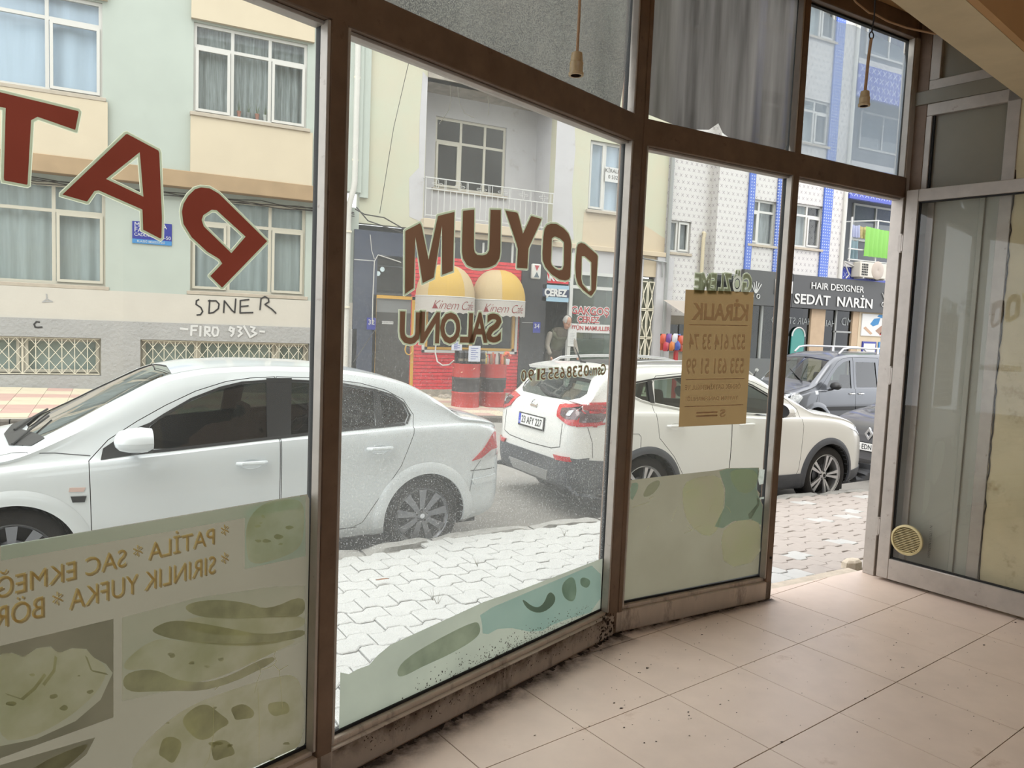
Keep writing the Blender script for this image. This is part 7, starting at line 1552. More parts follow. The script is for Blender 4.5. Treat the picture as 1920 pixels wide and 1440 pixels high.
car2, bq = make_car('white crossover car with black lower cladding, parked behind the white saloon', Q, (o_.x, o_.y, -.385), yw, WP2, -1, [qf, qr, qq], q_ws, q_rw, dict(polys=[qdf, qdr]), (0, 2.646), .345, .248, 'twin', 'rim_silver', .345, cab=(-.42, 2.3, .5), archr=.385, wy=.765, tyrew=.215, glassm='car_glass_green', rwglass='car_glass_green', seatrows=((1.2, (.38, -.38), 1.3), (.3, (.42, 0, -.42), 1.24)))
sn_ = (0, 1, 0); TR = M['car_trim']
for wx in (0, 2.646): ring(car2, bq, TR, wx, .345, .385, .455, .022, -1, a0=-.45, a1=pi+.45, name='arch_cladding')
lampbox(car2, bq, 'sill_cladding', [(.40, .44), (1.1, .40), (2.25, .40), (2.25, .20), (.36, .20)], side, sn_, TR, .016); lampbox(car2, bq, 'door_pillar', [(1.165, 1.115), (1.15, 1.485), (1.045, 1.49), (1.07, 1.12)], side, sn_, 'car_black', .003, thick=.004)
lampbox(car2, bq, 'quarter_trim', [(.14, 1.45), (.085, 1.445), (.07, 1.23), (.125, 1.225)], side, sn_, 'car_black', .003, thick=.004)
mb = MB()
strip_on(bq, [(2.12, 1.06), (1.6, 1.08), (1.1, 1.112), (.5, 1.148), (.12, 1.212), (-.03, 1.245), (-.27, 1.35)], side, sn_, .016, .004, M['chrome'], mb); mb.build('window_seal', parent=car2, smooth=True)
mb = MB(); strip_on(bq, [(2.1, 1.07), (1.93, 1.205), (1.75, 1.305), (1.55, 1.4), (1.3, 1.47), (1.14, 1.49), (.6, 1.50), (.17, 1.465), (-.1, 1.425), (-.27, 1.355)], side, sn_, .016, .004, M['car_black'], mb)
strip_on(bq, [(-.62, .70), (-.63, .85), (-.68, 1.0)], side, sn_, .006, .002, M['car_black'], mb) 
strip_on(bq, [(-.28, .93), (-.12, .93), (-.09, .90), (-.09, .76), (-.12, .73), (-.28, .73), (-.30, .76), (-.30, .90), (-.28, .93)], side, sn_, .005, .002, TR, mb)
mb.build('panel_joint', parent=car2)
dF, dR = Q.doors; handle(car2, bq, 1.32, .99, -1, WP2, .22, dF); handle(car2, bq, .33, 1.0, -1, WP2, .22, dR); mirror(car2, 1.70, -.90, 1.14, -1, WP2); mirror(car2, 2.0, .90, 1.16, 1, WP2)
# roof rails, aerial, spoiler
for s in (-1, 1):
    mb = MB(); P = []
    for i in range(15):
        x = -.3+1.95*i/14; h = bq.ray_cast(Vector((x, s*.60, 3)), Vector((0, 0, -1)))[0]; P.append(h+Vector((0, 0, .004 if i in (0, 14) else .05)))
    mb.tube(P, .017, 8, M['rim_silver']); mb.build('roof_rail', parent=car2, smooth=True)
project(bq, [(-.15, -.46), (1.45, -.44), (1.45, .44), (-.15, .46)], top_, dn, .004, M['car_black'], .12, .004).build('glass_roof', parent=car2, smooth=True)
mb = MB(); h = bq.ray_cast(Vector((-.22, 0, 3)), Vector((0, 0, -1)))[0]; mb.tube([h, h+Vector((-.05, 0, .02)), h+Vector((-.13, 0, .17))], [.03, .012, .004], 8, M['car_black']); mb.build('aerial', parent=car2, smooth=True)
mb = MB(); mb.grid([[Vector((x, y, z+(-.02*abs(y)))) for y in (-.56, -.3, 0, .3, .56)] for x, z in ((-.28, 1.585), (-.48, 1.56), (-.60, 1.535), (-.585, 1.505), (-.46, 1.49))], WP2); mb.build('roof_spoiler', parent=car2, smooth=True, angle=50)
# tail: bumper, lamps, plate
bk_f = lambda u, v: Vector((0, u, v)); bkd = (1, 0, 0)   # seen from behind: u = y
P_ = [(-.83, .70), (-.70, .655), (-.45, .65), (.45, .65), (.70, .655), (.83, .70), (.80, .36), (-.80, .36)]
project(bq, P_, bk_f, bkd, .016, TR, .06, .03).build('rear_bumper_cladding', parent=car2, smooth=True, angle=50)
lampbox(car2, bq, 'rear_bumper_cladding', [(-.30, .66), (-.55, .67), (-.83, .69), (-.83, .35), (-.36, .26)], side, sn_, TR, .017); lampbox(car2, bq, 'rear_bumper_cladding', [(-.30, .66), (-.55, .67), (-.83, .69), (-.83, .35), (-.36, .26)], side, (0, -1, 0), TR, .017)
project(bq, [(-.42, .51), (.42, .51), (.36, .40), (-.36, .40)], bk_f, bkd, .026, mat('skid_grey', hexc(150, 150, 150), .5, .2), .06, .02).build('skid_plate', parent=car2, smooth=True)
for s in (-1, 1): project(bq, [(s*.52, .695), (s*.74, .70), (s*.76, .655), (s*.56, .65)], bk_f, bkd, .022, M['lens_red'], .05, .015).build('rear_reflector', parent=car2)
for s in (-1, 1):
    L_ = [(s*.43, 1.185), (s*.62, 1.21), (s*.84, 1.22), (s*.84, 1.0), (s*.70, 1.01), (s*.50, 1.07)]
    project(bq, L_, bk_f, bkd, .012, M['lens_red'], .05, .03).build('tail_lamp', parent=car2, smooth=True)
    project(bq, [(s*.52, 1.16), (s*.64, 1.175), (s*.80, 1.18), (s*.77, 1.07), (s*.66, 1.065), (s*.56, 1.09)], bk_f, bkd, .018, M['lens_dark'], .05, .01).build('tail_lamp_core', parent=car2, smooth=True)
    project(bq, [(s*.66, 1.15), (s*.72, 1.155), (s*.70, 1.10), (s*.65, 1.10)], bk_f, bkd, .023, M['lens_clear'], .05, .006).build('tail_lamp_reflector', parent=car2, smooth=True)
lampbox(car2, bq, 'tail_lamp', [(-.76, 1.22), (-.6, 1.235), (-.36, 1.24), (-.18, 1.235), (-.32, 1.18), (-.38, 1.12), (-.42, 1.04), (-.60, 1.015), (-.78, 1.0)], side, sn_, 'lens_red', .010); lampbox(car2, bq, 'tail_lamp_core', [(-.74, 1.19), (-.5, 1.20), (-.36, 1.185), (-.46, 1.08), (-.60, 1.05), (-.76, 1.045)], side, sn_, 'lens_dark', .016, thick=.01)
lampbox(car2, bq, 'tail_lamp_blade', [(-.44, 1.20), (-.41, 1.20), (-.50, 1.05), (-.54, 1.05)], side, sn_, 'lens_clear', .02, thick=.008)
mb = MB(); fr2 = lambda y, z: bq.ray_cast(Vector((-4, y, z)), Vector((1, 0, 0)))[0]
strip_on(bq, [(-.60, .78), (-.45, .745), (0, .73), (.45, .745), (.60, .78)], bk_f, bkd, .008, .002, M['car_black'], mb); strip_on(bq, [(-.60, .78), (-.60, 1.01)], bk_f, bkd, .008, .002, M['car_black'], mb); strip_on(bq, [(.60, .78), (.60, 1.01)], bk_f, bkd, .008, .002, M['car_black'], mb); mb.build('panel_joint', parent=car2)
pc_ = fr2(0, .96); plate_(car2, (pc_.x-.012, 0, .96), (0, -1, 0), (.08, 0, 1), '23 AFY 227')
pc_ = fr2(0, 1.125); mb = MB(); mb.lathe([(.045, 0), (.055, .012), (.065, 0)], lambda a, b, h: Vector((pc_.x-.002-h, a, 1.125+b)), 24, M['chrome']); mb.box(pc_.x-.016, pc_.x-.004, -.075, .075, 1.115, 1.135, M['chrome']); mb.build('badge', parent=car2, smooth=True)
h0 = fr2(.0, 1.22); mb = MB(); wq = [fr2(a, b)-Vector((.02, 0, 0)) for a, b in ((.14, 1.30), (.02, 1.275), (-.14, 1.25), (-.34, 1.245))]; mb.tube(wq, [.03, .028, .016, .006], 8, M['car_black']); mb.build('rear_wiper', parent=car2, smooth=True)
# nose
lampbox(car2, bq, 'headlamp', [(3.02, .90), (3.25, .93), (3.40, .84), (3.48, .70), (3.40, .72), (3.2, .84)], side, sn_, 'lens_clear', .006); lampbox(car2, bq, 'front_bumper_cladding', [(3.06, .38), (3.3, .40), (3.6, .42), (3.6, .22), (3.05, .2)], side, sn_, TR, .012)
mb = MB(); strip_on(bq, [(2.5, .78), (2.9, .74), (3.2, .62), (3.42, .46)], top_, dn, .007, .002, M['car_black'], mb); mb.build('panel_joint', parent=car2)
project(bq, [(2.46, -.72), (2.53, 0), (2.46, .72), (2.40, .7), (2.42, 0), (2.40, -.7)], top_, dn, .006, M['car_black'], .08, .01).build('scuttle', parent=car2, smooth=True)
mb = MB(); mb.box(1.0, 2.2, -.74, .74, .5, .54, M['car_interior']); mb.box(1.95, 2.25, -.66, .66, .7, 1.02, M['car_interior']); mb.build('dashboard', parent=car2, bevel=.04); mb = MB(); mb.box(-.5, 3.2, -.7, .7, .24, .32, M['under_black']); mb.build('underbody', parent=car2)
# mud flap
mb = MB(); mb.box(2.95, 2.98, -.84, -.64, .16, .36, M['car_black']); mb.build('mud_flap', parent=car2)
# ---- grey van with roof bars, across the street, nose to the left
V = Car(top=[(-.88, .6), (-.87, 1.1), (-.84, 1.65), (-.78, 1.76), (-.5, 1.80), (.5, 1.82), (1.5, 1.80), (1.85, 1.745), (2.05, 1.66), (2.35, 1.42), (2.62, 1.19), (2.72, 1.12), (2.95, 1.06), (3.15, .98), (3.28, .87), (3.36, .7), (3.4, .5)],
    bot=[(-.88, .4), (-.8, .28), (0, .22), (3.2, .22), (3.4, .32)], wid=[(-.88, .72), (-.84, .79), (-.7, .83), (0, .855), (2.3, .858), (2.8, .85), (3.1, .82), (3.28, .74), (3.36, .64), (3.4, .52)],
    belt=[(-.88, .56), (-.86, 1.0), (0, 1.05), (1.2, 1.05), (2.1, 1.02), (2.6, 1.0), (2.9, .93), (3.2, .82), (3.4, .46)], x0=-.88, x1=3.4, tumble=.16, rail=.10, crown=.8)
vf_ = [(2.28, 1.06), (2.12, 1.28), (1.92, 1.48), (1.72, 1.60), (1.52, 1.635), (1.52, 1.04)]; vr = [(1.36, 1.60), (.72, 1.60), (.68, 1.06), (1.36, 1.06)]; vq = [(.52, 1.60), (-.45, 1.58), (-.5, 1.10), (.5, 1.08)]
v_ws = (lambda u, v: Vector((2.35-.77*u, v, 1.42+.64*u)), Vector((-.64, 0, -.77)), [(-.38, -.68), (-.34, 0), (-.38, .68), (.36, .62), (.40, 0), (.36, -.62)], .16)
vdf = [(2.52, .5), (2.54, .98), (2.32, 1.18), (2.1, 1.42), (1.9, 1.60), (1.7, 1.68), (1.44, 1.70), (1.44, .36), (2.3, .36)]; vdr = [(1.43, .36), (1.43, 1.70), (.62, 1.70), (.60, 1.0), (.60, .36)]
VP = paint('paint_graphite', hexc(92, 95, 101), .3, .3)
fx_ = at_y(1512, 778, 11.0).x
car3, bv3 = make_car('dark grey van with silver roof bars parked across the street', V, (fx_+2.583+.30, 11.0+.86, -.53), pi, VP, 1, [vf_, vr, vq], v_ws, None, dict(polys=[vdf, vdr]), (0, 2.583), .31, .2, 'cover', 'rim_grey', .31, cab=(-.6, 2.5, .5), archr=.35, wy=.73, tyrew=.19, glassm='car_glass_green', cat='van', seatrows=((1.35, (.36, -.36), 1.35),))
for wx in (0, 2.583): ring(car3, bv3, VP, wx, .31, .35, .45, .02, 1, a0=-.2, a1=pi+.2)
lampbox(car3, bv3, 'rubbing_strip', [(1.46, .66), (2.36, .66), (2.36, .58), (1.46, .58)], side, sd, 'car_black', .012); lampbox(car3, bv3, 'rubbing_strip', [(.62, .66), (1.42, .66), (1.42, .58), (.62, .58)], side, sd, 'car_black', .012)
mirror(car3, 2.18, .85, 1.10, 1, M['car_black']); dF, dR = V.doors; handle(car3, bv3, 1.56, .93, 1, M['chrome'], .16, dF); handle(car3, bv3, 1.28, .93, 1, M['chrome'], .16, dR)
lampbox(car3, bv3, 'side_repeater', [(2.56, .92), (2.64, .92), (2.64, .99), (2.56, .99)], side, sd, 'lens_clear', .005, thick=.004)
fdn = (-1, 0, 0)
for s in (-1, 1): project(bv3, [(s*.44, .86), (s*.62, .90), (s*.82, .93), (s*.84, .74), (s*.70, .70), (s*.48, .74)], bk_f, fdn, .01, M['lens_clear'], .05, .03).build('headlamp', parent=car3, smooth=True)
lampbox(car3, bv3, 'headlamp', [(3.4, .92), (3.05, .95), (2.98, .86), (3.1, .72), (3.4, .70)], side, sd, 'lens_clear', .01)
project(bv3, [(-.40, .84), (.40, .84), (.34, .72), (-.34, .72)], bk_f, fdn, .008, M['car_black'], .06, .02).build('radiator_grille', parent=car3); project(bv3, [(-.7, .52), (.7, .52), (.66, .34), (-.66, .34)], bk_f, fdn, .008, M['car_black'], .06, .02).build('lower_grille', parent=car3)
for s in (-1, 1):
    mb = MB(); 
    P = [Vector((x, s*.60, z)) for x, z in ((1.75, 1.76), (1.62, 1.87), (1.4, 1.90), (-.35, 1.90), (-.55, 1.87), (-.68, 1.78))]
    mb.tube(P, .022, 8, M['rim_silver']); mb.box(.5, .56, s*.60-.02, s*.60+.02, 1.78, 1.9, M['rim_silver']); mb.build('roof_bar', parent=car3, smooth=True)
mb = MB()
for a, b in (((2.68, 1.17, .5), (2.45, 1.36, -.05)), ((2.68, 1.17, -.1), (2.45, 1.36, -.6))): mb.tube([(a[0], a[2], a[1]), (b[0], b[2], b[1]+.03)], .012, 6, M['car_black'])
mb.build('wiper', parent=car3); mb = MB(); mb.box(-.75, 3.1, -.7, .7, .2, .28, M['under_black']); mb.box(2.1, 2.45, -.66, .66, .7, 1.0, M['car_interior']); mb.build('underbody', parent=car3)
mb = MB(); strip_on(bv3, [(2.70, .70), (3.0, .66), (3.2, .55)], top_, dn, .008, .003, M['car_black'], mb); strip_on(bv3, [(2.64, .55), (2.60, .80), (2.56, .92)], side, sd, .006, .002, M['car_black'], mb); mb.build('panel_joint', parent=car3)
# ---- dark grey car behind the crossover, nose towards us
G = Car(top=[(-.6, .9), (-.5, 1.2), (.3, 1.42), (1.0, 1.45), (1.6, 1.40), (2.1, 1.22), (2.5, 1.04), (2.8, .98), (3.1, .91), (3.3, .83), (3.38, .74), (3.42, .62), (3.44, .5)], bot=[(-.6, .3), (0, .2), (3.1, .2), (3.36, .22), (3.44, .30)],
    wid=[(-.6, .78), (0, .85), (2.4, .86), (2.9, .85), (3.15, .81), (3.3, .74), (3.40, .64), (3.44, .54)], belt=[(-.6, .8), (0, 1.0), (2.0, .95), (2.6, .92), (3.0, .86), (3.25, .78), (3.38, .66), (3.44, .46)], x0=-.6, x1=3.44)
gw = [(2.0, 1.0), (1.7, 1.2), (1.3, 1.34), (1.1, 1.36), (1.1, 1.02)]
g_ws = (lambda u, v: Vector((2.1-.87*u, v, 1.22+.49*u)), Vector((-.49, 0, -.87)), [(-.38, -.60), (-.34, 0), (-.38, .60), (.42, .50), (.46, 0), (.42, -.50)], .14)
GP = paint('paint_dark', hexc(88, 88, 92), .3, .3)
gX = 9.75; pn = at_x(1598, 825, gX); em = at_x(1634, 801, gX); gyaw = pi
car4, bg4 = make_car('dark grey car facing us behind the white crossover, seen through the doorway', G, (gX+3.44, pn.y-.27, -.50), gyaw, GP, 1, [gw], g_ws, None, None, (0.1, 2.6), .31, .2, 'cover', 'rim_grey', .31, cab=(.2, 2.35, .5), archr=.35, wy=.73, tyrew=.19, seatrows=((1.2, (.36, -.36), 1.14),))
fz_ = lambda y, z: bg4.ray_cast(Vector((6, y, z)), Vector((-1, 0, 0)))[0]
project(bg4, [(-.50, .77), (0, .72), (.50, .77), (.60, .74), (.40, .66), (.16, .57), (-.16, .57), (-.40, .66), (-.60, .74)], bk_f, fdn, .006, M['car_black'], .05, .02).build('radiator_grille', parent=car4, smooth=True)
for s in (-1, 1):
    mb = MB(); strip_on(bg4, [(s*.60, .745), (s*.40, .675), (s*.17, .575)], bk_f, fdn, .014, .016, M['chrome'], mb); strip_on(bg4, [(s*.56, .775), (s*.3, .745), (s*.1, .715)], bk_f, fdn, .012, .016, M['chrome'], mb); mb.build('grille_trim', parent=car4, smooth=True)
    project(bg4, [(s*.52, .80), (s*.60, .70), (s*.74, .66), (s*.84, .74), (s*.84, .84), (s*.70, .83)], bk_f, fdn, .008, M['lens_clear'], .05, .03).build('headlamp', parent=car4, smooth=True)
c_ = fz_(0, .68); mb = MB(); dia = [(0, .10), (.075, 0), (0, -.10), (-.075, 0)]; di = [(0, .045), (.03, 0), (0, -.045), (-.03, 0)]
plate([dia, di], 0, .03, lambda u, v, w: Vector((c_.x+.005+w, u, .68+v)), M['chrome'], mb); mb.build('badge', parent=car4, bevel=.004)
c_ = fz_(0, .49); plate_(car4, (c_.x+.014, 0, .49), (0, 1, 0), (0, 0, 1), '34 EDN 278')
project(bg4, [(-.52, .42), (.52, .42), (.46, .29), (-.46, .29)], bk_f, fdn, .006, M['car_black'], .06, .02).build('lower_grille', parent=car4)
for k in range(4):
    mb = MB(); strip_on(bg4, [(-.50, .405-.03*k), (.50, .405-.03*k)], bk_f, fdn, .008, .012, M['car_trim'], mb); mb.build('grille_bar', parent=car4)
mb = MB(); strip_on(bg4, [(-.62, .83), (0, .80), (.62, .83)], bk_f, fdn, .008, .002, M['car_black'], mb); mb.build('panel_joint', parent=car4); mb = MB(); mb.box(-.4, 3.2, -.7, .7, .17, .24, M['under_black']); mb.build('underbody', parent=car4)
# ------------------------------------------------------------------ things outside the cafe
RB = mat('drum_red', oc(206, 52, 44), .45, 0, noise=.12, scale=7, dirt=(oc(120, 40, 36), .25, 9)); DB = mat('drum_black', hexc(48, 44, 46), .6, 0, noise=.15, scale=8)
def drum(px, py, y, label):
    c = at_y(px, py, y); g = zfar(c.x, y); o = tag(empty('oil_drum', (c.x, y, g)), label, 'barrel', 'painted drums outside the cafe'); h = .90; r = .287
    P = []
    for z in (0, .012, .03, .27, .285, .30, .315, .57, .585, .60, .615, .86, .885, .90):
        rr = r*(1.03 if z in (.285, .30, .585, .60) else (1.02 if z in (.0, .012, .885, .90) else 1)); P.append((rr, z))
    def part(z0, z1, m, name, cap=False):
        pp = [(r_, z) for r_, z in P if z0-.001 <= z <= z1+.001]
        if pp[0][1] > z0+.002: pp = [(r, z0)]+pp
        if pp[-1][1] < z1-.002: pp = pp+[(r, z1)]
        if cap: pp += [(r*.96, .9), (r*.95, .885), (0, .885)]
        MB().lathe(pp, lambda x, y_, z: Vector((x, y_, z)), 36, m).build(name, parent=o, smooth=True, angle=60)
    part(0, .32, RB, 'lower_band'); part(.32, .62, DB, 'black_band'); part(.62, .90, RB, 'upper_band', True); return o, c.x, g+.90
d1_, dx1, zt1 = drum(872, 757, 14.35, 'left red drum with black middle band outside the cafe'); d2_, dx2, zt2 = drum(922, 757, 14.55, 'right red drum with black middle band outside the cafe')
mb = MB()
for k in range(7):
    a = 2*pi*k/7+.4; z = .80 if k % 2 else .72
    mb.tube([(.288*cos(a-.06), .288*sin(a-.06), z), (.288*cos(a+.06), .288*sin(a+.06), z+.01)], .010, 5, mat('drum_speck', oc(250, 190, 150), .5))
mb.build('paint_speck', parent=d1_)
# crate of jars on the left drum, jars and flowers on the right one
def box_thing(name, x0, x1, y0, y1, z0, z1, m, label, cat, group=None): return tag(MB().box(x0, x1, y0, y1, z0, z1, m).build(name, bevel=.004), label, cat, group)
cr = tag(empty('jar_crate', (dx1-.22, 14.2, zt1)), 'black wire crate of dark jars on the left drum', 'crate'); cw_, cdp, ch = .62, .34, .27; mb = MB()
for z in (0, ch*.5, ch):
    for a in ((0, cw_, 0, .008), (0, cw_, cdp-.008, cdp), (0, .008, 0, cdp), (cw_-.008, cw_, 0, cdp)): mb.box(a[0], a[1], a[2], a[3], z-.004 if z else 0, z+.006, M['car_black'])
for i in range(9): mb.box(cw_*i/8-.003, cw_*i/8+.003, 0, .006, 0, ch, M['car_black'])
mb.box(0, cw_, 0, cdp, 0, .006, M['car_black']); mb.build('wire_frame', parent=cr)
jm = mat('jar_black', hexc(44, 40, 40), .3); jl = mat('jar_label', oc(170, 160, 140), .6); bx = dx1-.22
for k in range(5):
    jx = bx+.068+k*.122; mb = MB(); mb.lathe([(0, .008), (.056, .008), (.058, .17), (.052, .20), (.05, .22)], lambda x, y, h: Vector((jx+x, 14.28+y, zt1+h)), 16, jm)
    j = tag(mb.build('jar', smooth=True), ('first', 'second', 'third', 'fourth', 'fifth')[k]+' dark jar from the left in the wire crate', 'jar', 'jars in the wire crate'); mb = MB(); mb.lathe([(.059, .05), (.059, .10)], lambda x, y, h: Vector((jx+x, 14.28+y, zt1+h)), 16, jl); mb.build('jar_label', parent=j, smooth=True)
    mb = MB(); mb.lathe([(.052, .22), (.052, .25), (0, .25)], lambda x, y, h: Vector((jx+x, 14.28+y, zt1+h)), 16, M['rim_grey']); mb.build('lid', parent=j, smooth=True)
mb = MB(); mb.box(bx+.01, bx+.61, 14.42, 14.50, zt1+.008, zt1+.25, jm); mb.build('back_board', parent=cr).matrix_parent_inverse = Matrix.Translation(-Vector(cr.location))
def sheet(px0, py0, px1, py1, y, label):
    a = at_y(px0, py0, y); b = at_y(px1, py1, y); o = MB().box(a.x, b.x, y-.004, y, b.z, a.z, mat('sheet_white', oc(232, 236, 250), .6)).build('menu_sheet'); tag(o, label, 'menu', 'menu sheets on the drums')
    n = 6
    for k in range(n):
        z = a.z-(a.z-b.z)*(k+1.2)/(n+1.5); MB().box(a.x+.05, b.x-.05-(.05 if k % 2 else 0), y-.0055, y-.004, z-.008, z+.004, mat('ink_blue', hexc(70, 80, 140), .7)).build('print_line', parent=o)
sheet(847, 640, 866, 657, 14.199, 'small white menu sheet leaning on the jar crate'); sheet(879, 648, 900, 678, 14.058, 'larger white menu sheet hanging down the left drum')
random.seed(12); GC_ = [(230, 200, 90), (226, 214, 200), (150, 120, 100), (214, 120, 90), (200, 196, 190), (90, 70, 60), (228, 130, 80)]
for k in range(8):
    x = dx2-.24+.068*k; y = 14.45+.05*(k % 2); r_ = random.uniform(.033, .04); h_ = random.uniform(.18, .27); cc = GC_[k % 7]; mb = MB()
    mb.lathe([(0, 0), (r_, 0), (r_*1.05, h_*.5), (r_*.7, h_*.8), (r_*.55, h_), (0, h_)], lambda a, b, h: Vector((x+a, y+b, zt2+h)), 12, mat('goods_b%d' % (k % 7), oc(*cc), .5))
    tag(mb.build('bottle', smooth=True), ('yellow', 'cream', 'brown', 'orange', 'pale grey', 'dark brown', 'deep orange', 'rear yellow')[k]+' bottle in the row on the right drum', 'bottle', 'bottles on the right drum')
fl = tag(empty('flower_bunch', (dx2+.26, 14.4, zt2)), 'bunch of orange flowers at the right end of the drum top', 'flowers'); mb = MB(); mb.lathe([(0, 0), (.04, 0), (.05, .10), (.045, .12)], lambda x, y, h: Vector((x, y, h)), 12, M['rim_silver']); mb.build('vase', parent=fl, smooth=True)
for k in range(7):
    a = 2*pi*k/7; p = Vector((.06*cos(a)*(k > 0), .05*sin(a), .19+.03*(k % 3))); mb = MB(); mb.lathe([(0, -.03), (.03, -.015), (.036, .0), (.024, .022), (0, .03)], lambda x, y, h: p+Vector((x, y, h)), 8, mat('petal_orange', oc(250, 110, 70), .6)); mb.tube([(0, 0, .08), p], .003, 4, leafm); mb.build('blossom', parent=fl, smooth=True)
# white power lead looping from the window to the drums
mb = MB(); pts = [at_y(x, y, Y1-.12-.15*i) for i, (x, y) in enumerate(((818, 640), (816, 660), (820, 678), (830, 685), (842, 684), (851, 676)))]
sm = [] 
for i in range(len(pts)-1):
    for t in (0, .5): sm.append(pts[i].lerp(pts[i+1], t))
mb.tube(sm+[pts[-1]], .016, 6, M['cable_white']); tag(mb.build('power_lead', smooth=True), 'white lead drooping across the red brick wall', 'cable')
mb = MB(); mb.tube([at_y(702, 490, Y1-.1), at_y(699, 560, Y1-.1), at_y(698, 608, Y1-.1)], .012, 6, M['cable_white']); mb.tube([at_y(702, 490, Y1-.1), at_y(709, 478, Y1-.1), at_y(728, 484, Y1-.1), at_y(752, 492, Y1-.1)], .012, 6, M['cable_white']); mb.tube([at_y(694, 440, Y1-.12), at_y(697, 470, Y1-.12), at_y(702, 486, Y1-.12)], .008, 5, M['cable_white']); tag(mb.build('wall_cable', smooth=True), 'white cable running round the dark transom beside the navy pier', 'cable')
mb = MB(); mb.tube([at_y(707, 613, Y1-.15), at_y(662, 680, Y1-.6)], .008, 5, M['cable_dark']); tag(mb.build('guy_wire'), 'thin slanting wire in front of the navy pier', 'wire')
mb = MB()
for k, l in enumerate((((668, 388), (690, 414), (730, 428), (765, 440)), ((666, 392), (684, 402), (720, 408), (762, 432)))): mb.tube([at_y(x, y, Y1-.2) for x, y in l], .014, 6, M['cable_dark'])
tag(mb.build('service_cable', smooth=True), 'dark service cables drooping above the navy header', 'cable')
mb = MB(); mb.tube([at_y(712, 400, Y1-.15), at_y(738, 240, Y1-.2), at_y(768, 110, Y1-.3)], .007, 5, M['cable_dark']); tag(mb.build('aerial_wire'), 'thin dark wire rising across the lime wall', 'wire')
mb = MB()
for px in (1242, 1250): mb.tube([at_y(1190, 482, Y1-.12), at_y(1225, 488, Y1-.12), at_y(px, 492, Y1-.12), at_y(px, 520, Y1-.12)], .02, 6, M['zinc'])
tag(mb.build('service_pipe', smooth=True), 'grey cable bundle beside the white column', 'cable')
# stone rubble by the cafe footing
random.seed(21); mb = MB(); stm = mat('rubble_stone', oc(190, 180, 164), .9, noise=.2, scale=10)
for k in range(34):
    x = random.uniform(6.0, 8.9); y = Y1-.12-random.random()*.35; r_ = random.uniform(.03, .09); z = zfar(x, y); n = 6
    mb.lathe([(0, 0), (r_, r_*.1), (r_*.9, r_*.6), (r_*.4, r_*.95), (0, r_)], lambda a, b, h, x=x, y=y, z=z: Vector((x+a*1.3, y+b, z+h)), n, stm)
tag(mb.build('rubble'), 'loose stone rubble along the foot of the red wall', 'rubble', kind='stuff')
# ---- person leaning out of the nut shop doorway
hd = at_y(1052, 604, 16.35); ZGn = zfar(hd.x, 16.2)-.02; hz_ = hd.z-ZGn; K = hz_/1.55
ps_ = tag(empty('person', (hd.x, 16.35, ZGn)), 'grey haired person in a dark green vest leaning forward in the nut shop doorway', 'person')
def skin(name, verts, edges, radii, mt, parent, sub=2, loc=(0, 0, 0)):
    me = bpy.data.meshes.new(name); me.from_pydata([Vector(v)*K for v in verts], edges, []); o = bpy.data.objects.new(name, me); COL.objects.link(o)
    md = o.modifiers.new('s', 'SKIN'); sv = me.skin_vertices[0].data
    for i, r in enumerate(radii): sv[i].radius = ((r[0]*K, r[1]*K) if isinstance(r, tuple) else (r*K, r*K))
    sv[0].use_root = True; md.use_smooth_shade = True; sb = o.modifiers.new('u', 'SUBSURF'); sb.levels = sub; sb.render_levels = sub; apply_mods(o)
    o.data.materials.clear(); o.data.materials.append(mt); o.data.polygons.foreach_set('use_smooth', [True]*len(o.data.polygons)); o.parent = parent; return o
SK = mat('skin', oc(214, 160, 132), .6); HR = mat('hair_grey', oc(206, 202, 196), .9, noise=.2, scale=40); VS = mat('vest_green', oc(104, 104, 82), .9, noise=.12, scale=14); SH = mat('sleeve_grey', oc(168, 160, 148), .9); TRS = mat('trousers_dark', oc(92, 84, 72), .9); SHO = mat('shoe_dark', hexc(40, 36, 32), .6)
# pelvis, spine leaning towards the street and right, shoulders, neck; legs; local x right, -y towards us
bodyv = [(-.06, .15, .92), (-.05, .10, 1.08), (-.02, .02, 1.24), (.0, -.05, 1.36), (.02, -.10, 1.42), (-.20, .02, 1.36), (.17, -.08, 1.33), (-.16, .16, .88), (-.17, .13, .50), (-.18, .18, .08), (.04, .14, .88), (.07, .08, .50), (.09, .14, .08), (-.18, .06, .03), (.09, .02, .03)]
bodye = [(0, 1), (1, 2), (2, 3), (3, 4), (3, 5), (3, 6), (0, 7), (7, 8), (8, 9), (0, 10), (10, 11), (11, 12), (9, 13), (12, 14)]
skin('body', bodyv, bodye, [(.16, .12), (.16, .12), (.18, .125), (.12, .10), .055, .075, .075, .095, .07, .05, .095, .07, .05, .04, .04], TRS, ps_)
skin('vest', [(-.055, .13, .96), (-.05, .10, 1.08), (-.02, .02, 1.24), (.0, -.04, 1.35), (-.19, .02, 1.345), (.165, -.075, 1.32)], [(0, 1), (1, 2), (2, 3), (3, 4), (3, 5)], [(.175, .14), (.178, .14), (.195, .14), (.135, .115), .075, .075], VS, ps_)
skin('shirt_collar', [(.015, -.075, 1.385), (.025, -.10, 1.425)], [(0, 1)], [.066, .06], SH, ps_, 1)
skin('sleeve', [(-.20, .02, 1.35), (-.27, .0, 1.22), (-.31, -.02, 1.07), (-.28, -.12, .90)], [(0, 1), (1, 2), (2, 3)], [.072, .06, .05, .042], SH, ps_); skin('sleeve', [(.17, -.08, 1.33), (.24, -.12, 1.20), (.27, -.16, 1.06), (.26, -.24, .92)], [(0, 1), (1, 2), (2, 3)], [.072, .06, .05, .042], SH, ps_)
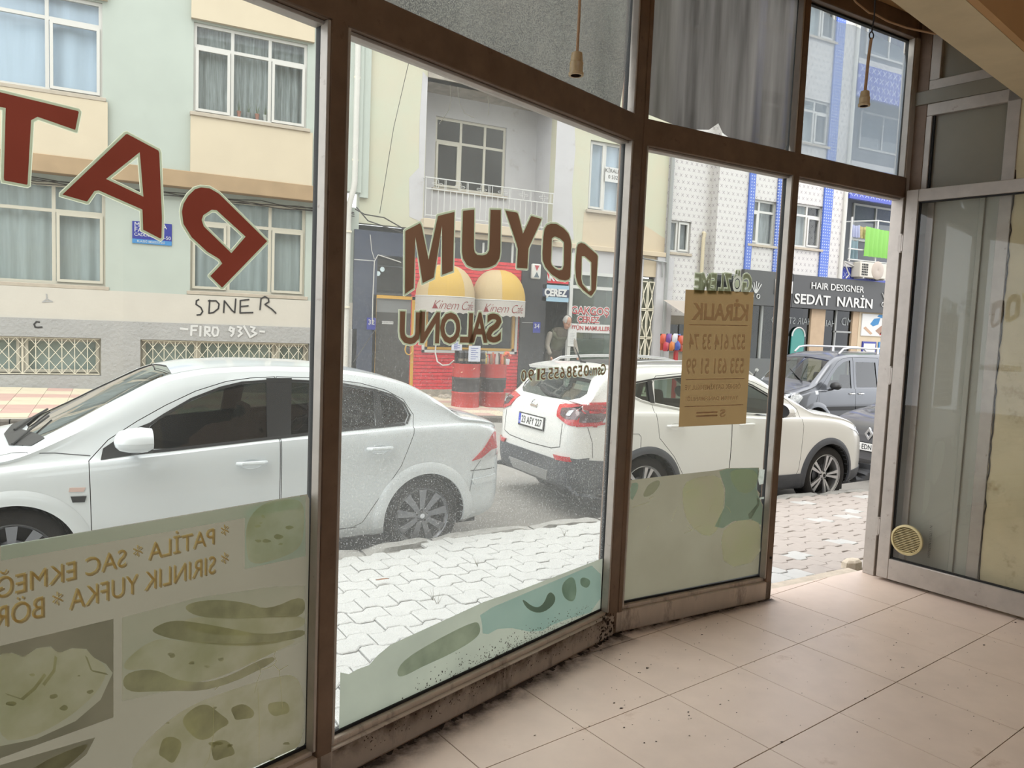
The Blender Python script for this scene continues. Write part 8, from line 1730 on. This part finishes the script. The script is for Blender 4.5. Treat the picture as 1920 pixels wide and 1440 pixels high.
for s, (hx, hy, hz2) in ((-1, (-.275, -.14, .865)), (1, (.26, -.26, .885))):
    V_ = [(hx, hy, hz2), (hx, hy-.015, hz2-.05), (hx, hy-.02, hz2-.085)]; E_ = [(0, 1), (1, 2)]; Rr = [(.022, .028), (.018, .040), (.016, .038)]
    hand = skin('hand', V_, E_, Rr, SK, ps_, 1)
    for q in range(4): skin('finger', [(hx+.0, hy-.045+.02*q, hz2-.085), (hx+.008*s, hy-.05+.021*q, hz2-.12), (hx-.004*s, hy-.05+.02*q, hz2-.15+.006*abs(q-1.5))], [(0, 1), (1, 2)], [.009, .008, .007], SK, hand, 1)
    skin('thumb', [(hx, hy-.035, hz2-.03), (hx-.0*s, hy-.07, hz2-.06), (hx+.01*s, hy-.08, hz2-.09)], [(0, 1), (1, 2)], [.011, .009, .008], SK, hand, 1)
# head: shaped skull, turned to the right and down
hdm = MB(); R3 = Matrix.Rotation(radians(8), 3, 'Z') @ Matrix.Rotation(radians(22), 3, 'X'); hc = Vector((.055, -.15, 1.545))*K
def hp(x, y, z): return hc+(R3 @ Vector((x, y, z)))*K
rings = []
for i in range(13):
    t = i/12; z = -.125+.25*t; w = .078*sqrt(max(0, 1-((z-.02)/.125)**2)) if z > -.06 else .078*(.55+.45*(z+.125)/.065)*.82; w = max(w, .006)
    rings.append([hp(w*cos(a), (w*1.22 if sin(a) > 0 else w*1.12)*sin(a)+(.012 if z > -.04 else -.012), z) for a in [2*pi*k/20 for k in range(20)]])
hdm.grid([r+[r[0]] for r in rings], SK); hd_o = hdm.build('head', parent=ps_, smooth=True, angle=80)
mb = MB(); mb.tube([hp(0, -.085, .03), hp(0, -.108, -.012), hp(0, -.112, -.02), hp(0, -.09, -.028)], [.006, .012, .014, .008], 8, SK); mb.build('nose', parent=hd_o, smooth=True)
for s in (-1, 1):
    mb = MB(); mb.lathe([(0, -.004), (.011, -.002), (.011, .002), (0, .004)], lambda a, b, h: hp(s*.03+a, -.083-h, .012+b*.6), 10, mat('eye_white', oc(220, 216, 210), .3)); mb.lathe([(0, 0), (.005, 0)], lambda a, b, h: hp(s*.03+a, -.0885, .012+b), 8, M['car_black']); mb.build('eye', parent=hd_o)
    mb = MB(); mb.tube([hp(s*.05, -.078, .032), hp(s*.03, -.09, .036), hp(s*.014, -.09, .032)], .004, 5, HR); mb.build('eyebrow', parent=hd_o)
    mb = MB(); mb.lathe([(.006, 0), (.018, .004), (.022, .008), (.016, .012)], lambda a, b, h: hp(s*(.078+h), .01+a*.7, .0+b*1.4), 12, SK); mb.build('ear', parent=hd_o, smooth=True)
mb = MB(); mb.tube([hp(-.022, -.082, -.058), hp(0, -.090, -.056), hp(.022, -.082, -.058)], .005, 6, mat('lips', oc(180, 110, 100), .6)); mb.build('mouth', parent=hd_o, smooth=True)
mb = MB(); P = []
for i in range(8):
    t = i/7; z = .0+.137*t; w = .086*sqrt(max(0, 1-((z-.02)/.122)**2)); P.append([hp(w*cos(a), w*1.26*sin(a)+.014, z+.004) for a in [radians(-38+256*k/24) for k in range(25)]])
mb.grid(P, HR); mb.lathe([(.06, .05), (.05, .09), (.03, .12), (0, .135)], lambda a, b, h: hp(a*1.1, b*1.3+.01, h+.002), 16, HR); mb.build('hair', parent=hd_o, smooth=True, angle=80)
# red cloth held in the far hand
c = Vector((.28, -.28, .76))*K; mb = MB(); mb.grid([[Vector((c.x+.05*u, c.y+.02*sin(3*u+v), c.z-.07*v+.02*abs(u))) for u in (-1, -.5, 0, .5, 1)] for v in (-1, -.3, .4, 1)], rim); o = mb.build('red_cloth', smooth=True); o.location = ps_.location; tag(o, 'pink red cloth in the hand of the person in the doorway', 'cloth')
# ---- motorcycle behind the van
mx = at_y(1424, 684, 13.5).x; mg = zfar(mx, 13.5)+.0; mo = tag(empty('motorcycle', (mx, 13.6, mg)), 'blue and white motorcycle parked before the dark salon window', 'motorcycle'); bl_m = mat('moto_blue', hexc(52, 84, 190), .3, coat=.5)
for wx in (-.62, .62):
    f = lambda a, b, h, wx=wx: Vector((wx+a, h, .30+b)); mb = MB(); mb.lathe([(.22, -.05), (.29, -.05), (.30, 0), (.29, .05), (.22, .05), (.21, 0), (.22, -.05)], f, 28, M['tyre']); w_o = mb.build('wheel', parent=mo, smooth=True); mb = MB()
    for k in range(10): a = 2*pi*k/10; mb.tube([f(.02*cos(a), .02*sin(a), 0), f(.22*cos(a), .22*sin(a), 0)], .006, 4, M['rim_silver'])
    mb.build('spokes', parent=w_o)
mb = MB(); mb.tube([(-.62, .0, .3), (-.40, 0, .9), (-.36, 0, 1.02)], .03, 8, M['rim_grey']); mb.tube([(-.36, -.34, 1.08), (-.36, 0, 1.02), (-.36, .34, 1.08)], .016, 8, M['car_black']); mb.build('fork', parent=mo, smooth=True)
mb = MB(); mb.tube([(-.42, 0, .82), (-.15, 0, .80), (.10, 0, .74)], [.10, .15, .10], 12, bl_m); mb.tube([(-.66, 0, .66), (-.56, 0, .78), (-.44, 0, .88)], [.04, .09, .07], 10, bl_m); mb.build('tank', parent=mo, smooth=True)
mb = MB(); mb.tube([(.05, 0, .80), (.35, 0, .82), (.66, 0, .90)], [.08, .11, .07], 12, M['car_black']); mb.build('saddle', parent=mo, smooth=True); mb = MB(); mb.tube([(-.2, 0, .5), (.1, 0, .42), (.62, .0, .32)], [.13, .15, .04], 10, M['rim_grey']); mb.build('engine', parent=mo, smooth=True)
for s in (-1, 1): mb = MB(); mb.lathe([(0, 0), (.06, .005), (.05, .02)], lambda a, b, h: Vector((-.36+h, s*.38+a, 1.20+b*.7)), 12, M['ink_white']); mb.tube([(-.36, s*.3, 1.07), (-.36, s*.38, 1.18)], .007, 6, M['car_black']); mb.build('mirror', parent=mo, smooth=True)
